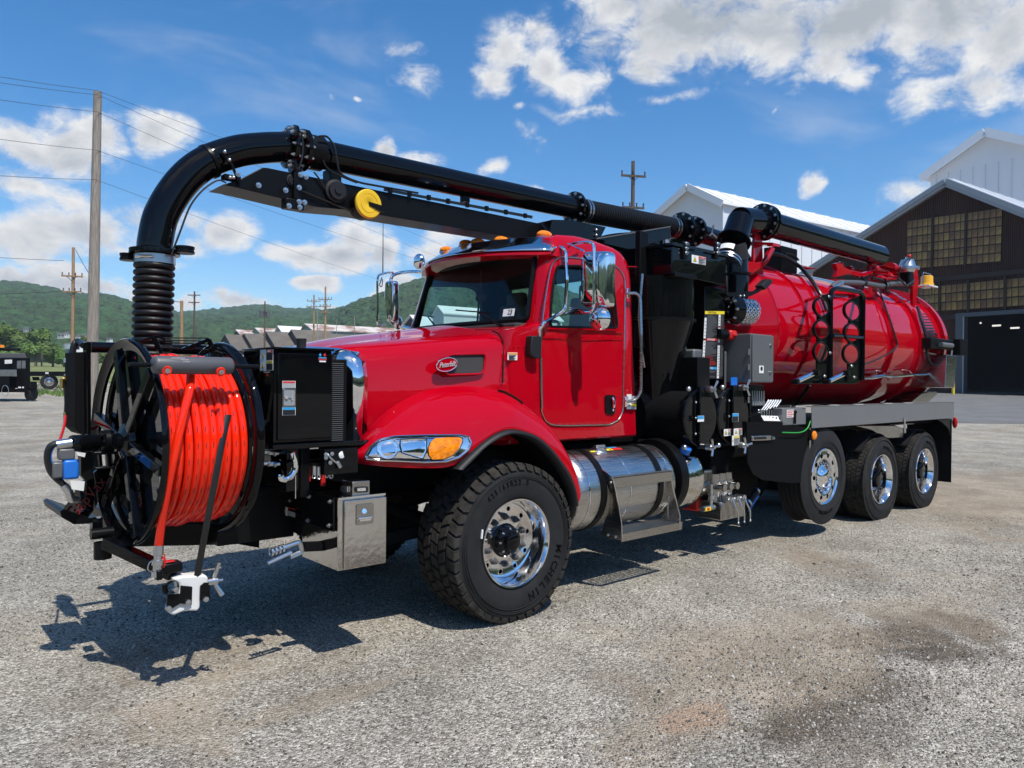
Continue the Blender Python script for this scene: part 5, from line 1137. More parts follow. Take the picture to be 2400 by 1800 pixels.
# grab handle behind the door
g = [onside(*z1(*q), o) for q, o in (((1950, 500), .02), ((1985, 500), .06), ((2005, 530), .075), ((2012, 800), .075), ((2010, 1230), .075), ((1985, 1290), .05), ((1935, 1300), .02))]
mb = MB(); mb.tube(fillet(g, .04, 4), .014, 10); gh = obj('grab_handle', mb, 'stainless', cab)
for q in ((1950, 500), (1938, 1300)): mb = MB(); p = onside(*z1(*q), .02); mb.box(p-Vector((.02, .012, .045)), p+Vector((.02, .02, .045))); obj('handle_mount', mb, 'chrome', gh, bevel=.008)
for (q0, q1, q2, q3, mt) in (((1953, 1245), (1988, 1245), (1988, 1355), (1953, 1355), 'white_label'), ((1990, 1258), (2022, 1258), (2022, 1310), (1990, 1310), 'grey_label'), ((1990, 1315), (2022, 1315), (2022, 1335), (1990, 1335), 'yellow_label'), ((1992, 1338), (2022, 1338), (2022, 1356), (1992, 1356), 'grey_label')):
    mb = MB(); mb.prism([onside(*z1(*q), .005) for q in (q0, q1, q2, q3)], Y*.003); obj('warning_sticker', mb, mt, cab, smooth=0)
t = text_mesh('8', .03, onside(*z1(1970, 1330), .008), X, Zv, .001); obj('sticker_print', t, 'print_black', cab, smooth=0)
mb = MB(); mb.bar(onside(*z1(1956, 300), .004), onside(*z1(2030, 302), .004), .006, .006); obj('roof_seam', mb, 'red_paint', cab, smooth=0)

# ---------------------------------------------------------------- mirrors
def zm(x, y): return (1350+x/6.143, 530+y/6.143)
YM = -.06
def mirror_near():
    XM = .80
    e = empty('mirror_assembly', at(1410, 740, x=XM), parent=TR); e['label'] = 'chrome mirror on looped tube arms beside the driver door'
    P = [at(*zm(*q), x=XM) for q in ((100, 400), (140, 365), (430, 355), (470, 385), (478, 420), (466, 1130), (430, 1165), (120, 1165), (75, 1130), (85, 420))]
    c = sum(P, Vector())/len(P); F_ = fillet(P, .02, 3, closed=True); F_ = F_+F_[:1]; mb = MB()
    mb.grid([[q+X*.07 for q in F_], [q+X*.015 for q in F_], [c+(q-c)*.97-X*.010 for q in F_], [c+(q-c)*.86-X*.026 for q in F_], [c+(q-c)*.4-X*.036 for q in F_], [c-X*.038+(q-c)*.01 for q in F_]]); mb.add([c+(q-c)*.99+X*.07 for q in F_[:-1]], [list(range(len(F_)-1))]); obj('mirror_housing', mb, 'chrome', e, smooth=70)
    mb = MB(); mb.add([c+(q-c)*.93+X*.073 for q in F_[:-1]], [list(range(len(F_)-1))]); obj('mirror_glass', mb, 'chrome', e)
    x2 = XM-.05; g = lambda q, x=x2: at(*zm(*q), x=x)
    h = lambda q, x=x2: at(*z1(*q), x=x)
    mb = MB(); mb.tube(fillet([at(*zm(-110, 300), y=.33), g((-60, 255)), g((150, 225)), g((258, 245)), g((262, 560)), g((258, 1150)), g((225, 1225)), g((60, 1225)), g((-90, 1190))], .05, 5), .0125, 10); obj('mirror_arm', mb, 'chrome', e)
    mb = MB(); mb.tube(fillet([at(*z1(1400, 170), y=.33), h((1440, 150)), h((1500, 165)), h((1513, 400)), h((1500, 620)), h((1430, 665), x2-.08), at(*z1(1340, 715), y=.17), at(*z1(1308, 770), y=.20), at(*z1(1305, 815), y=.22)], .05, 5), .0145, 10); obj('mirror_arm', mb, 'chrome', e)
    mb = MB(); mb.tube(fillet([h((1440, 655)), h((1560, 640)), h((1690, 635))], .05), .014, 10); mb.tube([h((1520, 130)), h((1640, 185))], .008, 8); obj('mirror_arm', mb, 'chrome', e)
    c = g((330, 1335), XM); mb = MB(); mb.lathe([(-.045, .001), (-.043, .03), (-.035, .06), (-.018, .083), (.0, .092), (.03, .090), (.035, .07), (.035, .001)], c, X, 32); obj('round_mirror', mb, 'chrome', e, smooth=60)
    P = [at(*z1(*q), y=.20) for q in ((1256, 812), (1328, 815), (1328, 975), (1290, 982), (1250, 960), (1243, 930))]; mb = MB(); mb.prism(P, Y*.07); obj('arm_bracket', mb, 'black_plastic', e, bevel=.008)
    for dx in (0, 20, 40): mb = MB(); mb.lathe([(-.004, .018), (.004, .018)], h((1575+dx, 639)), Y, 12); obj('cable_tie', mb, 'black_matte', e)
mirror_near()
def zf(x, y): return (860+x/7.373, 600+y/7.373)
def mirror_far():
    yf = 2*YC-YM+.05
    e = empty('mirror_assembly', at(910, 690, y=yf), parent=TR); e['label'] = 'chrome mirror on the far side of the cab'
    mb = MB(); mb.tube(fillet([at(*zf(1040, 285), y=2.12), at(*zf(800, 265), y=2.3), at(*zf(560, 290), y=2.5), at(*zf(430, 340), y=yf-.1), at(*zf(400, 460), y=yf-.1), at(*zf(395, 900), y=yf-.1), at(*zf(400, 1120), y=yf-.1), at(*zf(480, 1200), y=2.5), at(*zf(700, 1240), y=2.3), at(*zf(840, 1290), y=2.2)], .08, 6), .017, 10); obj('mirror_arm', mb, 'chrome', e)
    mb = MB(); mb.tube(fillet([at(*zf(450, 290), y=yf-.1), at(*zf(330, 290), y=yf), at(*zf(200, 330), y=yf), at(*zf(180, 400), y=yf), at(*zf(182, 1150), y=yf), at(*zf(200, 1215), y=yf), at(*zf(330, 1180), y=yf)], .04, 5), .011, 10); obj('mirror_arm', mb, 'chrome', e)
    xmf = at(*zf(380, 800), y=yf-.08).x; P = [at(*zf(*q), x=xmf) for q in ((300, 460), (330, 430), (440, 425), (458, 450), (462, 1080), (450, 1140), (330, 1130), (290, 700))]; mb = MB(); mb.prism(P, X*.07); obj('mirror_housing', mb, 'chrome', e, bevel=.02, seg=3)
    mb = MB(); mb.sphere(at(*zf(535, 1150), y=yf-.1), .075, 16, 10, (.6, .6, 1)); obj('round_mirror', mb, 'chrome', e)
    mb = MB(); mb.tube([at(*zf(275, 300), y=yf), at(*zf(278, -200), y=yf), at(*zf(282, -1000), y=yf)], [.006, .004, .002], 6); mb.tube(bez([at(*zf(260, 370), y=yf), at(*zf(220, 500), y=yf), at(*zf(260, 520), y=yf), at(*zf(270, 400), y=yf)], 6), .005, 6); obj('radio_antenna', mb, 'black_satin', e)
mirror_far()
# ================================================================ fuel tank, steps, chassis side
def zs(x, y): return (1300+x/4.424, 1030+y/4.424)
def part(name, mb, m, parent=TR, **k): return obj(name, mb, m, parent, **k)
ftc = Vector((0, .36, .80)); FR = .325
f0, f1 = .66, 1.93
mb = MB(); mb.lathe([(0, .001), (.0, .20), (.012, .27), (.035, .305), (.07, .322), (.10, FR), (f1-f0-.10, FR), (f1-f0-.06, .32), (f1-f0-.03, .30), (f1-f0, .24), (f1-f0, .001)], ftc+X*f0, X, 64)
tank = part('fuel_tank', mb, 'brushed', smooth=50, label='round aluminium fuel tank behind the front wheel')
for x in (f0+.12, .97, 1.27, f1-.12):
    mb = MB(); mb.lathe([(-.005, FR+.001), (-.004, FR+.003), (.004, FR+.003), (.005, FR+.001)], ftc+X*x, X, 64); part('weld_seam', mb, 'polished', tank)
for x in (.94, 1.66):
    mb = MB(); mb.lathe([(-.035, FR+.004), (-.03, FR+.010), (.03, FR+.010), (.035, FR+.004)], ftc+X*x, X, 64); part('tank_strap', mb, 'black_satin', tank)
mb = MB(); c = ftc+X*1.15+Vector((0, -.08, FR*.965)); mb.lathe([(0, .075), (.012, .072), (.02, .06), (.035, .055), (.04, .045), (.042, .001)], c-Zv*.01, Vector((0, -.28, 1)), 28); cap = part('fuel_cap', mb, 'zinc', tank)
mb = MB(); mb.bar(c+Vector((-.055, -.01, .035)), c+Vector((.055, -.01, .035)), .02, .02); part('cap_handle', mb, 'zinc', cap, bevel=.004)
def on_tank(x, a, o=.002): return Vector((x, ftc.y-math.sin(a)*(FR+o), ftc.z+math.cos(a)*(FR+o)))
def tank_label(x0, x1, a0, a1, mt):
    mb = MB(); mb.grid([[on_tank(x, a0+(a1-a0)*i/5) for i in range(6)] for x in (x0, x1)]); return part('tank_label', mb, mt, tank, smooth=60)
tank_label(1.24, 1.40, .02, .18, 'blue_label'); tank_label(1.22, 1.30, .20, .34, 'yellow_label'); tank_label(1.305, 1.42, .20, .34, 'red_label'); tank_label(1.02, 1.10, .28, .36, 'yellow_label')
# side plates of the step
PF = ((240, 205), (300, 210), (440, 270), (600, 390), (640, 560), (695, 870), (700, 1045), (560, 1030), (470, 975), (500, 930), (535, 760), (530, 600), (480, 450), (380, 310), (250, 235))
PRr = ((940, 175), (1000, 200), (1110, 250), (1195, 330), (1240, 560), (1300, 790), (1297, 925), (1180, 850), (1100, 830), (1140, 700), (1148, 560), (1115, 430), (1040, 330))
for base, pts, bolts in ((.97, PF, ((255, 215), (320, 240), (512, 437), (582, 447), (552, 990), (632, 1008))), (1.765, PRr, ((960, 195),))):
    fx = lambda q: base+.12*max(0, (q[1]-450)/580)
    P = [at(*zs(*q), x=fx(q)) for q in pts]; mb = MB(); mb.prism(P, X*.006); pl = part('step_side_plate', mb, 'stainless', smooth=0)
    mb = MB(); mb.tube([q-X*.002 for q in P[:7]], .005, 6); part('plate_edge', mb, 'polished', pl); mb = MB()
    for q in bolts: mb.sphere(at(*zs(*q), x=fx(q)-.004), .011, 8, 6)
    part('plate_bolt', mb, 'zinc', pl)['kind'] = 'stuff'
def tread_step(x0, x1, y0, y1, z, drop, nm, n_open):
    mb = MB(); mb.prism([(x0, y0, z), (x1, y0, z), (x1, y0+.005, z-drop), (x0, y0+.005, z-drop)], Y*.006); mb.box((x0, y0, z-.006), (x1, y0+.012, z)); mb.box((x0, y1-.008, z-.006), (x1, y1, z))
    if not n_open: mb.box((x0, y0, z-.008), (x1, y1, z-.001))
    s = part(nm, mb, 'stainless', smooth=0); mb = MB(); nx = int((x1-x0)/.024); ny = max(3, int((y1-y0)/.030))
    for i in range(nx+1): x = x0+(x1-x0)*i/nx; mb.bar((x, y0, z), (x, y1, z), .006, .005)
    for j in range(1, ny): y = y0+(y1-y0)*j/ny; mb.bar((x0, y, z+.002), (x1, y, z+.002), .009, .006)
    part('tread_grip', mb, 'zinc', s, smooth=0)['kind'] = 'stuff'; return s
tread_step(.985, 1.775, -.0, .16, .925, .085, 'upper_step', False); tread_step(1.095, 1.895, -.02, .21, .475, .065, 'lower_step', True)
# rear chrome end tank, def tank
mb = MB(); mb.lathe([(0, .001), (0, .34), (.03, .345), (.10, .345), (.10, .001)], Vector((1.97, .38, .82)), X, 56); part('band_ring', mb, 'black_satin')
mb = MB(); c = Vector((2.07, .38, .80)); mb.lathe([(-.03, .30), (.0, .31), (.26, .31), (.30, .30), (.33, .27), (.33, .001)], c, X, 56); dt_ = part('small_round_tank', mb, 'mirror_steel', smooth=50)
mb = MB(); q = c+Vector((.12, -.20, .245)); mb.lathe([(0, .05), (.05, .05), (.06, .04), (.06, .001)], q, Vector((0, -.6, 1)), 20); part('blue_cap', mb, 'blue_paint', dt_)
# stainless valve cluster with levers, hydraulic filter
mb = MB(); v0 = at(*zs(1700, 650), y=.15); v1 = at(*zs(1950, 790), y=.15); mb.box((v0.x, .12, v1.z), (v1.x, .42, v0.z)); vc = part('valve_block', mb, 'stainless', bevel=.01)
mb = MB()
for i in range(3): x = v0.x+.05+i*.11; mb.cyl((x, .24, v0.z), (x, .24, v0.z+.26), .058, n=20); mb.cyl((x, .24, v0.z+.15), (x, .24, v0.z+.19), .068, n=20); mb.cyl((x-.02, .10, v0.z+.14), (x-.02, .22, v0.z+.14), .035, n=16)
part('valve_body', mb, 'stainless', vc)['kind'] = 'stuff'
mb = MB(); mb.cyl((v0.x-.14, .36, v0.z+.13), (v0.x+.22, .36, v0.z+.13), .11, n=28); mb.box((v0.x-.16, .26, v0.z+.19), (v0.x+.28, .5, v0.z+.30)); part('manifold', mb, 'stainless', vc, bevel=.012)
for i in range(3):
    x = v0.x+.10+i*.105; mb = MB(); mb.cyl((x, .06, v0.z+.02), (x, .16, v0.z+.02), .032, n=14); mb.cyl((x-.05, .10, v0.z+.02), (x+.05, .10, v0.z+.02), .024, n=12); part('ball_valve', mb, 'zinc', vc)
    mb = MB(); mb.tube(fillet([(x, .06, v0.z+.02), (x+.005, .03, v0.z-.05), (x+.05, .03, v0.z-.10), (x+.052, .03, v0.z-.20)], .02), [.007]*7+[.007]*9 if False else .008, 8); mb.sphere((x+.052, .03, v0.z-.20), .012, 8, 6); part('valve_lever', mb, 'zinc', vc)
q = at(*zs(2030, 590), y=.28); d = Vector((.72, 0, .52)).normalized(); mb = MB(); mb.cyl(q-d*.16, q+d*.12, .055, n=20); fl = part('hydraulic_filter', mb, 'black_satin'); mb = MB()
for t in (-.10, .09): mb.lathe([(-.012, .060), (.012, .060)], q+d*t, d, 24)
part('clamp_band', mb, 'zinc', fl); mb = MB(); mb.cyl(q-d*.14+Vector((.03, -.02, -.045)), q+d*.08+Vector((.03, -.02, -.045)), .022, n=12); part('blue_cylinder', mb, 'blue_paint', fl)
mb = MB(); mb.tube([at(*zs(1480, 462), y=.3), at(*zs(1730, 492), y=.22)], .010, 8); part('red_hose', mb, 'red_plastic')
mb = MB(); mb.tube(bez([at(*zs(1450, 370), y=.3), at(*zs(1520, 360), y=.28), at(*zs(1590, 400), y=.28), at(*zs(1610, 470), y=.3)], 6), .018, 8); part('teal_hose', mb, 'teal_hose')
mb = MB(); q = at(*zs(1545, 560), y=.4); mb.box((q.x-.16, .36, q.z-.16), (q.x+.10, .7, q.z+.14)); part('red_pump_housing', mb, 'red_plastic', bevel=.02)
q = at(*zs(1560, 718), y=.18); mb = MB(); mb.cyl(q-X*.05, q+X*.14, .026, n=14); mb.cyl(q+X*.10, q+X*.10+Zv*.22, .014, n=10); mb.lathe([(-.02, .03), (.02, .03)], q+X*.10+Zv*.1, Zv, 12); vl = part('drain_valve', mb, 'zinc'); mb = MB(); mb.box(q+Vector((-.04, -.032, -.016)), q+Vector((.05, -.028, .018))); part('valve_tag', mb, 'yellow_label', vl, smooth=0); mb = MB(); mb.box(q+Vector((-.015, -.034, -.010)), q+Vector((.025, -.0325, .012))); part('tag_print', mb, 'red_label', vl, smooth=0)
mb = MB(); q = at(*zs(1555, 300), y=.38); mb.cyl(q-Zv*.10, q+Zv*.22, .035, n=16); mb.cyl(q+Zv*.12, q+Zv*.19, .045, n=6); p_ = part('pipe_union', mb, 'grey_metal'); mb = MB(); mb.cyl(q-Zv*.02, q+Zv*.05, .042, n=6); mb.cyl(q-X*.20-Zv*.03, q-Zv*.03, .024, n=8); part('brass_fitting', mb, 'brass', p_)
# dark machinery behind and below the cab
def bbox_(name, a, b, m='black_satin', bevel=.01, **k): mb = MB(); mb.box(a, b); return part(name, mb, m, bevel=bevel, **k)
bbox_('machinery_frame', (1.68, .62, 1.12), (3.35, 2.1, 1.55)); bbox_('pump_cabinet', (2.30, .55, 1.2), (3.35, 1.9, 2.2)); bbox_('battery_box', (2.0, .55, .75), (2.9, 1.3, 1.15), 'black_matte')
bbox_('chassis_tank', (2.75, .25, .50), (3.6, .75, 1.05), 'black_matte', .03); bbox_('far_side_tank', (.8, 1.85, .55), (3.4, 2.35, 1.1), 'black_matte', .05)
mb = MB(); mb.cyl((2.0, .75, 1.36), (2.9, .75, 1.36), .28, n=32); part('blower', mb, 'black_gloss')
mb = MB(); mb.cyl((1.72, .9, 1.15), (1.72, .9, 2.75), .06, n=14); part('exhaust_stack', mb, 'black_satin')

# ---------------------------------------------------------------- cyclone separator behind the cab
def zc_(x, y): return (1450+x/5.53, 530+y/5.53)
cx, cy, cr = 2.29, .60, .37
zt = at(*zc_(700, 620), y=.23).z; zm1 = at(*zc_(700, 1185), y=.23).z
mb = MB(); mb.lathe([(zt, .001), (zt, cr), (zm1+.01, cr), (zm1, cr+.006), (zm1-.02, cr)], (cx, cy, 0), Zv, 64)
mb.lathe([(zm1-.02, cr-.002), (zm1-.72, .17), (zm1-.80, .16), (zm1-1.0, .16)], (cx, cy, 0), Zv, 64)
cyc = part('cyclone_tank', mb, 'black_gloss', smooth=30, label='black cone bottomed cyclone tank behind the cab')
mb = MB(); mb.lathe([(-.012, cr+.002), (-.010, cr+.014), (.010, cr+.014), (.012, cr+.002)], (cx, cy, zm1), Zv, 64); part('flange_ring', mb, 'black_satin', cyc)
tb = [at(*zc_(350, 285), y=.42), at(*zc_(690, 205), y=.20), at(*zc_(1395, 325), y=.20)]
bz0 = at(*zc_(700, 620), y=.22).z; bz1 = at(*zc_(690, 225), y=.22).z
bx0, bx1 = at(*zc_(690, 400), y=.22).x, at(*zc_(1395, 400), y=.22).x
mb = MB(); P = [(bx0, .22, bz0-.0), (bx1, .22, bz0-.03), (bx1, .22, bz1-.02), (bx0, .22, bz1-.02)]; mb.prism(P, Y*.9); sb = part('separator_box', mb, 'black_gloss', smooth=0, bevel=.01, label='black box with hinged lid over the cyclone')
mb = MB(); mb.box((bx0-.02, .20, bz1-.02), (bx1+.02, 1.15, bz1+.01)); part('box_lid', mb, 'black_gloss', sb, bevel=.004)
for px in (865, 1272):
    q = at(*zc_(px, 300), y=.20); mb = MB(); mb.box((q.x-.03, .195, q.z-.09), (q.x+.03, .22, q.z+.07)); h = part('lid_latch', mb, 'black_satin', sb, bevel=.006); mb = MB()
    for dz in (-.035, .005, .05): mb.hexb(q+Vector((0, -.01, dz)), -Y, .013, .016)
    part('latch_bolt', mb, 'zinc', h)['kind'] = 'stuff'
mb = MB(); mb.box((bx0+.02, .2, bz0-.02), (bx0+.36, .5, bz0+.02)); part('inlet_plate', mb, 'black_satin', sb, bevel=.006)
def sticker(px0, py0, px1, py1, y, f, mt, parent, o=0.003, nm='warning_sticker'):
    a, b_ = at(*f(px0, py0), y=y-o), at(*f(px1, py1), y=y-o); mb = MB(); mb.box((a.x, y-o, b_.z), (b_.x, y-o+.002, a.z)); return part(nm, mb, mt, parent, smooth=0)
def warn(px0, py0, px1, py1, y, f, parent, head='DANGER', hm='red_label', split=.45):
    s = sticker(px0, py0, px1, py1, y, f, 'white_label', parent); a, b_ = at(*f(px0, py0), y=y-.004), at(*f(px1, py1), y=y-.004); w, h = b_.x-a.x, a.z-b_.z
    tri = Vector((a.x+w*split/2, y-.006, a.z-h*.52)); r = min(w*split, h)*.42
    def T(r, yy): return [Vector((tri.x+r*math.sin(k), yy, tri.z-r*.1+r*math.cos(k))) for k in (0, 2*PI/3, 4*PI/3)]
    mb = MB(); mb.prism(T(r, y-.0055), Y*.001); part('warning_triangle', mb, 'yellow_label', s, smooth=0) if False else None
    objs = [('warning_triangle', T(r, y-.0052), 'print_black'), ('triangle_face', T(r*.78, y-.0062), 'yellow_label'), ('triangle_mark', T(r*.3, y-.0072), 'print_black')]
    for nm, P, m_ in objs: mb = MB(); mb.prism(P, Y*.0008); o = obj(nm, mb, m_, parent, smooth=0)
    mb = MB(); mb.box((a.x+w*(split+.03), y-.0052, a.z-h*.26), (b_.x-w*.02, y-.0047, a.z-h*.04)); obj('warning_header', mb, hm, parent, smooth=0)
    t = text_mesh(head, h*.16, (a.x+w*(split+.5)/1+w*(.03-split*.5)*1, y-.0058, a.z-h*.15), X, Zv, .0004, sx=.95); obj('header_text', t, 'white_label', parent, smooth=0)
    mb = MB()
    for k in range(6): zz = a.z-h*(.36+k*.10); mb.box((a.x+w*(split+.06), y-.0052, zz-h*.022), (b_.x-w*(.06+.1*((k*7) % 3)), y-.0047, zz+h*.022))
    mb2 = MB(); mb2.box((a.x+w*(split+.03), y-.0050, b_.z+h*.03), (b_.x-w*.02, y-.0046, a.z-h*.29)); obj('text_panel', mb2, 'grey_label', parent, smooth=0)
    for q in mb.v: q.y -= .0008
    obj('printed_lines', mb, 'print_black', parent, smooth=0)['kind'] = 'stuff'
warn(948, 368, 1128, 508, .22, zc_, sb); s_ = sticker(985, 305, 1092, 345, .22, zc_, 'blue_label', sb); 
# cabinet with the decal strip
kx0, kx1 = at(*zc_(1115, 900), y=.30).x, at(*zc_(1385, 900), y=.30).x
mb = MB(); mb.box((kx0, .30, 1.62), (kx1, 1.2, bz0-.04)); cab2 = part('control_cabinet', mb, 'black_gloss', bevel=.008)
a, b_ = at(*zc_(1120, 1095), y=.295), at(*(at and (1450+1268/5.185, 780+565/5.185)), y=.295)
P = [at(*zc_(1118, 1100), y=.29), at(*zc_(1370, 1103), y=.29), at(1450+1268/5.185, 780+563/5.185, y=.29), at(1450+1003/5.185, 780+558/5.185, y=.29)]
mb = MB(); mb.prism(P, Y*.004); dp = part('decal_board', mb, 'black_label', smooth=0, label='tall board of caution and danger decals')
def dq(u, v, o=.001): return P[0].lerp(P[1], u).lerp(P[3].lerp(P[2], u), v)-Y*o
def dband(u0, u1, v0, v1, mt, nm='decal_band', o=.002): mb = MB(); mb.prism([dq(u0, v0, o), dq(u1, v0, o), dq(u1, v1, o), dq(u0, v1, o)], Y*.0008); return obj(nm, mb, mt, dp, smooth=0)
dband(0, 1, 0, .045, 'yellow_label', 'caution_band'); dband(0.12, .66, .05, .40, 'black_label', 'text_field'); dband(.12, .66, .44, .82, 'black_label', 'text_field'); dband(.0, .66, .865, .99, 'black_label', 'text_field'); dband(.70, .80, .05, .99, 'white_label', 'symbol_strip'); dband(0, .1, .1, .83, 'white_label', 'symbol_strip'); dband(.82, .99, .05, .98, 'black_label', 'text_field')
dband(0, .68, .405, .437, 'red_label', 'danger_band'); dband(.68, 1, .22, .245, 'red_label', 'danger_band'); dband(.68, 1, .47, .495, 'red_label', 'danger_band'); dband(0, .68, .825, .86, 'blue_label', 'notice_band')
for txt, u, v, m_ in (('CAUTION', .35, .0225, 'print_black'), ('DANGER', .36, .421, 'white_label'), ('NOTICE', .34, .842, 'white_label')):
    t = text_mesh(txt, .030, dq(u, v, .0035), X, Zv, .0005, sx=1.05); obj('band_text', t, m_, dp, smooth=0)
mat('line_grey', (.16, .16, .165), .5)
for (u0, u1, v0, v1, n, m_) in ((.13, .64, .06, .395, 26, 'line_grey'), (.13, .64, .45, .66, 15, 'line_grey'), (.13, .64, .67, .81, 9, 'red_label'), (.02, .64, .875, .98, 8, 'line_grey'), (.83, .98, .06, .97, 60, 'line_grey')):
    mb = MB()
    for k in range(n):
        v = v0+(v1-v0)*(k+.5)/n; h = (v1-v0)/n*.17; e_ = u1-(u1-u0)*R_.choice([0, .05, .12, .3, .5])
        mb.prism([dq(u0, v-h, .0032), dq(e_, v-h, .0032), dq(e_, v+h, .0032), dq(u0, v+h, .0032)], Y*.0006)
    obj('printed_lines', mb, m_, dp, smooth=0)['kind'] = 'stuff'
for (u, n, v0, v1) in ((.75, 22, .08, .96), (.05, 13, .13, .80)):
    mb = MB()
    for k in range(n): c = dq(u, v0+(v1-v0)*(k+.5)/n, .0032); mb.prism([c+Vector((-.008, 0, -.007)), c+Vector((.008, 0, -.007)), c+Vector((0, 0, .009))], -Y*.0004)
    obj('warning_symbols', mb, 'print_black', dp, smooth=0)['kind'] = 'stuff'
# suction filter: elbow pipe, rubber boot, spiral silencer basket, beacon arm
def zt_(x, y): return (1500+x/2.458, 280+y/2.458)
yp = .62
E1 = at(*zt_(575, 550), y=yp); pe = at(*zt_(1385, 800), y=yp)
P0 = at(*zt_(560, 920), y=yp-.08); Pm = at(*zt_(545, 690), y=yp-.03)
PR = .145
mb = MB(); cor = Vector((E1.x+.02, yp, E1.z-.06)); mb.tube([Pm, cor], PR, 40); mb.tube([cor-Vector((.02, 0, .0)), at(*zt_(700, 590), y=yp)], PR, 40); ei = part('elbow_pipe', mb, 'black_gloss', smooth=50, label='black mitred elbow pipe over the near tank edge')
end = at(*zt_(1375, 785), y=yp); st = at(*zt_(700, 590), y=yp)
mb = MB(); mb.tube([st, end], PR, 40); mb.tube([end, end+(end-st).normalized()*.006], [PR, PR-.004], 40); lp = part('long_pipe', mb, 'black_gloss', smooth=50, label='long black pipe lying along the top of the tank')
dd = (end-st).normalized()
for t in (-.0, .07): mb = MB(); mb.lathe([(-.015, PR), (-.015, PR+.06), (.015, PR+.06), (.015, PR)], st+dd*t, dd, 48); part('pipe_flange', mb, 'black_gloss', lp)
mb = MB()
for i in range(12): a = 2*PI*i/12; u = dd.orthogonal().normalized(); w_ = dd.cross(u); mb.hexb(st-dd*.015+(u*math.cos(a)+w_*math.sin(a))*(PR+.035), -dd, .012, .012)
part('flange_bolt', mb, 'zinc', lp)['kind'] = 'stuff'
du = (cor-Pm).normalized()
mb = MB(); mb.lathe([(-.012, PR), (-.012, PR+.035), (.010, PR+.035), (.010, PR)], Pm-du*.03, du, 48); part('rain_ring', mb, 'black_gloss', ei)
mb = MB(); mb.tube([Pm-du*.10, P0.lerp(Pm, .45)], PR*.98, 40); bt = part('rubber_boot', mb, 'rubber', smooth=50)
mb = MB(); b1 = Pm-du*.24; A1 = du; mb.lathe([(-.035, PR+.004), (.035, PR+.004)], b1, du, 48, a0=PI*.72, a1=PI*1.05); part('maker_label', mb, 'white_label', bt)
for t in (.33, .37): mb = MB(); b2 = Pm-du*(t); mb.lathe([(-.008, PR+.003), (-.008, PR+.010), (.008, PR+.010), (.008, PR+.003)], b2, du, 48); part('hose_clamp', mb, 'zinc', bt)
mb = MB(); mb.tube([P0.lerp(Pm, .5), P0, P0-Zv*.35], [.125, .118, .118], 36); part('lower_pipe', mb, 'black_gloss', smooth=50)
mb = MB(); mb.lathe([(-.01, .12), (-.01, .15), (.01, .15), (.01, .12)], P0+Zv*.05, Zv, 36); part('pipe_collar', mb, 'black_satin')
# perforated relief basket
q0 = at(*zc_(1450, 1100), y=.30); q1 = at(*zc_(1690, 1100), y=.30); bd_ = Vector((1, -.25, 0)).normalized(); bc_ = at(*zc_(1530, 1095), y=.28)
mb = MB(); mb.lathe([(-.12, .11), (-.09, .135), (-.02, .14), (0, .14), (0, .12)], bc_, bd_, 32); vr = part('relief_valve', mb, 'black_gloss'); mb = MB()
for i in range(8): a = 2*PI*i/8; u = Zv; w_ = bd_.cross(u); mb.hexb(bc_-bd_*.10+(u*math.cos(a)+w_*math.sin(a))*.115, -bd_, .014, .018); mb.cyl(bc_-bd_*.09+(u*math.cos(a)+w_*math.sin(a))*.115, bc_+bd_*.02+(u*math.cos(a)+w_*math.sin(a))*.115, .006, n=6)
part('valve_bolt', mb, 'zinc', vr)['kind'] = 'stuff'
mb = MB(); u = Zv; w_ = bd_.cross(u); mb.lathe([(.0, .112), (.17, .112), (.20, .10), (.20, .001)], bc_, bd_, 32); bi = part('basket_core', mb, 'black_matte', vr)
mb = MB(); L_ = .22; n = 16
for j in range(8):
    for i in range(n):
        a = 2*PI*(i+(.5 if j % 2 else 0))/n; c = bc_+bd_*(.01+j*.026)+(u*math.cos(a)+w_*math.sin(a))*.122; tt = (-u*math.sin(a)+w_*math.cos(a))
        mb.tube([c+tt*(.021*math.cos(k))+bd_*(.012*math.sin(k)) for k in [2*PI*m/8 for m in range(8)]], .0042, 4, closed=True)
part('wire_basket', mb, 'polished', vr)['kind'] = 'stuff'
mb = MB(); mb.prism([at(*zc_(*q), y=.26) for q in ((1375, 862), (1640, 850), (1800, 835), (1870, 770), (1890, 800), (1810, 860), (1700, 910), (1560, 925), (1420, 905))], Y*.05); arm_ = part('work_light_arm', mb, 'black_satin', smooth=0); mb = MB(); mb.prism([at(*zc_(*q), y=.24) for q in ((1860, 770), (1950, 680), (2005, 705), (1985, 745), (1905, 825))], Y*.09); part('work_light', mb, 'black_plastic', arm_, bevel=.006)
mb = MB(); mb.sphere(at(*zc_(1575, 905), y=.255), .013, 8, 6); mb.sphere(at(*zc_(1625, 905), y=.255), .013, 8, 6); part('arm_bolt', mb, 'zinc', arm_)['kind'] = 'stuff'
# red outlet socket
a, b_ = at(*zc_(1445, 1345), y=.24), at(*zc_(1530, 1475), y=.24); mb = MB(); mb.box((a.x, .23, b_.z), (b_.x, .33, a.z)); ro = part('red_socket', mb, 'red_plastic', bevel=.02); mb = MB(); mb.box((a.x+.03, .215, b_.z+.03), (b_.x-.02, .235, a.z-.03)); part('socket_cover', mb, 'red_plastic', ro, bevel=.008); mb = MB(); mb.cyl((a.x-.02, .28, b_.z+.05), (a.x-.16, .28, b_.z+.05), .05, n=16); part('socket_body', mb, 'black_satin', ro)
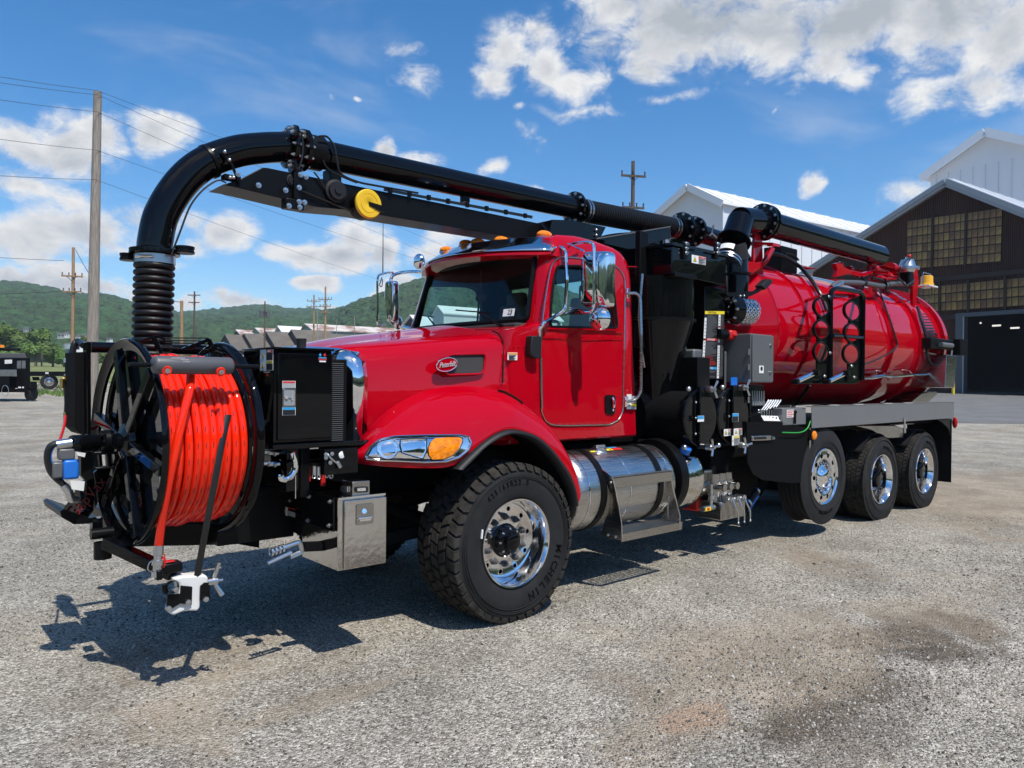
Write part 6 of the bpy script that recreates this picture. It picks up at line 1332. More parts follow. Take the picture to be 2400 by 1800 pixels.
# grey electrical box
def ze(x, y): return (1450+x/5.185, 780+y/5.185)
YE = .06
a, b_ = at(*ze(1608, 8), y=YE), at(*ze(1865, 608), y=YE); mb = MB(); mb.box((a.x, YE, b_.z), (b_.x, YE+.62, a.z)); eb = part('electrical_box', mb, 'box_grey', bevel=.006, label='grey steel electrical box in front of the tank')
mb = MB(); mb.box((a.x+.008, YE-.016, b_.z+.008), (b_.x-.008, YE-.002, a.z-.008)); part('box_door', mb, 'box_grey', eb, bevel=.004)
for q in ((1845, 150), (1838, 482)): p = at(*ze(*q), y=YE-.016); mb = MB(); mb.cyl(p, p-Y*.014, .014, n=12); part('door_latch', mb, 'zinc', eb)
st_ = sticker(1708, 398, 1762, 492, YE-.017, ze, 'white_label', eb); p = at(*ze(1738, 435), y=YE-.022); mb = MB(); mb.lathe([(0, .001), (0, .022)], p, -Y, 14); obj('sticker_mark', mb, 'print_black', st_, smooth=0)
for zz in (.15, .30, .62): mb = MB(); mb.cyl((a.x, YE+.02, a.z-zz), (a.x, YE+.02, a.z-zz-.06), .010, n=8); part('box_hinge', mb, 'zinc', eb)
mb = MB(); mb.box((2.50, .30, 1.62), (a.x-.03, .9, 2.0)); part('pump_housing', mb, 'box_grey', bevel=.02)
mb = MB(); mb.box((2.42, .20, 1.50), (2.62, .5, 1.92)); part('valve_housing', mb, 'black_satin', bevel=.01); a_ = at(*ze(1368, 540), y=.19); mb = MB(); mb.box((a_.x, .19, a_.z-.08), (a_.x+.11, .2, a_.z)); part('blue_plate', mb, 'blue_paint', smooth=0)
for i in (0, 1): q = at(*ze(1500, 460+i*60), y=.2); mb = MB(); mb.cyl(q, q+X*.14, .02, n=12); part('hydraulic_fitting', mb, 'zinc')
# round access doors with T handles
def access_door(pxc, l, r, t, b_px, nm_i):
    yd = .10; c = at(*ze(pxc, (t+b_px)/2), y=yd); hw = (at(*ze(r, 1000), y=yd).x-at(*ze(l, 1000), y=yd).x)/2; hh = (at(*ze(pxc, t), y=yd).z-at(*ze(pxc, b_px), y=yd).z)/2
    mb = MB(); n = 40; P = [c+Vector((hw*math.cos(2*PI*i/n), 0, hh*math.sin(2*PI*i/n))) for i in range(n)]; mb.prism(P, Y*.06); d_ = part('access_door', mb, 'black_gloss', smooth=30, bevel=.012)
    mb = MB(); mb.lathe([(0, hw*.92), (.4, hw*.92)], c+Y*.06, Y, 40); part('door_barrel', mb, 'black_matte', d_)
    for dx in (-.4, .38): mb = MB(); mb.box((c.x+hw*dx-.010, yd-.014, c.z-hh*.62), (c.x+hw*dx+.010, yd-.001, c.z+hh*.62)); part('rib', mb, 'black_satin', d_, bevel=.003)
    mb = MB(); w_ = hw*.30; mb.box((c.x-w_, yd-.045, c.z-hh*1.08), (c.x+w_, yd-.010, c.z+hh*1.10)); part('cross_bar', mb, 'black_gloss', d_, bevel=.006)
    for s in (1, -1):
        q = Vector((c.x+.02, yd-.05, c.z+s*hh*1.02)); mb = MB(); mb.cyl(q, q-Y*.05, .030, n=16); mb.cyl(q-Y*.05, q-Y*.09, .014, n=10)
        for k in (.0, 2.2, 4.4): a = k+(.5 if s > 0 else 1.4); mb.tube([q-Y*.07, q-Y*.08+Vector((math.sin(a)*.085, 0, math.cos(a)*.085))], [.008, .012], 8)
        part('star_handle', mb, 'zinc', d_)
    mb = MB()
    for (dx, dz) in ((-.4, .55), (-.4, 0), (-.4, -.55), (.38, -.55), (.38, 0)): mb.sphere(c+Vector((hw*dx, -.016, hh*dz)), .011, 8, 6)
    for (dx, dz) in ((-.75, 1.02), (-.95, -1.0)): mb.sphere(c+Vector((hw*dx, .0, hh*dz)), .024, 10, 8)
    part('door_bolt', mb, 'zinc', d_)['kind'] = 'stuff'
    return d_, c
d1_, c1 = access_door(1000, 780, 1185, 690, 1375, 0); d2_, c2 = access_door(1400, 1213, 1590, 670, 1350, 1)
s_ = sticker(960, 1010, 1037, 1078, .055, ze, 'white_label', d1_); s2 = sticker(962, 1012, 1035, 1045, .053, ze, 'blue_label', d1_); s_ = sticker(1383, 980, 1455, 1080, .055, ze, 'white_label', d2_); sticker(1385, 982, 1453, 1015, .053, ze, 'blue_label', d2_); sticker(1385, 1018, 1453, 1078, .053, ze, 'black_label', d2_)
warn(1280, 1172, 1360, 1250, .085, ze, d2_, split=.6); warn(1400, 1165, 1500, 1240, .050, ze, d2_, split=.55); warn(1380, 1250, 1468, 1362, .050, ze, d2_, head='CAUTION', hm='yellow_label', split=.2)
# lever control panel
a, b_ = at(*ze(1600, 632), y=.12), at(*ze(1950, 900), y=.12); mb = MB(); mb.box((a.x, .30, b_.z-.1), (b_.x, .34, a.z)); mb.box((a.x, .12, b_.z-.08), (a.x+.015, .32, a.z)); cp = part('lever_panel', mb, 'black_gloss', bevel=.004, label='open lever panel of the hydraulic controls')
for i in range(6):
    q = at(*ze(1622+i*28, 880), y=.26); mb = MB(); mb.cyl(q, q+Zv*.04, .016, n=8); mb.tube([q+Zv*.04, q+Zv*.15], [.010, .006], 8); part('control_lever', mb, 'zinc', cp)
    q = at(*ze(1730+i*30, 950), y=.15); mb = MB(); mb.tube([q, q+Vector((.09, -.01, .075)), q+Vector((.13, -.01, .11))], [.007, .007, .009], 8); mb.cyl(q-Zv*.05, q+Zv*.01, .014, n=8); part('control_lever', mb, 'zinc', cp)
mb = MB()
for j in range(3):
    for i in range(6): mb.hexb(at(*ze(1700+i*32, 945+j*25), y=.17), -Y, .010, .02)
part('spool_bolt', mb, 'zinc', cp)['kind'] = 'stuff'
q0, q1 = at(*ze(1730, 1030), y=.06), at(*ze(2005, 1045), y=.06); mb = MB(); mb.prism([q0+Zv*.02, at(*ze(1975, 1012), y=.09), q1-Zv*.02, at(*ze(1765, 1062), y=.03)], -Zv*.006); lb = part('lever_label_strip', mb, 'white_label', cp, smooth=0)
mb = MB()
for i in range(5): c = q0.lerp(q1, .2+i*.15); mb.box((c.x, c.y-.0, c.z-.012), (c.x+.02, c.y+.002, c.z+.014))
part('strip_symbols', mb, 'print_black', cp, smooth=0)['kind'] = 'stuff'
mb = MB(); mb.prism([at(*ze(*q), y=.14) for q in ((1600, 1025), (1900, 900), (2040, 925), (2040, 1000), (1990, 1075), (1600, 1075))], Y*.3); part('panel_shelf', mb, 'black_satin', cp, smooth=0)

# ================================================================ rear body: side beam, flaps, debris tank
def zw(x, y): return (1750+x/4.022, 880+y/4.022)
ra, rb_, rc_, rd_ = at(*zw(615, 300), y=0), at(*zw(1957, 250), y=0), at(*zw(1950, 400), y=0), at(*zw(610, 500), y=0)
zt0, zb0 = 1.435, 1.20
def side_beam(y0, s):
    mb = MB(); mb.box((4.23, y0, zb0), (8.50, y0+s*.008, zt0)); mb.box((4.23, y0, zt0-.006), (8.50, y0+s*.20, zt0)); mb.box((4.23, y0, zb0), (8.50, y0+s*.07, zb0+.006)); return part('side_beam', mb, 'plate_grey', smooth=0, bevel=.002, label='long bare steel beam under the tank' if s > 0 else None)
side_beam(0.0, 1); side_beam(2*YC, -1)
a, b_ = at(*zw(340, 310), y=.03), at(*zw(558, 460), y=.03); mb = MB(); mb.box((a.x, .03, b_.z), (b_.x, .25, a.z)); cb = part('control_box', mb, 'plate_grey', bevel=.006); a_ = at(*zw(378, 315), y=.028); mb = MB(); mb.box((a_.x, .026, a_.z-.09), (a_.x+.15, .029, a_.z-.01)); rl = part('red_print_label', mb, 'white_label', cb, smooth=0); mb = MB()
for k in range(4): mb.box((a_.x+.01, .024, a_.z-.025-k*.018), (a_.x+.14-.03*(k % 2), .0255, a_.z-.018-k*.018))
part('label_lines', mb, 'red_label', cb, smooth=0)
mb = MB(); mb.tube([at(*zw(455, 345), y=.02), at(*zw(455, 455), y=.01)], .014, 8); mb.sphere(at(*zw(457, 345), y=.02), .022, 8, 6); part('toggle_handle', mb, 'black_satin', cb)
mb = MB(); mb.tube(bez([at(*zw(335, 537), y=-.005), at(*zw(500, 537), y=-.005), at(*zw(570, 500), y=-.005), at(*zw(600, 430), y=.0)], 6), .006, 6); part('green_wire', mb, 'green_wire')
# box and flap before the pusher wheel
P = [at(*zw(*q), y=.03) for q in ((0, 440), (330, 440), (600, 500), (600, 960), (540, 1010), (430, 1015), (150, 985), (60, 930), (10, 820))]
mb = MB(); mb.prism(P, Y*.012); fp = part('mud_flap', mb, 'black_matte', smooth=0, label='black flap panel before the pusher wheel')
mb = MB(); mb.prism([at(*zw(*q), y=.02) for q in ((590, 500), (607, 500), (605, 930), (592, 935))], Y*.004); part('flap_edge', mb, 'stainless', fp, smooth=0)
mb = MB(); c = at(*zw(632, 565), y=-.01); mb.lathe([(0, .001), (0, .05), (.014, .046), (.024, .03), (.026, .001)], c, -Y, 24); part('side_marker', mb, 'amber', fp); mb = MB(); mb.lathe([(-.01, .065), (.0, .065), (.004, .05)], c, -Y, 24); part('marker_ring', mb, 'black_satin', fp)
P = [at(*zw(*q), y=.01) for q in ((52, 570), (235, 562), (235, 612), (52, 618))]; mb = MB(); mb.prism(P, Y*.03); lh = part('light_bracket', mb, 'stainless', fp, bevel=.006); mb = MB(); mb.prism([at(*zw(*q), y=.004) for q in ((80, 580), (190, 576), (190, 600), (80, 604))], Y*.01); part('strip_lamp', mb, 'black_plastic', lh, bevel=.008); mb = MB(); mb.cyl(at(*zw(240, 590), y=.01), at(*zw(255, 590), y=.01), .016, n=10); part('bracket_bolt', mb, 'zinc', lh)
mb = MB(); mb.prism([(8.44, .01, 1.19), (8.44, .62, 1.19), (8.44, .62, .27), (8.44, .01, .27)], X*.012); part('mud_flap', mb, 'black_matte', smooth=0); mb = MB(); mb.prism([(8.44, 1.82, 1.19), (8.44, 2.43, 1.19), (8.44, 2.43, .27), (8.44, 1.82, .27)], X*.012); part('mud_flap', mb, 'black_matte', smooth=0)
mb = MB(); mb.prism([(7.95, .02, 1.19), (8.44, .02, 1.19), (8.44, .02, .93), (8.36, .02, 1.05), (8.1, .02, 1.15)], Y*.02); part('flap_gusset', mb, 'black_satin', smooth=0)
q = at(*zw(1962, 445), y=.05); mb = MB(); mb.sphere(q+Vector((.0, .0, 0)), .075, 12, 8, (.3, .5, 1.1)); part('tail_lamp', mb, 'red_lens'); mb = MB(); mb.tube(fillet([(8.50, .05, 1.33), (8.62, .05, 1.34), (8.66, .12, 1.32), (8.62, .18, 1.31), (8.50, .18, 1.31)], .03), .012, 8); part('tow_loop', mb, 'chrome')
mb = MB(); mb.tube([at(*zw(1487, 400), y=-.012), at(*zw(1492, 540), y=-.012)], .014, 8); mb.box(at(*zw(1405, 470), y=-.01), at(*zw(1525, 452), y=.06)); part('rail_clamp', mb, 'zinc', smooth=30)
P = [at(*zw(*q), y=.16) for q in ((1010, 470), (1400, 470), (1475, 500), (1480, 590), (1350, 592), (1290, 580), (1260, 560), (1180, 520))]; mb = MB(); mb.prism(P, Y*.35); part('storage_trough', mb, 'stainless', smooth=0, bevel=.01)
mb = MB(); mb.box((4.25, .25, 1.13), (8.40, 2.19, 1.20)); part('deck', mb, 'black_matte', smooth=0)
for xa, r in ((X1, .56), (X2, .56)): 
    mb = MB(); mb.lathe([(0, r), (.6, r)], (xa, .10, .50), Y, 24, a0=-.9, a1=.9); part('wheel_guard', mb, 'black_matte', solid=.01)
for i, q in enumerate(((800, 265), (1030, 270), (1310, 255), (1500, 255), (480, 292), (2, 2))[:5]): p = at(*zw(*q), y=.10); mb = MB(); mb.cyl((p.x, .10, zt0), (p.x, .10, zt0+.012), .085, n=20); part('round_light', mb, 'chrome')
# debris tank
tcy, tcz, TRr = YC, 2.27, .885
T0, T1 = 4.12, 9.05
mb = MB(); mb.lathe([(-.62, .001), (-.62, .42), (-.60, .46), (-.02, TRr-.02), (0, TRr), (T1-T0, TRr)], (T0, tcy, tcz), X, 128)
mb.lathe([(T1-T0, TRr), (T1-T0+.18, TRr*.93), (T1-T0+.32, TRr*.70), (T1-T0+.38, TRr*.4), (T1-T0+.40, .001)], (T0, tcy, tcz), X, 128)
dtk = part('debris_tank', mb, 'red_paint', smooth=32, label='glossy red cylindrical debris tank')
def tring(x, w, h, m='red_paint', nm='tank_band', a0=0, a1=2*PI): mb = MB(); mb.lathe([(x-w/2, TRr), (x-w/2+.006, TRr+h), (x+w/2-.006, TRr+h), (x+w/2, TRr)], (0, tcy, tcz), X, 128, a0=a0, a1=a1); return part(nm, mb, m, dtk, smooth=40)
tring(T0+.012, .03, .010); tring(at(1894, 760, y=.34).x, .05, .022, nm='tank_band'); b2x = at(2095, 800, y=.33).x; b3x = at(2158, 810, y=.33).x; tring(b2x, .17, .045); tring(b3x, .16, .045); tring(T1-.04, .10, .06, nm='door_flange'); tring(T1+.07, .05, .045, nm='door_flange')
mb = MB()
for i in range(40): a = 2*PI*i/40; mb.sphere(Vector((T1+.02, tcy+math.sin(a)*(TRr+.05), tcz+math.cos(a)*(TRr+.05))), .012, 6, 4)
for xx in (b2x-.05, b3x-.05, b3x+.04):
    for i in range(18): a = -2.6+2.2*i/17; mb.sphere(Vector((xx, tcy+math.sin(a)*(TRr+.046), tcz+math.cos(a)*(TRr+.046))), .009, 6, 4)
part('band_rivets', mb, 'red_paint', dtk)['kind'] = 'stuff'
def ont(px, py, o=0.0, R2=None):                           # point of the tank shell seen at a pixel
    R2 = (R2 or TRr)+o; d = ray(px, py); dy, dz = d.y, d.z; oy, oz = CAM.y-tcy, CAM.z-tcz
    A2, B2, C2 = dy*dy+dz*dz, 2*(oy*dy+oz*dz), oy*oy+oz*oz-R2*R2; disc = B2*B2-4*A2*C2
    t = (-B2-math.sqrt(max(disc, 0)))/(2*A2); return CAM+d*t
def z3(x, y): return (1700+x/4.022, 550+y/4.022)
# printed stripes and name between the bands
for k in range(8):
    y0 = 745+k*27; x0 = 1845+k*8; x1 = 1915+k*11; h = 2+k*.9
    A_ = [ont(*z3(x0+(x1-x0)*i/4, y0-h), .006) for i in range(5)]; B_ = [ont(*z3(x0+(x1-x0)*i/4, y0+h), .006) for i in range(5)]; mb = MB(); mb.grid([A_, B_]); part('stripe_print', mb, 'print_black', dtk, smooth=60)
for txt, (qx, qy), sz in (('GapVax', (1938, 940), .20), ('MC1510', (1945, 980), .10)):
    c = ont(*z3(qx, qy), .0); a = math.atan2(c.y-tcy, c.z-tcz); u = X; t = text_mesh(txt, sz, (0, 0, 0), (1, 0, 0), (0, 1, 0), .001, sx=.62, bold=.003)
    for q in t.v: aa = a-(-q.y/ (TRr+.006)) if False else a+q.y/(TRr+.006); q2 = Vector((c.x+q.x*1.3, tcy+math.sin(aa)*(TRr+.007), tcz+math.cos(aa)*(TRr+.007))); q.x, q.y, q.z = q2
    part('name_print', t, 'print_black', dtk, smooth=0)
mb = MB(); c = [ont(*z3(*q), .004) for q in ((1775, 1395), (1800, 1395), (1792, 1425), (1768, 1425))]; mb.add(c, [(0, 1, 2, 3)]); part('small_sticker', mb, 'white_label', dtk, smooth=0)
# hoses and pipes on the tank
def tpipe(pts, r, m, nm, o=.03, f=z3, n=6): mb = MB(); mb.tube(bez([ont(*f(x, y), o) for x, y in pts], n), r, 10); return part(nm, mb, m)
tpipe([(405, 170), (500, 190), (600, 230), (700, 300), (790, 400), (870, 520), (920, 610), (960, 720)], .024, 'hose_black', 'tank_hose', .05)
tpipe([(960, 1050), (930, 1140), (905, 1190)], .018, 'hose_black', 'tank_hose', .05); tpipe([(790, 1415), (760, 1470), (700, 1550), (660, 1600)], .022, 'hose_black', 'tank_hose', .05)
tpipe([(1300, 1225), (1400, 1190), (1520, 1130), (1600, 1070), (1622, 1030), (1600, 950), (1560, 830), (1510, 680), (1460, 550), (1420, 480)], .011, 'hose_black', 'air_line', .06)
tpipe([(1810, 680), (1850, 800), (1890, 950), (1905, 1040), (1900, 1120), (1920, 1190), (1960, 1240), (1995, 1250)], .022, 'hose_black', 'tank_hose', .08)
tpipe([(1275, 1355), (1400, 1345), (1510, 1330), (1600, 1335), (1760, 1322), (1850, 1320), (1960, 1308), (2055, 1308)], .022, 'polished', 'drain_pipe', .10)
tpipe([(1995, 1255), (2003, 1300), (1995, 1360), (1940, 1410), (1870, 1480), (1790, 1590)], .018, 'zinc', 'drain_pipe', .10)
for q in ((1525, 1335), (1770, 1322)): c = ont(*z3(*q), .09); mb = MB(); mb.tube([ont(*z3(q[0]-40, q[1]-38), .0), c, ont(*z3(q[0]+20, q[1]+40), .0)], .008, 6); part('pipe_bracket', mb, 'zinc')
mb = MB(); c = ont(*z3(1985, 1305), .12); mb.cyl(c-X*.10, c+X*.08, .03, n=12); mb.cyl(c, c+Zv*.10, .022, n=10); mb.box(c-Vector((.02, .04, .02)), c+Vector((.20, -.02, .0))); part('drain_valve', mb, 'zinc')
c = ont(*z3(1990, 1045), .12); mb = MB(); mb.box(c+Vector((-.35, -.05, -.05)), c+Vector((.55, .10, .10))); rl = part('door_latch_bar', mb, 'black_satin', bevel=.01); mb = MB(); mb.cyl(c+Vector((-.10, -.09, .01)), c+Vector((.35, -.09, .01)), .035, n=16); part('latch_cylinder', mb, 'box_grey', rl); mb = MB(); mb.box(c+Vector((.62, -.12, -.12)), c+Vector((.95, .2, .12))); part('latch_box', mb, 'black_matte', rl, bevel=.01)
mb = MB()
for dx in (.1, .38): mb.cyl(c+Vector((dx, -.08, -.06)), c+Vector((dx, -.06, -.30)), .014, n=8)
mb.tube(bez([c+Vector((.38, -.06, -.3)), c+Vector((.25, -.06, -.42)), c+Vector((.12, -.05, -.5))], 5), .018, 8); part('latch_fitting', mb, 'zinc', rl)
# rack for the vacuum tubes
def rackx(px): return at(*z3(px, 900), y=.06).x
def zr(py, px=1000): return at(*z3(px, py), y=.06).z
YR = .06
mb = MB(); mb.tube(fillet([at(*z3(990, 1370), y=YR), at(*z3(992, 600), y=YR), at(*z3(1000, 530), y=YR), at(*z3(1040, 505), y=YR), at(*z3(1270, 540), y=YR), at(*z3(1300, 580), y=YR), at(*z3(1290, 1370), y=YR)], .06, 5), .028, 12); rk = part('tube_rack', mb, 'black_gloss', label='black folding rack with round tube loops on the tank side')
mb = MB(); mb.tube([at(*z3(1010, 950), y=YR), at(*z3(1290, 970), y=YR)], .022, 10); part('rack_crossbar', mb, 'black_gloss', rk)
for col, (cxx, xr) in enumerate((((905), (985, 1010)), ((1195), (1262, 1285)))):
    P = [at(*z3(*q), y=YR+.012) for q in ((((870, 560), (995, 540), (1010, 560), (1000, 1370), (850, 1370), (850, 1215), (960, 1190)), ((1165, 610), (1200, 540), (1285, 560), (1275, 1380), (1150, 1390), (1145, 1230), (1240, 1200)))[col])]
    plate = MB()
    out = [(870, 575), (1000, 555), (1000, 1330), (860, 1330), (860, 1215)] if col == 0 else [(1170, 610), (1290, 570), (1280, 1390), (1150, 1390), (1150, 1225)]
    cs = [(900, 685, 74, 86), (902, 895, 76, 88), (898, 1105, 74, 92)] if col == 0 else [(1190, 720, 78, 88), (1188, 925, 76, 86), (1180, 1125, 78, 92)]
    edge = [(out[0][0], out[0][1])]
    pl = [at(*z3(*q), y=YR+.01) for q in (out[0], out[1], out[2], out[3])]
    plate.prism(pl, Y*.012); cut = MB()
    for (u, v, rx_, ry_) in cs:
        c = at(*z3(u, v), y=YR+.01); rr1 = (at(*z3(u+rx_, v), y=YR+.01)-c).length; rr2 = (at(*z3(u, v+ry_), y=YR+.01)-c).length
        cut.prism([c+Vector((rr1*math.cos(k), -.05, rr2*math.sin(k))) for k in [2*PI*i/28 for i in range(28)]], Y*.15)
    part('rack_plate', boolean_cut(plate, cut), 'black_gloss', rk, smooth=0)
    for (u, v, rx_, ry_) in cs:
        c = at(*z3(u, v), y=YR); rr1 = (at(*z3(u+rx_, v), y=YR)-c).length; rr2 = (at(*z3(u, v+ry_), y=YR)-c).length
        mb = MB(); mb.tube([c+Vector((rr1*math.cos(k), 0, rr2*math.sin(k))) for k in [2*PI*i/28 for i in range(28)]], .010, 8, closed=True); part('tube_loop', mb, 'black_gloss', rk)
        mb = MB(); mb.tube([c+Vector((rr1*1.05*math.cos(k), -.02, rr2*1.05*math.sin(k))) for k in [PI*.62+PI*.78*i/8 for i in range(9)]], .014, 4); part('loop_strap', mb, 'black_satin', rk)
P = [at(*z3(*q), y=YR+.03) for q in ((640, 1385), (860, 1290), (1000, 1290), (1010, 1330), (1130, 1290), (1270, 1270), (1290, 1340), (1260, 1390), (1220, 1408), (680, 1405))]; mb = MB(); mb.prism(P, Y*.05); part('rack_base', mb, 'black_gloss', rk, smooth=0, bevel=.004)
for a_, b2_ in (((665, 1385), (845, 1300)), ((960, 1385), (1130, 1305))):
    mb = MB(); mb.tube([at(*z3(*a_), y=YR-.01), at(*z3(*b2_), y=YR-.01)], .032, 16); cy_ = part('rack_cylinder', mb, 'chrome', rk); mb = MB(); mb.cyl(at(*z3(*b2_), y=YR-.03)+Y*.02, at(*z3(*b2_), y=YR-.03)-Y*.05, .035, n=12); mb.cyl(at(*z3(*a_), y=YR-.03)+Y*.04, at(*z3(*a_), y=YR-.03)-Y*.03, .03, n=12); part('cylinder_pivot', mb, 'black_satin', cy_)
mb = MB()
for q in ((975, 585), (865, 1300), (935, 1335), (1155, 1308), (1190, 1238), (1215, 1345), (985, 1115)): mb.hexb(at(*z3(*q), y=YR-.03), -Y, .014, .014)
part('rack_bolt', mb, 'zinc', rk)['kind'] = 'stuff'
mb = MB()
for q in ((760, 590), (1210, 560)): mb.tube([ont(*z3(q[0], q[1]+30), -.02), at(*z3(q[0]+120, q[1]), y=YR)], .022, 8)
part('rack_stay', mb, 'red_paint', rk)
# fittings on top of the tank
topz = tcz+TRr
def bx(name, a, b, m, parent=None, bev=.01): mb = MB(); mb.box(a, b); return part(name, mb, m, parent or TR, bevel=bev)
for xs_ in (4.05, 7.1):
    mb = MB(); mb.prism([(xs_, .62, tcz+TRr*.70), (xs_+.24, .62, tcz+TRr*.70), (xs_+.20, .62, 3.38), (xs_+.05, .62, 3.38)], Y*.03); mb.prism([(xs_+.05, .40, 3.20), (xs_+.2, .40, 3.20), (xs_+.2, .85, 3.28), (xs_+.05, .85, 3.28)], Zv*.03); part('pipe_support', mb, 'red_paint', smooth=0)
P = [at(*z3(*q), y=.55) for q in ((140, 440), (200, 250), (290, 265), (370, 250), (440, 115), (470, 130), (400, 270), (310, 330))]; mb = MB(); mb.prism(P, Y*.04); part('front_bracket', mb, 'red_paint', smooth=0, bevel=.004)
P = [at(*z3(*q), y=.60) for q in ((1040, 270), (1100, 255), (1115, 300), (1170, 330), (1300, 360), (1400, 330), (1420, 300), (1440, 340), (1300, 400), (1170, 370), (1050, 400), (1060, 330))]; mb = MB(); mb.prism(P, Y*.06); part('pipe_cradle', mb, 'red_paint', smooth=0, bevel=.006)
for (q, r, L2) in (((1070, 285), .045, .10), ((1170, 330), .05, .08), ((1440, 330), .05, .55), ((1560, 320), .09, .12), ((1620, 380), .06, .2)):
    c = at(*z3(*q), y=.70); mb = MB(); mb.cyl(c-X*L2/2, c+X*L2/2, r, n=16); mb.sphere(c+X*L2/2, r, 10, 8); part('hydraulic_swivel', mb, 'red_paint', smooth=40)
for (q0, q1, w) in (((1500, 290), (1640, 330), .12), ((1480, 380), (1530, 440), .10), ((1560, 370), (1650, 420), .08)): a, b_ = at(*z3(*q0), y=.60), at(*z3(*q1), y=.60); mb = MB(); mb.box(a, b_+Y*.2); part('top_casting', mb, 'red_paint', bevel=.03)
c = at(*z3(1715, 320), y=.55); mb = MB(); mb.lathe([(-.06, .001), (-.06, .09), (-.02, .11), (-.02, .165), (.02, .165), (.02, .12), (.08, .10), (.13, .085), (.14, .03), (.17, .03), (.17, .001)], c, Zv, 32); dv = part('air_valve', mb, 'zinc', label='round bolted diaphragm valve on top of the tank'); mb = MB(); mb.box(c+Vector((-.1, -.07, -.26)), c+Vector((.08, .07, -.06))); part('valve_base', mb, 'black_satin', dv, bevel=.02); mb = MB(); mb.sphere(c+Vector((-.06, -.05, .17)), .03, 8, 6); part('red_knob', mb, 'red_plastic', dv)
mb = MB(); mb.tube([c+Vector((.0, -.1, -.18)), c+Vector((-.35, -.12, -.3)), c+Vector((-.6, -.1, -.2))], .014, 8); mb.tube(bez([c+Vector((-.35, 0, -.2)), c+Vector((-.5, -.1, -.05)), c+Vector((-.2, -.1, .12)), c+Vector((.1, 0, .1))], 6), .012, 8); part('valve_line', mb, 'hose_black', dv)
P = [at(*z3(*q), y=.55) for q in ((1740, 270), (1780, 275), (1812, 340), (1826, 440), (1815, 520), (1790, 700), (1775, 700), (1770, 480), (1740, 420))]; mb = MB(); mb.prism(P, Y*.05); part('lift_bracket', mb, 'red_paint', smooth=0, bevel=.006)
c = at(*z3(1900, 490), y=.62); mb = MB(); mb.box(c+Vector((-.18, -.10, -.01)), c+Vector((.18, .10, .012))); bs = part('beacon_shelf', mb, 'pin_white', bevel=.003); mb = MB(); mb.lathe([(.012, .001), (.012, .10), (.04, .10), (.05, .09), (.16, .085), (.17, .07), (.17, .001)], c, Zv, 28); part('amber_beacon', mb, 'amber_yellow', bs, label='amber beacon lamp at the rear of the tank')
mb = MB(); mb.tube(fillet([c+Vector((-.16, 0, .01)), c+Vector((-.16, 0, .21)), c+Vector((.16, 0, .21)), c+Vector((.16, 0, .01))], .03), .008, 8); part('beacon_guard', mb, 'stainless', bs); mb = MB(); mb.tube([c+Vector((-.1, 0, 0)), c+Vector((-.35, .1, -.05)), c+Vector((-.38, .1, -.35))], .016, 8); part('shelf_arm', mb, 'red_paint', bs)
mb = MB(); mb.tube(bez([c+Vector((.05, -.05, 0)), c+Vector((.04, -.05, -.15)), c+Vector((-.1, 0, -.28)), c+Vector((-.3, .05, -.25))], 6), .009, 6); part('beacon_cable', mb, 'hose_black', bs)
mb = MB(); mb.tube(bez([at(*z3(1000, 500), y=.42), at(*z3(1040, 465), y=.42), at(*z3(1100, 452), y=.42), at(*z3(1260, 455), y=.45), at(*z3(1380, 470), y=.45), at(*z3(1480, 485), y=.48), at(*z3(1570, 465), y=.5), at(*z3(1680, 465), y=.5)], 6), .034, 12); hh = part('wash_down_hose', mb, 'guard_grey', smooth=60)
mb = MB(); mb.cyl(at(*z3(1000, 505), y=.42), at(*z3(1090, 455), y=.42), .040, n=12); part('hose_end', mb, 'zinc', hh)
for q in ((1305, 455), (1520, 475)): p = at(*z3(*q), y=.45); mb = MB(); mb.tube([p+Vector((-.06, 0, .08)), p, p+Vector((-.04, 0, -.10))], .014, 6); mb.lathe([(-.02, .045), (.02, .045)], p, X, 14); part('hose_hanger', mb, 'black_satin', hh)
mb = MB(); mb.tube(bez([at(*z3(1380, 405), y=.6), at(*z3(1460, 425), y=.6), at(*z3(1540, 480), y=.55)], 6), .02, 8); mb.tube(bez([at(*z3(560, 175), y=.8), at(*z3(640, 190), y=.8), at(*z3(690, 240), y=.8)], 6), .012, 8); part('top_line', mb, 'hose_black')
a, b_ = at(*z3(530, 100), y=1.0), at(*z3(680, 230), y=1.0); mb = MB(); mb.box((a.x, 1.0, topz-.05), (b_.x, 1.25, a.z)); part('top_manifold', mb, 'black_satin', bevel=.01)
mb = MB(); mb.box(at(*z3(710, 285), y=1.0), at(*z3(765, 330), y=1.15)); part('lift_lug', mb, 'red_paint', bevel=.01)
# stainless chute at the back
P = [at(*z3(*q), y=.10) for q in ((2090, 1130), (2185, 1145), (2160, 1445), (2070, 1440))]; mb = MB(); mb.prism(P, Y*.9); part('splash_shield', mb, 'stainless', smooth=0, bevel=.006, label='brushed steel splash shield at the rear')
P = [at(*z3(*q), y=.5) for q in ((1990, 1480), (2000, 1500), (1900, 1590), (1740, 1590), (1850, 1500))]; mb = MB(); mb.prism(P, Y*1.2); part('discharge_chute', mb, 'stainless', smooth=0)
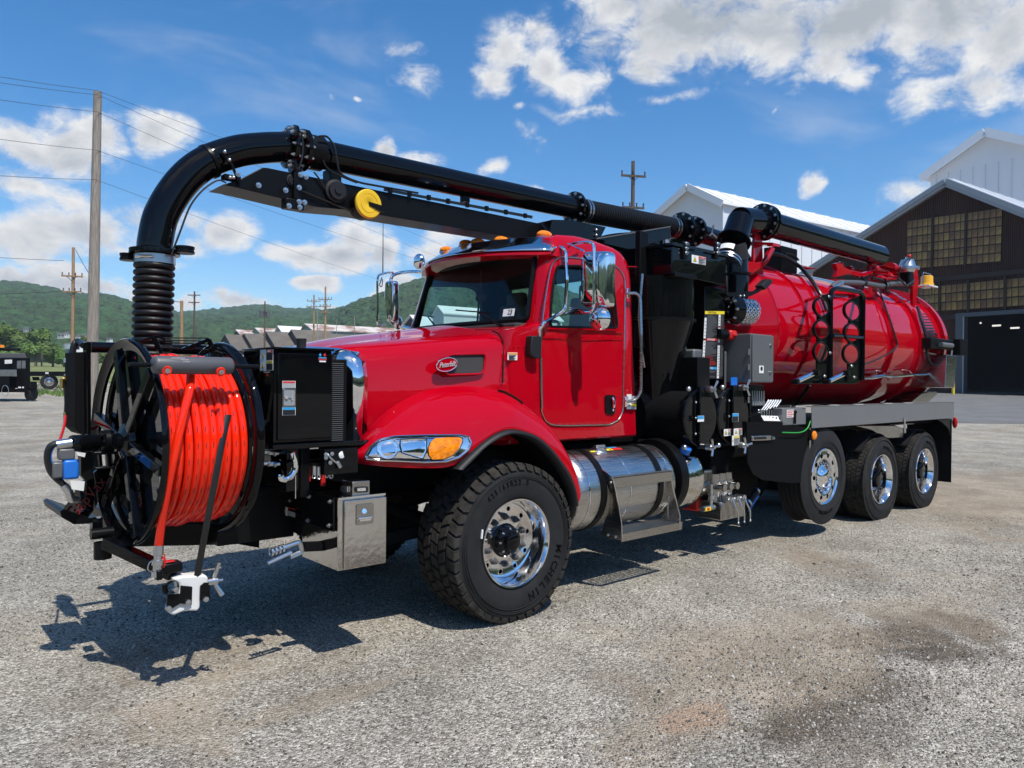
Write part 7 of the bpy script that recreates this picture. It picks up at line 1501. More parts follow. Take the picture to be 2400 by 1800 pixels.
# ================================================================ boom and suction hose
YB = 1.22
def za(x, y): return (280+x/3.16, 280+y/3.16)
def zb(x, y): return (900+x/2.765, 380+y/2.765)
BR = .106
el = [at(*za(*q), y=YB) for q in ((262, 985), (266, 900), (315, 700), (455, 475), (630, 325), (855, 240), (1060, 212), (1240, 205))]
bm0 = el[-1]; bm1 = at(1345, 487, y=YB)
mb = MB(); mb.tube(bez(el, 8), BR, 48); boom = part('boom_elbow', mb, 'black_gloss', smooth=60, label='curved black elbow of the vacuum boom')
fl = (el[0])
mb = MB(); mb.tube([bm0+X*.05, bm1], BR, 48); tube_ = part('boom_tube', mb, 'black_gloss', smooth=60, label='long straight black boom tube over the cab')
bd0 = (bm1-bm0).normalized()
def flange(c, d, r, w, parent, n=10, bolts=True, nm='boom_flange'):
    mb = MB(); mb.lathe([(-w/2, BR*.9), (-w/2, r), (w/2, r), (w/2, BR*.9)], c, d, 48); f = part(nm, mb, 'black_gloss', parent, smooth=30)
    if bolts:
        mb = MB(); u = Vector((0, 0, 1)); u = (u-d*u.dot(d)).normalized(); w_ = d.cross(u)
        for i in range(n): a = 2*PI*(i+.5)/n; p = c+(u*math.cos(a)+w_*math.sin(a))*(r-.022); mb.hexb(p-d*w/2, -d, .012, .014); mb.hexb(p+d*w/2, d, .012, .014)
        o = part('flange_bolt', mb, 'zinc', parent, smooth=30); o['kind'] = 'stuff'
    return f
j0 = bm0+X*.0
flange(j0+bd0*.02, bd0, .150, .03, boom); flange(j0+bd0*.12, bd0, .150, .03, tube_)
mb = MB(); mb.lathe([(0, BR+.004), (0, BR+.02), (.24, BR+.02), (.24, BR+.004)], j0+bd0*.02, bd0, 48); part('boom_sleeve', mb, 'black_satin', tube_)
for q in ((1300, 95), (1280, 345), (1385, 130)):
    c = at(*za(*q), y=YB-.13); mb = MB(); mb.lathe([(-.012, .001), (-.012, .05), (.012, .05), (.012, .001)], c, bd0, 20); ear = part('flange_ear', mb, 'black_gloss', boom)
    mb = MB(); mb.hexb(c-bd0*.012, -bd0, .014, .014); mb.hexb(c+Vector((0, 0, .03))-bd0*.012, -bd0, .010, .012); part('ear_bolt', mb, 'zinc', ear)
ec = el[0]
flange(ec+Zv*.0, Zv, .150, .03, boom, 8); 
for (dx, dz, r, n_) in ((.19, .015, .06, 'r'), (-.17, -.03, .05, 'l')):
    mb = MB(); mb.lathe([(-.022, .001), (-.022, r), (-.008, r), (-.006, r-.004), (.006, r-.004), (.008, r), (.022, r), (.022, .001)], ec+cR*dx+Zv*dz, Zv, 28); part('swivel_roller', mb, 'black_satin', boom)
mb = MB(); mb.lathe([(-.075, .112), (-.075, .122), (-.02, .122), (-.02, .112)], ec, Zv, 40); cb_ = part('band_clamp', mb, 'zinc', boom); mb = MB(); q = ec-cF*.125-Zv*.045; mb.cyl(q-cR*.06, q+cR*.05, .010, n=8); mb.box(q+Vector((.02, -.01, -.015)), q+Vector((.06, .01, .015))); part('clamp_screw', mb, 'chrome', cb_)
# corrugated hose hanging behind the reel
hb = at(365, 800, y=YB); prof_ = []; zt1, zb1 = -.07, -(ec.z-1.0); pit = .043; k = int((zt1-zb1)/pit)
for i in range(k):
    z = zt1-pit*i
    for f, r in ((0, .103), (.16, .116), (.38, .122), (.62, .122), (.84, .116)): prof_.append((z-pit*f, r))
mb = MB(); mb.lathe(prof_, ec, Vector((.02, 0, 1)), 40); part('suction_hose', mb, 'corrugated_rubber', smooth=60, label='thick black corrugated suction hose hanging from the boom')
# corrugated section behind the cab
h0, h1 = at(1362, 493, y=YB), at(1588, 536, y=YB); L_ = (h1-h0).length; prof_ = []; pit = .036; k = int(L_/pit)
for i in range(k):
    for f, r in ((0, .098), (.2, .113), (.6, .113), (.8, .098)): prof_.append((i*pit+pit*f, r))
mb = MB(); mb.lathe(prof_, h0, h1-h0, 40); bh = part('boom_hose', mb, 'corrugated_rubber', smooth=60, label='ribbed rubber hose joining the boom to the tank inlet')
hd_ = (h1-h0).normalized()
for t in (.02, .06, L_-.12, L_-.07): mb = MB(); mb.lathe([(-.008, .113), (-.008, .119), (.008, .119), (.008, .113)], h0+hd_*t, hd_, 40); part('hose_clamp', mb, 'zinc', bh)
flange(bm1, bd0, .155, .03, tube_); flange(h1+hd_*.06, hd_, .19, .03, bh, 10); flange(h1+hd_*.30, hd_, .175, .04, bh, 10)
mb = MB(); mb.tube([h1-hd_*.02, h1+hd_*.35], .115, 40); mb.tube([h1+hd_*.35, h1+Vector((1.1, 0, -.02)), h1+Vector((1.6, 0, -.4))], .11, 32); part('inlet_pipe', mb, 'black_gloss', smooth=60)
mb = MB(); q = at(*zb(2125, 462), y=1.0); 
for a in (0, 2.1, 4.2): mb.tube([q, q+Vector((math.sin(a)*.09, -.02, math.cos(a)*.09))], .010, 8)
part('star_handle', mb, 'zinc')
# box beam of the boom
P = [at(*za(*q), y=1.10) for q in ((890, 445), (1060, 355), (1100, 358))]+[at(*zb(*q), y=1.10) for q in ((1080, 412), (1000, 520), (900, 497))]+[at(*za(*q), y=1.10) for q in ((1720, 672), (1460, 648), (1380, 628), (845, 498), (760, 484))]
mb = MB(); mb.prism(P, Y*.26); beam = part('boom_beam', mb, 'black_satin', smooth=0, bevel=.004, label='black box beam carrying the boom tube')
mb = MB(); mb.bar(at(*zb(0, 175), y=1.09), at(*zb(960, 352), y=1.09), .012); mb.bar(at(*zb(0, 182), y=1.085), at(*zb(960, 362), y=1.085), .010); mb.tube([at(*za(1350, 530), y=1.08), at(*za(1740, 690), y=1.08)], .007, 6); bl = part('hydraulic_line', mb, 'hose_black', beam)
mb = MB()
for i in range(8): q = at(*zb(40+i*125, 183+i*23.5), y=1.08); mb.box(q-Vector((.015, .01, .02)), q+Vector((.015, .01, .02)))
part('line_clip', mb, 'black_satin', beam)['kind'] = 'stuff'
mb = MB(); q = at(*zb(525, 215), y=YB); mb.box(q+Vector((-.03, -.03, -.06)), q+Vector((.03, .03, .05))); part('tube_saddle', mb, 'black_satin', beam); mb = MB(); q = at(*za(1575, 415), y=YB); mb.box(q+Vector((-.05, -.05, -.06)), q+Vector((.05, .05, .03))); part('tube_saddle', mb, 'black_satin', beam)
# vertical clamp plate at the joint
mb = MB(); a, b_ = at(*za(1290, 360), y=1.07), at(*za(1345, 600), y=1.07); mb.box((a.x, 1.06, b_.z), (b_.x, 1.12, a.z)); mb.box((a.x-.06, 1.06, b_.z-.07), (b_.x+.02, 1.14, b_.z)); vp_ = part('clamp_plate', mb, 'black_satin', beam, bevel=.006); mb = MB()
for q in ((1340, 410), (1380, 425), (1330, 505), (1330, 610), (1370, 615), (1335, 650), (1255, 640), (1230, 525), (1030, 488), (880, 405)): mb.hexb(at(*za(*q), y=1.06), -Y, .014, .016)
part('clamp_bolt', mb, 'zinc', vp_)['kind'] = 'stuff'
for (q, r, d_) in (((1280, 452), .045, .02), ((1595, 535), .085, .05)):
    c = at(*za(*q), y=1.10); mb = MB(); mb.lathe([(0, r), (-d_*.5, r), (-d_*.6, r*.8), (-d_, r*.75), (-d_, r*.3), (-d_*1.2, r*.3), (-d_*1.2, .001)], c, Y, 28); part('beam_pivot', mb, 'black_plastic', beam)
c = at(*za(1845, 625), y=1.0); rr_ = .108
mb = MB(); mb.lathe([(.0, rr_*.95), (.03, rr_), (.12, rr_*.97)], c, Y, 40); dr = part('cord_reel', mb, 'black_satin', beam)
mb = MB(); prof_ = [(.0, .001), (-.012, .02), (-.012, rr_*.62), (-.008, rr_*.65), (-.012, rr_*.68), (-.012, rr_*.93), (-.004, rr_), (.012, rr_)]; mb.lathe(prof_, c, Y, 48); part('reel_cap', mb, 'yellow_cap', dr, label='round yellow cap of the cord reel')
mb = MB(); mb.prism([c+Vector((-.005, -.02, .012)), c+Vector((.12, -.02, .0)), c+Vector((.125, -.02, -.045)), c+Vector((.09, -.02, -.045)), c+Vector((-.005, -.02, -.012))], Y*.008); part('reel_bracket', mb, 'black_satin', dr, smooth=0)
# strap bracket on the elbow
mb = MB(); c = at(*za(770, 320), y=YB); i0 = el[4].lerp(el[5], .15); d_ = (el[5]-el[4]).normalized(); mb.lathe([(-.012, BR+.001), (-.012, BR+.008), (.012, BR+.008), (.012, BR+.001)], i0, d_, 40); sb_ = part('elbow_strap', mb, 'black_satin', boom)
mb = MB(); mb.tube([at(*za(755, 245), y=1.10), at(*za(830, 330), y=1.09), at(*za(890, 480), y=1.09)], .010, 8); mb.box(at(*za(780, 400), y=1.09), at(*za(870, 470), y=1.16)); part('strap_rod', mb, 'black_satin', sb_); mb = MB()
for q in ((780, 240), (815, 300), (870, 405), (820, 430), (845, 430)): mb.sphere(at(*za(*q), y=1.08), .013, 8, 6)
part('rod_nut', mb, 'zinc', sb_)['kind'] = 'stuff'
for pts, r in ((((385, 1010), (400, 960), (450, 830), (520, 650), (600, 540), (680, 475), (740, 450), (790, 470)), .006), (((1480, 125), (1540, 130), (1590, 200), (1610, 300), (1640, 400), (1760, 460), (1900, 490), (2212, 545)), .008), (((1510, 300), (1540, 360), (1640, 420), (1760, 470)), .006), (((1440, 390), (1480, 440), (1530, 520)), .006), (((1300, 80), (1350, 110), (1355, 260), (1330, 360), (1310, 400)), .007)):
    mb = MB(); mb.tube(bez([at(*za(*q), y=1.08) for q in pts], 6), r, 6); part('boom_cable', mb, 'hose_black')
# support behind the cab
P = [at(*zb(*q), y=.95) for q in ((1090, 372), (1215, 375), (1440, 420), (1400, 500), (1370, 510), (1060, 500))]; mb = MB(); mb.prism(P, Y*.5); part('boom_cradle', mb, 'black_gloss', smooth=0, bevel=.006)
P = [at(*zb(*q), y=.80) for q in ((1370, 498), (1855, 420), (1860, 492), (1600, 570), (1380, 520))]; mb = MB(); mb.prism(P, Y*.3); part('boom_arm', mb, 'black_gloss', smooth=0, bevel=.006)
mb = MB(); mb.bar(at(*zb(1375, 496), y=.79), at(*zb(1855, 418), y=.79), .012); part('arm_edge', mb, 'pot_grey', smooth=0)
bx('boom_pedestal', (2.4, .95, 2.0), (3.0, 1.55, 3.15), 'black_satin'); mb = MB(); mb.cyl((2.7, 1.25, 3.1), (2.7, 1.25, 3.2), .36, n=32); part('slewing_ring', mb, 'black_gloss')
for i in range(2): q = at(*zb(1375, 440+i*35), y=.94); mb = MB(); mb.sphere(q, .016, 8, 6); part('cradle_bolt', mb, 'zinc')
mb = MB(); q = at(*zm(945, 300), y=.5); mb.box((q.x-.02, .5, 2.0), (q.x+.10, .56, q.z+.15)); part('rear_guard_post', mb, 'black_satin', bevel=.006); mb = MB(); mb.tube([at(*zc_(310, 620), y=.30), at(*zc_(262, 1180), y=.30), at(*zc_(300, 1640), y=.3), at(1450+310/5.185, 780+420/5.185, y=.3)], .012, 8); part('guard_tube', mb, 'stainless')

# ================================================================ hose reel on the nose
RC1 = Vector((-2.34, .587, 1.327)); ax5 = math.radians(4); RA = Vector((math.cos(ax5), math.sin(ax5), 0)); RC2 = RC1+RA*.48; RR = .56
HR = empty('hose_reel', RC1+RA*.25-Zv*.58, parent=TR); HR['label'] = 'large black spoked reel wound with orange hose'
for s, c in ((-1, RC1), (1, RC2)):
    d = RA*s; mb = MB()
    mb.lathe([(-.010, RR-.06), (.006, RR-.06), (.010, RR-.03), (.022, RR-.012), (.030, RR), (.022, RR+.006), (.0, RR+.002), (-.012, RR-.012), (-.014, RR-.05)], c, d, 96, closed=True); fr_ = obj('reel_flange', mb, 'black_gloss', HR, smooth=50)
    mb = MB(); mb.lathe([(-.004, .28), (-.004, RR-.055)], c-d*.01, d, 64); obj('flange_web', mb, 'black_gloss', fr_, smooth=50, solid=.004) if s > 0 else None
    u = Zv; w_ = d.cross(u)
    for i in range(6):
        a = 2*PI*i/6+.30; e_ = u*math.cos(a)+w_*math.sin(a); mb = MB(); mb.bar(c+e_*.06+d*.012, c+e_*(RR-.035)+d*.006, .055, .045, up=d); obj('spoke', mb, 'black_gloss', fr_, smooth=0, bevel=.006)
    mb = MB(); mb.lathe([(.0, .001), (.0, .11), (.03, .10), (.05, .05), (.07, .05), (.07, .001)], c, d, 32); obj('reel_hub', mb, 'black_gloss', fr_)
mb = MB(); mb.lathe([(.01, .28), (.47, .28)], RC1, RA, 64); obj('reel_drum', mb, 'black_gloss', HR, smooth=60)
mb = MB(); mb.lathe([(.0, .001), (.0, RR-.05)], RC1+RA*.028, RA, 64); obj('end_disc', mb, 'black_mirror', HR, smooth=60)
mb = MB(); mb.lathe([(.0, .001), (.0, .28)], RC1+RA*.05, RA, 48); obj('drum_end', mb, 'black_gloss', HR, smooth=60)
hr_ = .0208; n = 10; hw = .50/n
for i in range(n):
    mb = MB(); c = RC1+RA*(.045+(i+.35)*.42/n); u = Zv; w_ = RA.cross(u); Rh = .462+R_.uniform(-.006, .006)
    pts = [c+RA*(.040*k/72-.012+.004*math.sin(k*.21+i))+(u*math.cos(2*PI*k/72)+w_*math.sin(2*PI*k/72))*(Rh+.004*math.sin(k*.17+i*2)) for k in range(72)]
    mb.tube(pts, hr_, 12, closed=False); o = obj('hose_coil', mb, 'hose_orange', HR, smooth=70)
    mb = MB(); 
    for k in range(0, 72, 2):
        a = 2*PI*k/72; 
        if (u*math.cos(a)+w_*math.sin(a)).dot(CAM-c) < 0: continue
        e_ = u*math.cos(a)+w_*math.sin(a); t_ = -u*math.sin(a)+w_*math.cos(a); vdir = (CAM-pts[k]).normalized(); nn = (e_*.9-RA*.35).normalized(); q = pts[k]+nn*(hr_+.0008); mb.box((0,0,0),(0,0,0)) if False else mb.prism([q-t_*.015-RA*.0016, q+t_*.015-RA*.0016, q+t_*.015+RA*.0016, q-t_*.015+RA*.0016], nn*.0006)
    if mb.v: obj('hose_print', mb, 'print_black', o, smooth=0)['kind'] = 'stuff'
mb = MB()
for i in range(9): c = RC1+RA*(.05+(i+.5)*.40/9); u = Zv; w_ = RA.cross(u); mb.tube([c+(u*math.cos(2*PI*k/60)+w_*math.sin(2*PI*k/60)*1)*.424 for k in range(60)], hr_, 10, closed=True)
obj('inner_hose_layer', mb, 'hose_orange', HR, smooth=70)['kind'] = 'stuff'
# free end of the hose, end fitting
sp_ = [at(447, 880, y=.16), at(444, 915, y=.10), at(430, 970, y=.07), at(408, 1070, y=.07), at(390, 1160, y=.12), at(378, 1230, y=.18), at(372, 1278, y=.22)]
mb = MB(); mb.tube(bez(sp_, 8), .0215, 14); fh = part('hose_free_end', mb, 'hose_orange', smooth=70, label='loose end of the orange hose hanging to its holder')
mb = MB(); b_ = bez(sp_, 8)
for k in range(8, len(b_)-4, 3): q = b_[k]-Vector((cF.x, cF.y, 0))*.0225+X*.004; mb.tube([q-(b_[k+1]-b_[k-1])*.22, q+(b_[k+1]-b_[k-1])*.22], .0012, 4)
part('hose_print', mb, 'print_black', fh)['kind'] = 'stuff'
e0, e1 = at(372, 1278, y=.22), at(368, 1352, y=.215)
mb = MB(); dz = (e1-e0); mb.lathe([(0, .024), (.30*dz.length, .025), (.32*dz.length, .020), (.45*dz.length, .020), (.46*dz.length, .029), (.62*dz.length, .029), (.64*dz.length, .022), (.8*dz.length, .022), (.82*dz.length, .027), (dz.length, .027)], e0, dz, 16); fe = part('hose_end_fitting', mb, 'zinc', fh)
q = at(382, 1318, y=.22); mb = MB(); mb.sphere(q, .016, 8, 6, (1, 1, 2)); mb.tube([q+Zv*.02+Vector((.008*math.cos(k), 0, .012*math.sin(k)))+Zv*.01 for k in [2*PI*i/10 for i in range(10)]], .003, 5, closed=True); part('red_seal', mb, 'red_plastic', fe)
mb = MB(); mb.tube(bez([at(*(100+980/3.687, 1050+960/3.687), y=.22), at(100+925/3.687, 1050+990/3.687, y=.21), at(100+910/3.687, 1050+1050/3.687, y=.21), at(100+960/3.687, 1050+1078/3.687, y=.22)], 6), .003, 5); part('safety_wire', mb, 'zinc', fe)
# flat black strap hose
st2 = bez([at(535, 972, y=.16), at(522, 1030, y=.13), at(505, 1120, y=.11), at(488, 1210, y=.13), at(473, 1290, y=.17), at(462, 1352, y=.21)], 6)
mb = MB(); rows = [[p-X*.018, p-Y*.010, p+X*.018, p+Y*.006, p-X*.018] for p in st2]; mb.grid(rows); mb.add([rows[0][0], rows[0][1], rows[0][2], rows[0][3]], [(0, 1, 2, 3)]); part('leader_hose', mb, 'hose_black', smooth=60, label='thin black leader hose hanging in front of the orange coils')
# roller guard
g0, g1 = at(358, 855, y=.08), at(543, 858, y=.12); mb = MB(); dg_ = (g1-g0); L_ = dg_.length; mb.lathe([(0, .001), (.0, .034), (.006, .042), (.018, .046), (L_-.018, .046), (L_-.006, .042), (L_, .034), (L_, .001)], g0, dg_, 32); rg = part('roller_guard', mb, 'guard_grey', smooth=50, label='grey padded roller bar across the top of the reel')
for q in ((391, 869), (517, 872)):
    c = at(*q, y=.05); mb = MB(); mb.lathe([(0, .001), (.002, .022), (-.004, .025)], c-Y*.006, Vector((0, -1, -.25)), 20); w_ = part('red_washer', mb, 'hose_orange', rg); mb = MB(); mb.lathe([(.004, .001), (.004, .012), (-.004, .012)], c-Y*.010, Vector((0, -1, -.25)), 16); mb.hexb(c-Y*.012, -Y, .006, .005); part('washer_bolt', mb, 'zinc', w_)
mb = MB()
for k, (x0, yy, n_) in enumerate(((402, 839, 7), (424, 843, 4), (428, 848, 4))):
    for i in range(n_): p = [at(x0+i*4.6+dx, yy+dy, y=.045+.0012*k) for dx, dy in ((0, 1.2), (1.2, -1.2), (2.2, 1), (3.4, -1))]; mb.tube(p, .0009, 4)
part('paint_pen_note', mb, 'white_label', rg)['kind'] = 'stuff'
mb = MB(); mb.tube([g0-X*.1+Y*.03, g1+X*.16+Y*.03], .012, 10); part('roller_axle', mb, 'black_satin', rg)
# reel frame
mat('faint_red', (.16, .012, .012), .5)
def z6(x, y): return (140+x/5.185, 780+y/5.185)
FRM = empty('reel_frame', (-2.3, 1.1, .7), parent=TR); FRM['label'] = 'black frame and stand holding the hose reel'
mb = MB(); mb.tube([at(*z6(380, 175), y=1.25), at(*z1(1700, 0), y=1.25) if False else at(*(1700/3.16, 700+385/3.16), y=1.25)], .034, 16); obj('top_bar', mb, 'black_gloss', FRM)
mb = MB(); P = [at(*z6(*q), y=1.30) for q in ((188, 235), (330, 232), (335, 1240), (270, 1240), (183, 1160))]; mb.prism(P, Y*.30); obj('side_panel', mb, 'black_matte', FRM, smooth=0, bevel=.004)
mb = MB(); P = [at(*z6(*q), y=1.22) for q in ((325, 108), (380, 110), (385, 1240), (335, 1245))]; mb.prism(P, Y*.10); obj('frame_post', mb, 'black_gloss', FRM, smooth=0, bevel=.004)
def z11(x, y): return (x/3.16, 700+y/3.16)
for pts in (((1005, 320), (1160, 268), (1222, 290), (1230, 305), (1150, 290), (1030, 330)), ((1130, 290), (1160, 285), (1210, 400), (1180, 405)), ((1330, 375), (1545, 290), (1560, 310), (1420, 375)), ((1535, 295), (1565, 300), (1620, 420), (1590, 425))):
    mb = MB(); mb.prism([at(*z11(*q), y=.62) for q in pts], Y*.03); obj('guard_plate', mb, 'black_gloss', FRM, smooth=0, bevel=.002)
mb = MB()
for i in range(5): mb.tube([at(*z11(1210, 290+i*18), y=.64), at(*z11(1545, 292+i*22), y=.64)], .0035, 5)
mb.tube([at(*z11(1330, 375), y=.64), at(*z11(1545, 300), y=.9)], .006, 5); obj('guard_rod', mb, 'black_satin', FRM)['kind'] = 'stuff'
# swing platform and its stand
def z22(x, y): return (100+x/3.687, 1050+y/3.687)
P = [at(*z22(*q), y=.75) for q in ((720, 655), (1700, 640), (1700, 833), (740, 855))]; mb = MB(); mb.prism(P, Y*.9); obj('platform_beam', mb, 'black_satin', FRM, smooth=0, bevel=.006)
P = [at(*z22(*q), y=.75) for q in ((1700, 640), (1985, 745), (1980, 910), (1700, 833))]; P = [P[0], P[1]+Y*.2, P[2]+Y*.2, P[3]]; mb = MB(); mb.prism(P, Y*.8); obj('platform_gusset', mb, 'black_satin', FRM, smooth=0)
P = [at(*z22(*q), y=.98) for q in ((172, 545), (235, 460), (330, 300), (470, 190), (645, 140), (560, 330), (440, 540), (375, 625))]; mb = MB(); mb.prism(P, Y*.02); sp2 = obj('stand_plate', mb, 'black_mirror', FRM, smooth=0)
P = [at(*z22(*q), y=.96) for q in ((150, 548), (180, 530), (420, 610), (520, 620), (480, 650), (270, 660), (165, 600))]; mb = MB(); mb.prism(P, Y*.5); obj('stand_foot', mb, 'black_satin', FRM, smooth=0)
tq = at(*z22(385, 430), y=.965); t = text_mesh('GapVax', .092, tq, (.52, 0, .62), (-.62, 0, .52), .002, sx=.9); obj('painted_name', t, 'faint_red', FRM, smooth=0)
P = [at(*z22(*q), y=.80) for q in ((430, 620), (520, 600), (520, 780), (430, 780))]; mb = MB(); mb.prism(P, Y*.06); obj('pivot_plate', mb, 'black_gloss', FRM, smooth=0); mb = MB(); q = at(*z22(520, 860), y=.70); mb.cyl(q+Zv*.03, q-Zv*.06, .045, n=20); mb.cyl(q+Zv*.08-X*.06, q+Zv*.08+X*.05, .03, n=12); obj('pivot_pin', mb, 'black_satin', FRM)
a0, a1 = at(*z22(545, 815), y=.66), at(*z22(1130, 1090), y=.26); mb = MB(); mb.bar(a0, a1, .058, .062); arm = obj('hose_arm', mb, 'black_gloss', FRM, smooth=0, bevel=.004); arm['label'] = 'square black arm reaching forward under the reel'
mb = MB(); mb.box(at(*z22(960, 1045), y=.235), at(*z22(1040, 1140), y=.18)); q = at(*z22(1070, 1040), y=.26); mb.box(q+Vector((-.04, -.04, -.02)), q+Vector((.07, .05, .03))); obj('arm_socket', mb, 'black_satin', arm, bevel=.006); mb = MB(); q = at(*z22(1085, 1035), y=.25); mb.box(q-Vector((.03, .02, -.03)), q+Vector((.03, .03, .036))); obj('red_pad', mb, 'red_plastic', arm, bevel=.003)
# white roller clamp at the end of the arm
def zcq(x, y, yy=.2): return at(*z22(x, y), y=yy)
RG = empty('hose_guide', zcq(1270, 1440), parent=TR); RG['label'] = 'white plastic hose guide in a bolted black bracket'
mb = MB(); P = [zcq(*q) for q in ((1125, 1135), (1200, 1110), (1405, 1098), (1430, 1115), (1440, 1190), (1370, 1205), (1365, 1330), (1360, 1380), (1340, 1410), (1260, 1410), (1215, 1415), (1140, 1445), (1105, 1440), (1100, 1400), (1130, 1330), (1180, 1300), (1180, 1170))]; mb.prism(P, Y*.09); obj('guide_block', mb, 'pin_white', RG, smooth=30, bevel=.010, seg=3)
for pts in (((1195, 1190), (1295, 1200), (1290, 1355), (1190, 1345)), ((1365, 1195), (1400, 1165), (1445, 1165), (1450, 1310), (1360, 1320)), ((1080, 1270), (1190, 1260), (1190, 1345), (1100, 1400), (1070, 1380)), ((1030, 1190), (1070, 1180), (1090, 1240), (1070, 1270), (1040, 1255))):
    mb = MB(); mb.prism([zcq(*q, .185) for q in pts], Y*.012); obj('guide_plate', mb, 'black_satin', RG, smooth=0, bevel=.002)
for q in ((1150, 1222), (1255, 1330), (1408, 1305), (1085, 1385)): mb = MB(); c = zcq(*q, .175); mb.cyl(c+Y*.01, c-Y*.012, .014, n=14); mb.hexb(c-Y*.012, -Y, .007, .006); obj('guide_bolt', mb, 'zinc', RG)
mb = MB(); c = zcq(1120, 1200, .18); mb.lathe([(-.02, .03), (.02, .03)], c, Y, 16); obj('guide_pulley', mb, 'black_satin', RG)
c = zcq(1475, 1150, .2); mb = MB(); mb.cyl(c-X*.03, c+X*.02, .020, n=12); mb.cyl(c+X*.02, c+X*.05, .008, n=8); mb.tube([c, c+Vector((.025, -.01, .10))], [.010, .013], 8); mb.tube([c, c+Vector((.045, -.01, -.08))], [.010, .015], 8); obj('guide_handle', mb, 'zinc', RG)
# drive motor, valve, hoses of the reel
MT = empty('reel_drive', at(230, 1040, y=.85), parent=TR); MT['label'] = 'hydraulic drive motor and blue valve beside the reel'
m0, m1 = at(*z11(730, 1065), y=.84), at(*z11(525, 1072), y=.80); mb = MB(); mb.lathe([(0, .001), (0, .040), (.012, .046), ((m1-m0).length-.006, .046), ((m1-m0).length, .042), ((m1-m0).length, .001)], m0, m1-m0, 32); obj('motor', mb, 'black_gloss', MT)
mb = MB(); c = at(*z11(825, 1050), y=.82); mb.lathe([(-.05, .03), (-.04, .06), (.03, .065), (.04, .04), (.1, .04)], c, RA, 24)
for i in range(8): a = 2*PI*i/8; mb.hexb(c+Vector((-.045, math.cos(a)*.052, math.sin(a)*.052)), -X, .007, .008)
obj('gearbox', mb, 'black_satin', MT); mb = MB(); mb.box(at(*z11(690, 1160), y=.80), at(*z11(900, 1115), y=.88)); mb.box(at(*z11(700, 1270), y=.80), at(*z11(800, 1235), y=.86)); obj('motor_bracket', mb, 'black_satin', MT, bevel=.006)
mb = MB(); mb.cyl(at(*z11(415, 1085), y=.8), at(*z11(530, 1068), y=.8), .028, n=16); obj('swivel_elbow', mb, 'zinc', MT)
a, b_ = at(*z11(472, 1198), y=.76), at(*z11(590, 1335), y=.76); mb = MB(); mb.box((a.x, .76, b_.z), (b_.x, .84, a.z)); bv = obj('valve_cover', mb, 'blue_paint', MT, bevel=.014, seg=3); mb = MB(); mb.box((a.x-.05, .77, b_.z+.01), (a.x, .84, a.z-.01)); mb.box((a.x-.02, .77, a.z), (b_.x-.02, .84, a.z+.06)); obj('valve_body', mb, 'box_grey', MT, bevel=.008)
for q in ((565, 1135, 635, 1175), (520, 1345, 628, 1425)): mb = MB(); mb.prism([at(*z11(q[0], q[1]), y=.74), at(*z11(q[2], q[1]+8), y=.75), at(*z11(q[2]-8, q[3]), y=.75), at(*z11(q[0]+10, q[3]-15), y=.74)], Y*.002); obj('paper_tag', mb, 'white_label', MT, smooth=0)
for k, (m_, o_) in enumerate((('hose_black', 0), ('hose_black', 12), ('red_plastic', 22), ('blue_paint', 30))):
    mb = MB(); mb.tube(bez([at(*z11(440+o_, 1062+o_*.3), y=.8), at(*z11(370+o_, 1090+o_*.3), y=.8), at(*z11(345+o_, 1170), y=.8), at(*z11(365+o_, 1270-o_), y=.8), at(*z11(420+o_, 1340-o_*.5), y=.8), at(*z11(500, 1400), y=.8)], 7), .014 if k < 2 else .006, 8); obj('loop_hose', mb, m_, MT)
mb = MB(); mb.tube(fillet([at(*z11(470, 1380), y=.8), at(*z11(512, 1430), y=.8), at(*z11(520, 1485), y=.8), at(*z11(570, 1490), y=.82)], .03), .022, 12); obj('elbow_fitting', mb, 'zinc', MT); mb = MB(); mb.prism([at(*z11(*q), y=.86) for q in ((600, 1130), (690, 1130), (690, 1330), (640, 1350), (600, 1310))], Y*.08); obj('valve_bracket', mb, 'black_satin', MT, smooth=0)
# grey water tube with brass fittings at the far front corner
def z7(x, y): return (x/8.296, 770+y/8.296)
WT = empty('wash_gun_tube', at(172, 985, y=1.6), parent=TR); WT['label'] = 'grey spray gun tube with brass fittings on the far front corner'
mb = MB(); mb.tube([at(*z7(1375, 330), y=1.6), at(*z7(1395, 620), y=1.6), at(*z7(1430, 900), y=1.6)], [.03, .03, .026], 16); mb.tube([at(*z7(1350, 920), y=1.62), at(*z7(1370, 1300), y=1.62), at(*z7(1410, 1750), y=1.62)], .024, 14); obj('gun_tube', mb, 'pale_blue', WT)
for y_ in (360, 620, 930): mb = MB(); c = at(*z7(1390 if y_ < 700 else 1400, y_), y=1.6); mb.lathe([(-.015, .045), (.015, .045)], c, Zv, 20); obj('tube_clamp', mb, 'pale_blue', WT)
for y_ in (975, 1625): mb = MB(); a, b_ = at(*z7(1210 if y_ < 1000 else 1270, y_), y=1.58), at(*z7(1370 if y_ < 1000 else 1420, y_-5), y=1.58); mb.tube([a, b_], .012, 8); mb.lathe([(-.012, .02), (.012, .02)], a.lerp(b_, .5), b_-a, 6); mb.tube([a, a-Zv*.06], .012, 8); obj('brass_fitting', mb, 'brass', WT)
mb = MB(); mb.tube(bez([at(*z7(1225, 1010), y=1.58), at(*z7(1255, 1150), y=1.58), at(*z7(1275, 1400), y=1.58), at(*z7(1270, 1620), y=1.58)], 6), .008, 6); obj('rubber_line', mb, 'hose_black', WT)
mb = MB(); mb.tube(bez([at(*z11(485, 870), y=1.5), at(*z11(475, 940), y=1.3), at(*z11(445, 1040), y=1.0), at(*z11(430, 1060), y=.85)], 6), .008, 6); obj('red_line', mb, 'red_plastic', WT)
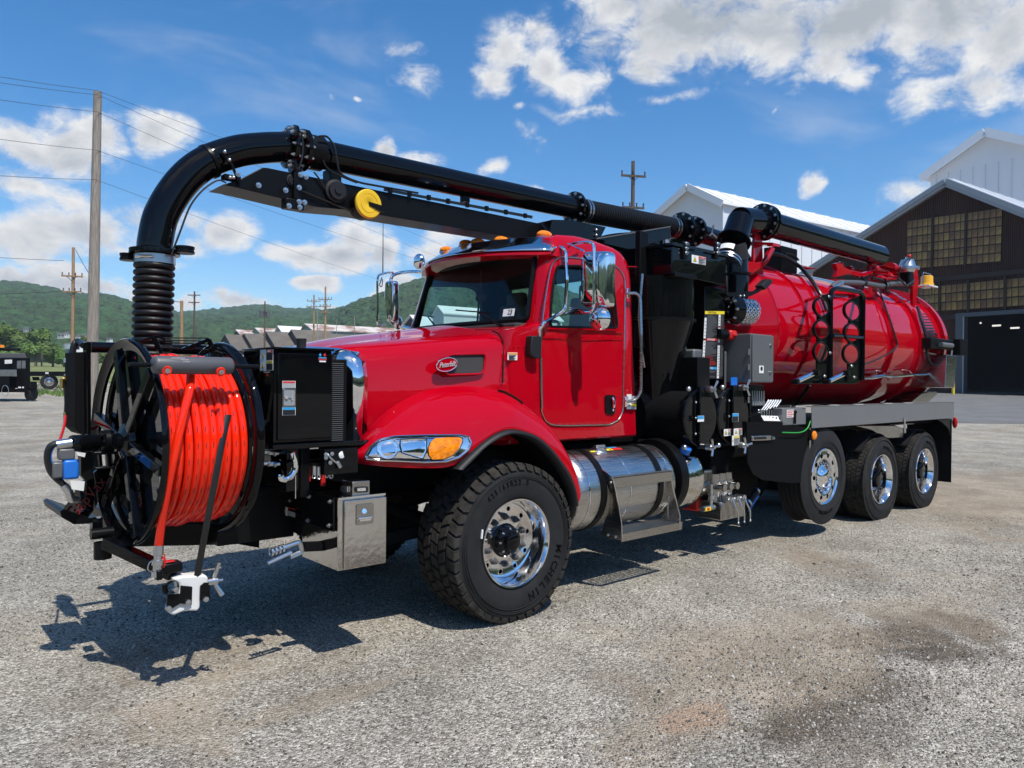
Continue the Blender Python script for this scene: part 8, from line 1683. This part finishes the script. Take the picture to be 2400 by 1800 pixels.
mb = MB(); mb.tube(bez([at(*z7(1410, 480), y=1.55), at(*z7(1440, 320), y=1.55), at(*z7(1500, 250), y=1.55), at(*z7(1570, 280), y=1.5), at(*z7(1620, 330), y=1.4)], 6), .020, 10); obj('top_hose', mb, 'hose_black', WT)

# ================================================================ boxes and deck on the nose
YN = .20; x0b = at(642, 818, y=YN).x; x1b = at(778, 822, y=YN).x; zbt, zbb = at(642, 818, y=YN).z, at(642, 1040, y=YN).z; yfar = at(570, 822, x=x0b).y
mb = MB(); mb.box((x0b, YN, zbb), (x1b, yfar, zbt)); bb = part('nose_cabinet', mb, 'black_gloss', smooth=0, bevel=.006, label='black upright cabinet in front of the grille')
mb = MB(); mb.box((x0b+.02, YN-.012, zbb+.02), (x1b-.004, YN-.002, zbt-.02)); part('cabinet_door', mb, 'black_gloss', bb, bevel=.004); mb = MB(); mb.box((x0b-.006, YN-.018, zbt), (x1b+.008, yfar+.01, zbt+.012)); part('cabinet_lid', mb, 'black_gloss', bb, bevel=.003)
def z33(x, y): return (550+x/4.88, 780+y/4.88)
a, b_ = at(*z33(545, 640), y=YN-.014), at(*z33(697, 845), y=YN-.014); mb = MB(); mb.box((a.x, YN-.018, b_.z), (b_.x, YN-.0125, a.z)); lt = part('paddle_latch', mb, 'stainless', bb, bevel=.002)
mb = MB(); mb.prism(fillet([a+Vector((.008, -.0045, -.008)), Vector((b_.x-.008, a.y-.0045, a.z-.008)), Vector((b_.x-.008, a.y-.0045, b_.z+.008)), Vector((a.x+.008, a.y-.0045, b_.z+.008))], .008, 3, closed=True), -Y*.001); part('latch_recess', mb, 'grey_metal', lt, smooth=0)
mb = MB(); p = at(*z33(655, 740), y=YN-.022); mb.tube([p+Zv*.014*2, p-Zv*.016], .0045, 8); mb.tube([p, p-X*.022], .004, 8); q = at(*z33(590, 740), y=YN-.022); mb.lathe([(0, .010), (-.006, .009), (-.006, .001)], q, Y, 14); part('latch_handle', mb, 'chrome', lt)
def sticker2(f, q, y, mt, parent, o=.0): a, b_ = at(*f(q[0], q[1]), y=y), at(*f(q[2], q[3]), y=y); mb = MB(); mb.box((a.x, y-.001, b_.z), (b_.x, y, a.z)); return part('warning_sticker', mb, mt, parent, smooth=0)
sticker2(z33, (545, 550, 695, 634), YN-.0135, 'white_label', bb); sticker2(z33, (549, 554, 691, 575), YN-.0148, 'red_label', bb); sticker2(z33, (549, 578, 691, 630), YN-.0148, 'grey_label', bb)
sticker2(z33, (545, 850, 695, 942), YN-.0135, 'white_label', bb); sticker2(z33, (549, 854, 691, 880), YN-.0148, 'blue_label', bb); sticker2(z33, (549, 884, 691, 938), YN-.0148, 'black_label', bb)
for (x, m_) in ((978, 'blue_label'), (1030, 'red_label')): c = at(*z33(x, 255), y=YN-.014); mb = MB(); mb.prism([c+Vector((-.010, 0, 0)), c+Vector((.010, 0, 0)), c+Vector((0, 0, .012))], -Y*.001); mb.box(c+Vector((-.005, -.001, -.008)), c+Vector((.005, 0, 0))); part('arrow_sticker', mb, m_, bb, smooth=0)
sticker2(z33, (960, 278, 1050, 294), YN-.0145, 'blue_label', bb); sticker2(z33, (958, 297, 1052, 313), YN-.0145, 'red_label', bb); sticker2(z33, (968, 318, 1042, 336), YN-.0145, 'white_label', bb)
# decals on the narrow front face (looks to -x)
xf = x0b-.002
def fq(x, y): return at(*z33(x, y), x=xf)
def fst(x0_, y0_, x1_, y1_, mt, o=0.0): a, b_ = fq(x0_, y0_), fq(x1_, y1_); mb = MB(); mb.box((xf-.001-o, a.y, b_.z), (xf-o, b_.y, a.z)); return part('warning_sticker', mb, mt, bb, smooth=0)
fst(293, 195, 360, 318, 'white_label'); fst(293, 320, 360, 435, 'white_label'); fst(362, 195, 440, 318, 'white_label'); fst(362, 320, 440, 430, 'white_label'); fst(366, 200, 436, 224, 'red_label', .0012); fst(366, 324, 436, 348, 'yellow_label', .0012); fst(366, 230, 436, 310, 'black_label', .0012); fst(366, 354, 436, 424, 'black_label', .0012)
for yy in (262, 382): 
    c = fq(327, yy); r = .022
    for rr2, m_, o_ in ((r, 'print_black', .0015), (r*.8, 'yellow_label', .0025), (r*.3, 'print_black', .0035)): mb = MB(); mb.prism([Vector((xf-o_, c.y+rr2*math.sin(k), c.z+rr2*math.cos(k))) for k in (0, 2*PI/3, 4*PI/3)], -X*.0006); part('warning_triangle', mb, m_, bb, smooth=0)
t = text_mesh('DANGER', .011, Vector((xf-.004, fq(401, 212).y, fq(401, 212).z)), (0, -1, 0), Zv, .0004); part('header_text', t, 'white_label', bb, smooth=0); t = text_mesh('CAUTION', .010, Vector((xf-.004, fq(401, 336).y, fq(401, 336).z)), (0, -1, 0), Zv, .0004); part('header_text', t, 'print_black', bb, smooth=0)
t = text_mesh('HIGH WATER PRESSURE', .0095, Vector((xf-.002, fq(370, 452).y, fq(370, 452).z)), (0, -1, 0), Zv, .0004, sx=.8); part('printed_text', t, 'grey_label', bb, smooth=0); t = text_mesh('2500', .016, Vector((xf-.002, fq(375, 485).y, fq(375, 485).z)), (0, -1, 0), Zv, .0004); part('printed_text', t, 'red_label', bb, smooth=0)
# ribbed black cap and chrome bits behind the cabinet, cooler frame
q = at(706, 815, y=.75); mb = MB(); mb.lathe([(0, .03), (.02, .035), (.03, .03), (.05, .035), (.06, .03), (.08, .035), (.10, .03), (.16, .034), (.16, .001)], q-Zv*.1, Zv, 20); part('intake_cap', mb, 'black_plastic')
P = [Vector((-1.32, .12, z)) for z in (1.28, 1.80)]; mb = MB(); mb.box((x1b+.01, .22, 1.26), (at(814, 900, y=.22).x, .62, 1.80)); part('cooler_core', mb, 'black_matte', bevel=.01); mb = MB()
for i in range(40): mb.box((x1b+.006, .205, 1.285+i*.0125), (at(804, 900, y=.21).x, .217, 1.289+i*.0125))
part('cooler_fins', mb, 'pot_grey', smooth=0)['kind'] = 'stuff'
# deck
mb = MB(); mb.box((-1.37, .33, .70), (-1.0, 2.20, .985)); dk = part('front_deck', mb, 'black_satin', smooth=0, bevel=.006, label='black steel deck under the nose cabinet'); mb = MB(); mb.box((-1.85, .60, .68), (-1.37, 2.0, 1.0)); part('reel_mount', mb, 'black_satin', smooth=0, bevel=.006)
tx0 = at(803, 1336, y=0).x-.03
mb = MB(); mb.box((tx0-.016, .03, .80), (tx0-.004, 1.05, 1.0)); pl_ = part('deck_plate', mb, 'black_gloss', smooth=0, bevel=.003); mb = MB()
def z44(x, y): return (600+x/5.53, 1050+y/5.53)
for q in ((685, 632), (962, 695), (675, 938), (950, 1005), (228, 745), (115, 932), (435, 680)): c = at(*z44(*q), x=tx0-.017); mb.hexb(c, -X, .010, .010)
part('deck_bolt', mb, 'zinc', pl_)['kind'] = 'stuff'
for q, m_ in (((335, 750, 405, 880), 'white_label'), ((408, 765, 500, 805), 'red_label'), ((408, 810, 500, 900), 'grey_label')): a, b_ = at(*z44(q[0], q[1]), x=-1.43), at(*z44(q[2], q[3]), x=-1.43); mb = MB(); mb.box((-1.43, a.y, b_.z), (-1.426, b_.y, a.z)); part('warning_sticker', mb, m_, smooth=0)
c = at(*z44(372, 815), x=-1.432); mb = MB(); mb.prism([Vector((-1.432, c.y+.016*math.sin(k), c.z+.016*math.cos(k))) for k in (0, 2*PI/3, 4*PI/3)], -X*.001); part('warning_triangle', mb, 'yellow_label', smooth=0)
for (y0, y1) in ((.24, .30), (.50, .56)): bx('cabinet_leg', (-1.50, y0, .98), (-1.44, y1, 1.33), 'black_satin')
mb = MB(); mb.box((x0b-.01, YN-.02, zbb-.035), (-1.0, yfar, zbb-.005)); part('cabinet_shelf', mb, 'black_gloss', smooth=0, bevel=.004)
mb = MB(); mb.box((-1.58, .26, 1.02), (-1.50, .60, 1.27)); part('hook_plate', mb, 'black_gloss', bevel=.004)
c = at(*z44(395, 110), y=.09); mb = MB(); mb.tube(fillet([c+Vector((.03, 0, .02)), c+Vector((.055, 0, -.04)), c+Vector((.045, 0, -.10)), c+Vector((.0, 0, -.13)), c+Vector((-.035, 0, -.12)), c+Vector((-.03, 0, -.10))], .03), [.024, .024, .022, .022, .020, .020, .020, .018]+[.016]*30 if False else .018, 10); mb.lathe([(-.03, .035), (.03, .035)], c, Y, 6); mb.tube([c+Vector((.055, 0, 0)), c+Vector((.055, 0, -.24))], .004, 6); part('tow_hook', mb, 'chrome')
mb = MB()
for q in ((165, 55), (240, 68), (165, 200), (240, 212)): c = at(*z44(*q), y=.25); mb.cyl(c-X*.03, c+X*.03, .010, n=8); mb.lathe([(-.006, .018), (.006, .018)], c, X, 10)
part('grease_fitting', mb, 'zinc')['kind'] = 'stuff'
mb = MB(); c = at(*z44(1105, 80), y=.12); mb.lathe([(0, .001), (0, .032), (.012, .032), (.02, .02), (.02, .001)], c, Vector((.3, -1, .1)), 24); part('white_knob', mb, 'plastic_white'); mb = MB(); mb.box((-1.42, .10, 1.12), (-1.20, .16, 1.27)); cvp = part('coupling_plate', mb, 'black_gloss', bevel=.004)
mb = MB(); mb.tube(bez([at(*z44(925, 75), y=.09), at(*z44(960, 120), y=.08), at(*z44(1040, 190), y=.08), at(*z44(1060, 165), y=.08)], 5), .006, 6); mb.cyl(at(*z44(1055, 180), y=.08), at(*z44(1095, 250), y=.08), .012, n=10)
for q in ((905, 85), (905, 125), (962, 190), (985, 75)): mb.hexb(at(*z44(*q), y=.09), -Y, .009, .01)
part('coupling_lever', mb, 'zinc', cvp)
for i, q in enumerate(((750, 300), (812, 310), (920, 290), (975, 300))): c = at(*z44(*q), y=.14); mb = MB(); mb.cyl(c+Zv*.03, c-Zv*.02, .013, n=10); mb.tube([c-Zv*.03+Vector((.010*math.cos(k), 0, .012*math.sin(k))) for k in [2*PI*j/10 for j in range(10)]], .004, 6, closed=True); part('hose_coupler', mb, 'zinc')
for q in ((553, 350), (676, 320), (868, 385)): c = at(*z44(*q), y=.3); mb = MB(); mb.cyl(c+Zv*.04, c-Zv*.05, .016, n=10); part('red_dust_cap', mb, 'red_plastic')
# stainless tool box
tx0, tx1 = at(803, 1336, y=0).x-.03, at(903, 1240, y=0).x; ty1 = at(708, 1303, x=tx0).y; tz0, tz1 = .575, .985
mb = MB(); mb.box((tx0, .006, tz0), (tx1-.004, max(ty1, .3), tz1)); tbx = part('tool_box', mb, 'mirror_steel', smooth=0, bevel=.004, label='polished stainless tool box low on the near front corner'); mb = MB(); mb.box((tx0+.035, -.012, tz0+.005), (tx1, .002, tz1-.008)); dr = part('tool_box_door', mb, 'mirror_steel', tbx, bevel=.003)
mb = MB(); mb.box((tx0-.002, .0, tz1), (tx1, .3, tz1+.012)); part('box_rim', mb, 'polished', tbx, smooth=0)
a, b_ = at(*z44(1300, 735), y=-.014), at(*z44(1520, 975), y=-.014); mb = MB(); mb.prism(fillet([a, Vector((b_.x, a.y, a.z)), b_, Vector((a.x, a.y, b_.z))], .012, 3, closed=True), -Y*.004); lt2 = part('paddle_latch', mb, 'stainless', tbx, smooth=0); mb = MB(); mb.bar(at(*z44(1325, 915), y=-.024), at(*z44(1500, 895), y=-.024), .014, .012); mb.cyl(at(*z44(1405, 820), y=-.018), at(*z44(1405, 820), y=-.030), .016, n=14); mb.bar(at(*z44(1345, 940), y=-.020), at(*z44(1490, 925), y=-.020), .006, .012); part('latch_handle', mb, 'chrome', lt2, bevel=.002)
a, b_ = at(*z44(1250, 440), y=.03), at(*z44(1475, 625), y=.03); mb = MB(); mb.box((a.x, .03, tz1+.01), (b_.x, .15, a.z)); lb_ = part('lamp_housing', mb, 'stainless', bevel=.003); mb = MB(); mb.prism(fillet([at(*z44(*q), y=.028) for q in ((1285, 505), (1445, 498), (1445, 570), (1285, 578))], .01, 3, closed=True), -Y*.008); sl_ = part('side_lamp', mb, 'black_plastic', lb_, smooth=0); mb = MB(); mb.prism([at(*z44(*q), y=.018) for q in ((1310, 520), (1420, 514), (1420, 555), (1310, 560))], -Y*.003); part('lamp_lens', mb, 'lens_clear', sl_, smooth=0)
xl = a.x-.002; mb = MB(); mb.prism([at(*z44(*q), x=xl) for q in ((1110, 495), (1195, 500), (1195, 570), (1110, 562))], -X*.008); fl_ = part('front_lamp', mb, 'lens_clear', lb_, smooth=0)
# clevis and pin hanging under the deck
c = at(*z44(440, 1300), y=.15); mb = MB(); mb.tube(fillet([c+Vector((-.10, 0, -.01)), c+Vector((-.02, 0, .015)), c+Vector((.06, 0, .03)), c+Vector((.075, 0, -.03)), c+Vector((.0, 0, -.05))], .02), .014, 8); mb.tube([c+Vector((-.14, -.02, -.06)), c+Vector((-.0, -.02, -.02))], .011, 8)
for k in range(4): mb.lathe([(-.005, .025), (.005, .025)], c+Vector((-.11+k*.022, 0, -.005+k*.004)), X, 12)
part('clevis_pin', mb, 'zinc'); mb = MB(); mb.bar((-1.5, .2, .70), (-1.1, .2, .66), .05); mb.bar((-1.34, .4, .60), (-.5, .5, .62), .08); part('lower_brace', mb, 'black_matte', smooth=0)

# ================================================================ other vehicles in the yard
def veh(name, px, py, depth, label, cat): p = atd(px, py, depth); return empty(name, (p.x, p.y, gz(p)), label, cat)
hR = Vector((cR.x, cR.y, 0)).normalized(); hF = Vector((cF.x, cF.y, 0)).normalized()
def vdir(p): d = Vector((p.x-CAM.x, p.y-CAM.y, 0)); return d.normalized()
def vbox(name, pts, depth, thick, m, parent, bevel=0.0): mb = MB(); P_ = [atd(x, y, depth) for x, y in pts]; mb.prism(P_, vdir(sum(P_, Vector())/len(P_)+hR*.15)*thick); return obj(name, mb, m, parent, smooth=0, bevel=bevel)
def vwheel(px, py, r, w, depth, parent, rim='polished', gzz=True):
    c = atd(px, py, depth); hF = vdir(c); hR = Vector((hF.y, -hF.x, 0)); e = empty('wheel', c, parent=parent); mb = MB(); mb.lathe([(0, r*.56), (-.02, r*.75), (.0, r*.95), (.03, r), (w-.03, r), (w, r*.9), (w, r*.5)], c, hF, 40); obj('tyre', mb, 'rubber', e, smooth=40)
    mb = MB(); mb.lathe([(0, r*.57), (.06, r*.52), (.10, r*.45), (.10, r*.2), (.02, r*.16), (.0, .001)], c, hF, 32); obj('rim', mb, rim, e, smooth=40)
    for i in range(8): a = 2*PI*i/8; q = c+(hR*math.cos(a)+Zv*math.sin(a))*r*.36+hF*.085; mb = MB(); mb.cyl(q, q-hF*.03, r*.045, n=8); obj('lug_nut', mb, 'pot_grey', e)
    return e
V1 = veh('chassis_truck', 115, 905, 48, 'white cab truck with bare black chassis parked across the yard', 'truck')
vbox('chassis_rail', [z7(*q) for q in ((560, 835), (1400, 835), (1400, 925), (560, 925))], 48, .1, 'black_satin', V1); vbox('chassis_rail', [z7(*q) for q in ((560, 838), (1400, 838), (1400, 920), (560, 920))], 48.9, .1, 'black_satin', V1)
for px in (955, 1900): vwheel(*z7(px, 1035), .50, .5, 48, V1)
vbox('rear_axle', [z7(*q) for q in ((620, 940), (760, 940), (780, 1010), (640, 1010))], 48.2, .6, 'black_matte', V1)
vbox('cab', [z7(*q) for q in ((1350, 330), (1800, 300), (1870, 460), (1880, 860), (1350, 860))], 47.8, 2.2, 'plastic_white', V1, .05); vbox('cab_window', [z7(*q) for q in ((1620, 380), (1780, 370), (1810, 480), (1620, 490))], 47.75, .05, 'dark_glass', V1); vbox('mud_guard', [z7(*q) for q in ((1400, 870), (1870, 870), (1870, 1100), (1400, 1100))], 47.9, 2, 'black_matte', V1)
vbox('white_tank', [z7(*q) for q in ((880, 850), (945, 850), (945, 880), (880, 880))], 47.7, .2, 'pin_white', V1)
V2 = veh('machine_trailer', 40, 935, 35, 'black trailer mounted machine with grey tool box at the left edge', 'trailer')
bxm = vbox('engine_housing', [z7(*q) for q in ((-400, 580), (585, 580), (590, 1180), (-400, 1180))], 35, 1.6, 'black_satin', V2, .01)
mb = MB()
for i in range(7):
    for k in (0, 1): a, b_ = atd(*z7(330+k*90, 628+i*22), 34.98), atd(*z7(405+k*90, 640+i*22), 34.98); mb.prism([a, Vector((b_.x, b_.y, a.z)), b_, Vector((a.x, a.y, b_.z))], hF*.01)
obj('louvre', mb, 'grey_metal', bxm, smooth=0)['kind'] = 'stuff'
vbox('aluminium_box', [z7(*q) for q in ((-300, 800), (322, 800), (330, 930), (-300, 930))], 34.6, .5, 'brushed', V2, .01); vbox('tongue_box', [z7(*q) for q in ((-300, 940), (180, 940), (190, 1140), (-300, 1140))], 34.5, .5, 'black_satin', V2, .01)
vbox('fender', [z7(*q) for q in ((590, 1030), (715, 1030), (725, 1110), (715, 1200), (590, 1200))], 35, .9, 'black_satin', V2, .02); mb = MB(); c = atd(*z7(540, 1290), 35.0); mb.lathe([(0, .01), (0, .22), (.04, .31), (.30, .31), (.34, .22), (.34, .01)], atd(*z7(540, 1265), 35.3), hR, 32); obj('tyre', mb, 'rubber', V2)
vbox('frame', [z7(*q) for q in ((-300, 1180), (560, 1180), (560, 1240), (-300, 1240))], 34.9, 1.5, 'black_matte', V2); mb = MB(); mb.tube([atd(*z7(-40, 405), 34.9), atd(*z7(350, 410), 34.9)], .06, 12); mb.sphere(atd(*z7(365, 405), 34.8), .09, 10, 8); obj('exhaust_pipe', mb, 'black_satin', V2); vbox('engine_top', [z7(*q) for q in ((-300, 480), (480, 480), (520, 580), (-300, 580))], 35.3, .8, 'pot_grey', V2, .03)
vbox('air_cleaner', [z7(*q) for q in ((90, 610), (235, 605), (235, 680), (90, 690))], 34.9, .1, 'pin_white', V2, .01); mb = MB(); mb.lathe([(0, .001), (0, .10), (.12, .09), (.12, .001)], atd(*z7(40, 370), 34.9), Zv, 16); obj('beacon', mb, 'amber', V2); mb = MB(); mb.tube([atd(*z7(100, 1150), 34.4)+(hR*math.cos(a)*.16+Zv*math.sin(a)*.26)-Zv*.15 for a in [2*PI*i/16 for i in range(16)]], .012, 6, closed=True); obj('safety_chain', mb, 'zinc', V2)
for q in ((300, 1160, 340, 1170), (355, 1130, 410, 1160), (430, 1130, 465, 1160)): vbox('marker_lamp', [z7(q[0], q[1]), z7(q[2], q[1]), z7(q[2], q[3]), z7(q[0], q[3])], 34.85, .05, 'pin_white', V2)
V3 = veh('white_pickup', 567, 885, 70, 'white work truck seen between the reel and the cabinet', 'truck')
vbox('body', [(555, 838), (565, 832), (575, 834), (582, 850), (584, 882), (552, 882)], 70, 2, 'plastic_white', V3, .04); vbox('windshield', [(560, 839), (572, 839), (576, 850), (560, 850)], 69.9, .1, 'dark_glass', V3); vwheel(566, 884, .42, .3, 69.9, V3)

# ================================================================ air
ZTOP = max(q.z for q in (hill_pt(px, t) for px in range(-700, 3300, 40) for t in (.9, 1, 1.05)))+22
def haze():
    m = bpy.data.materials.new('haze'); m.use_nodes = True; nt = m.node_tree; nt.nodes.clear(); out = nt.nodes.new('ShaderNodeOutputMaterial'); pv = nt.nodes.new('ShaderNodeVolumePrincipled')
    pv.inputs['Color'].default_value = (.80, .88, 1, 1); pv.inputs['Density'].default_value = .00032; pv.inputs['Anisotropy'].default_value = .2; nt.links.new(pv.outputs[0], out.inputs['Volume']); MAT['haze'] = m
    mb = MB(); mb.box((-1900, -1900, -3), (1900, 1900, ZTOP)); o = obj('haze', mb, 'haze', smooth=0); o['kind'] = 'stuff'
haze()
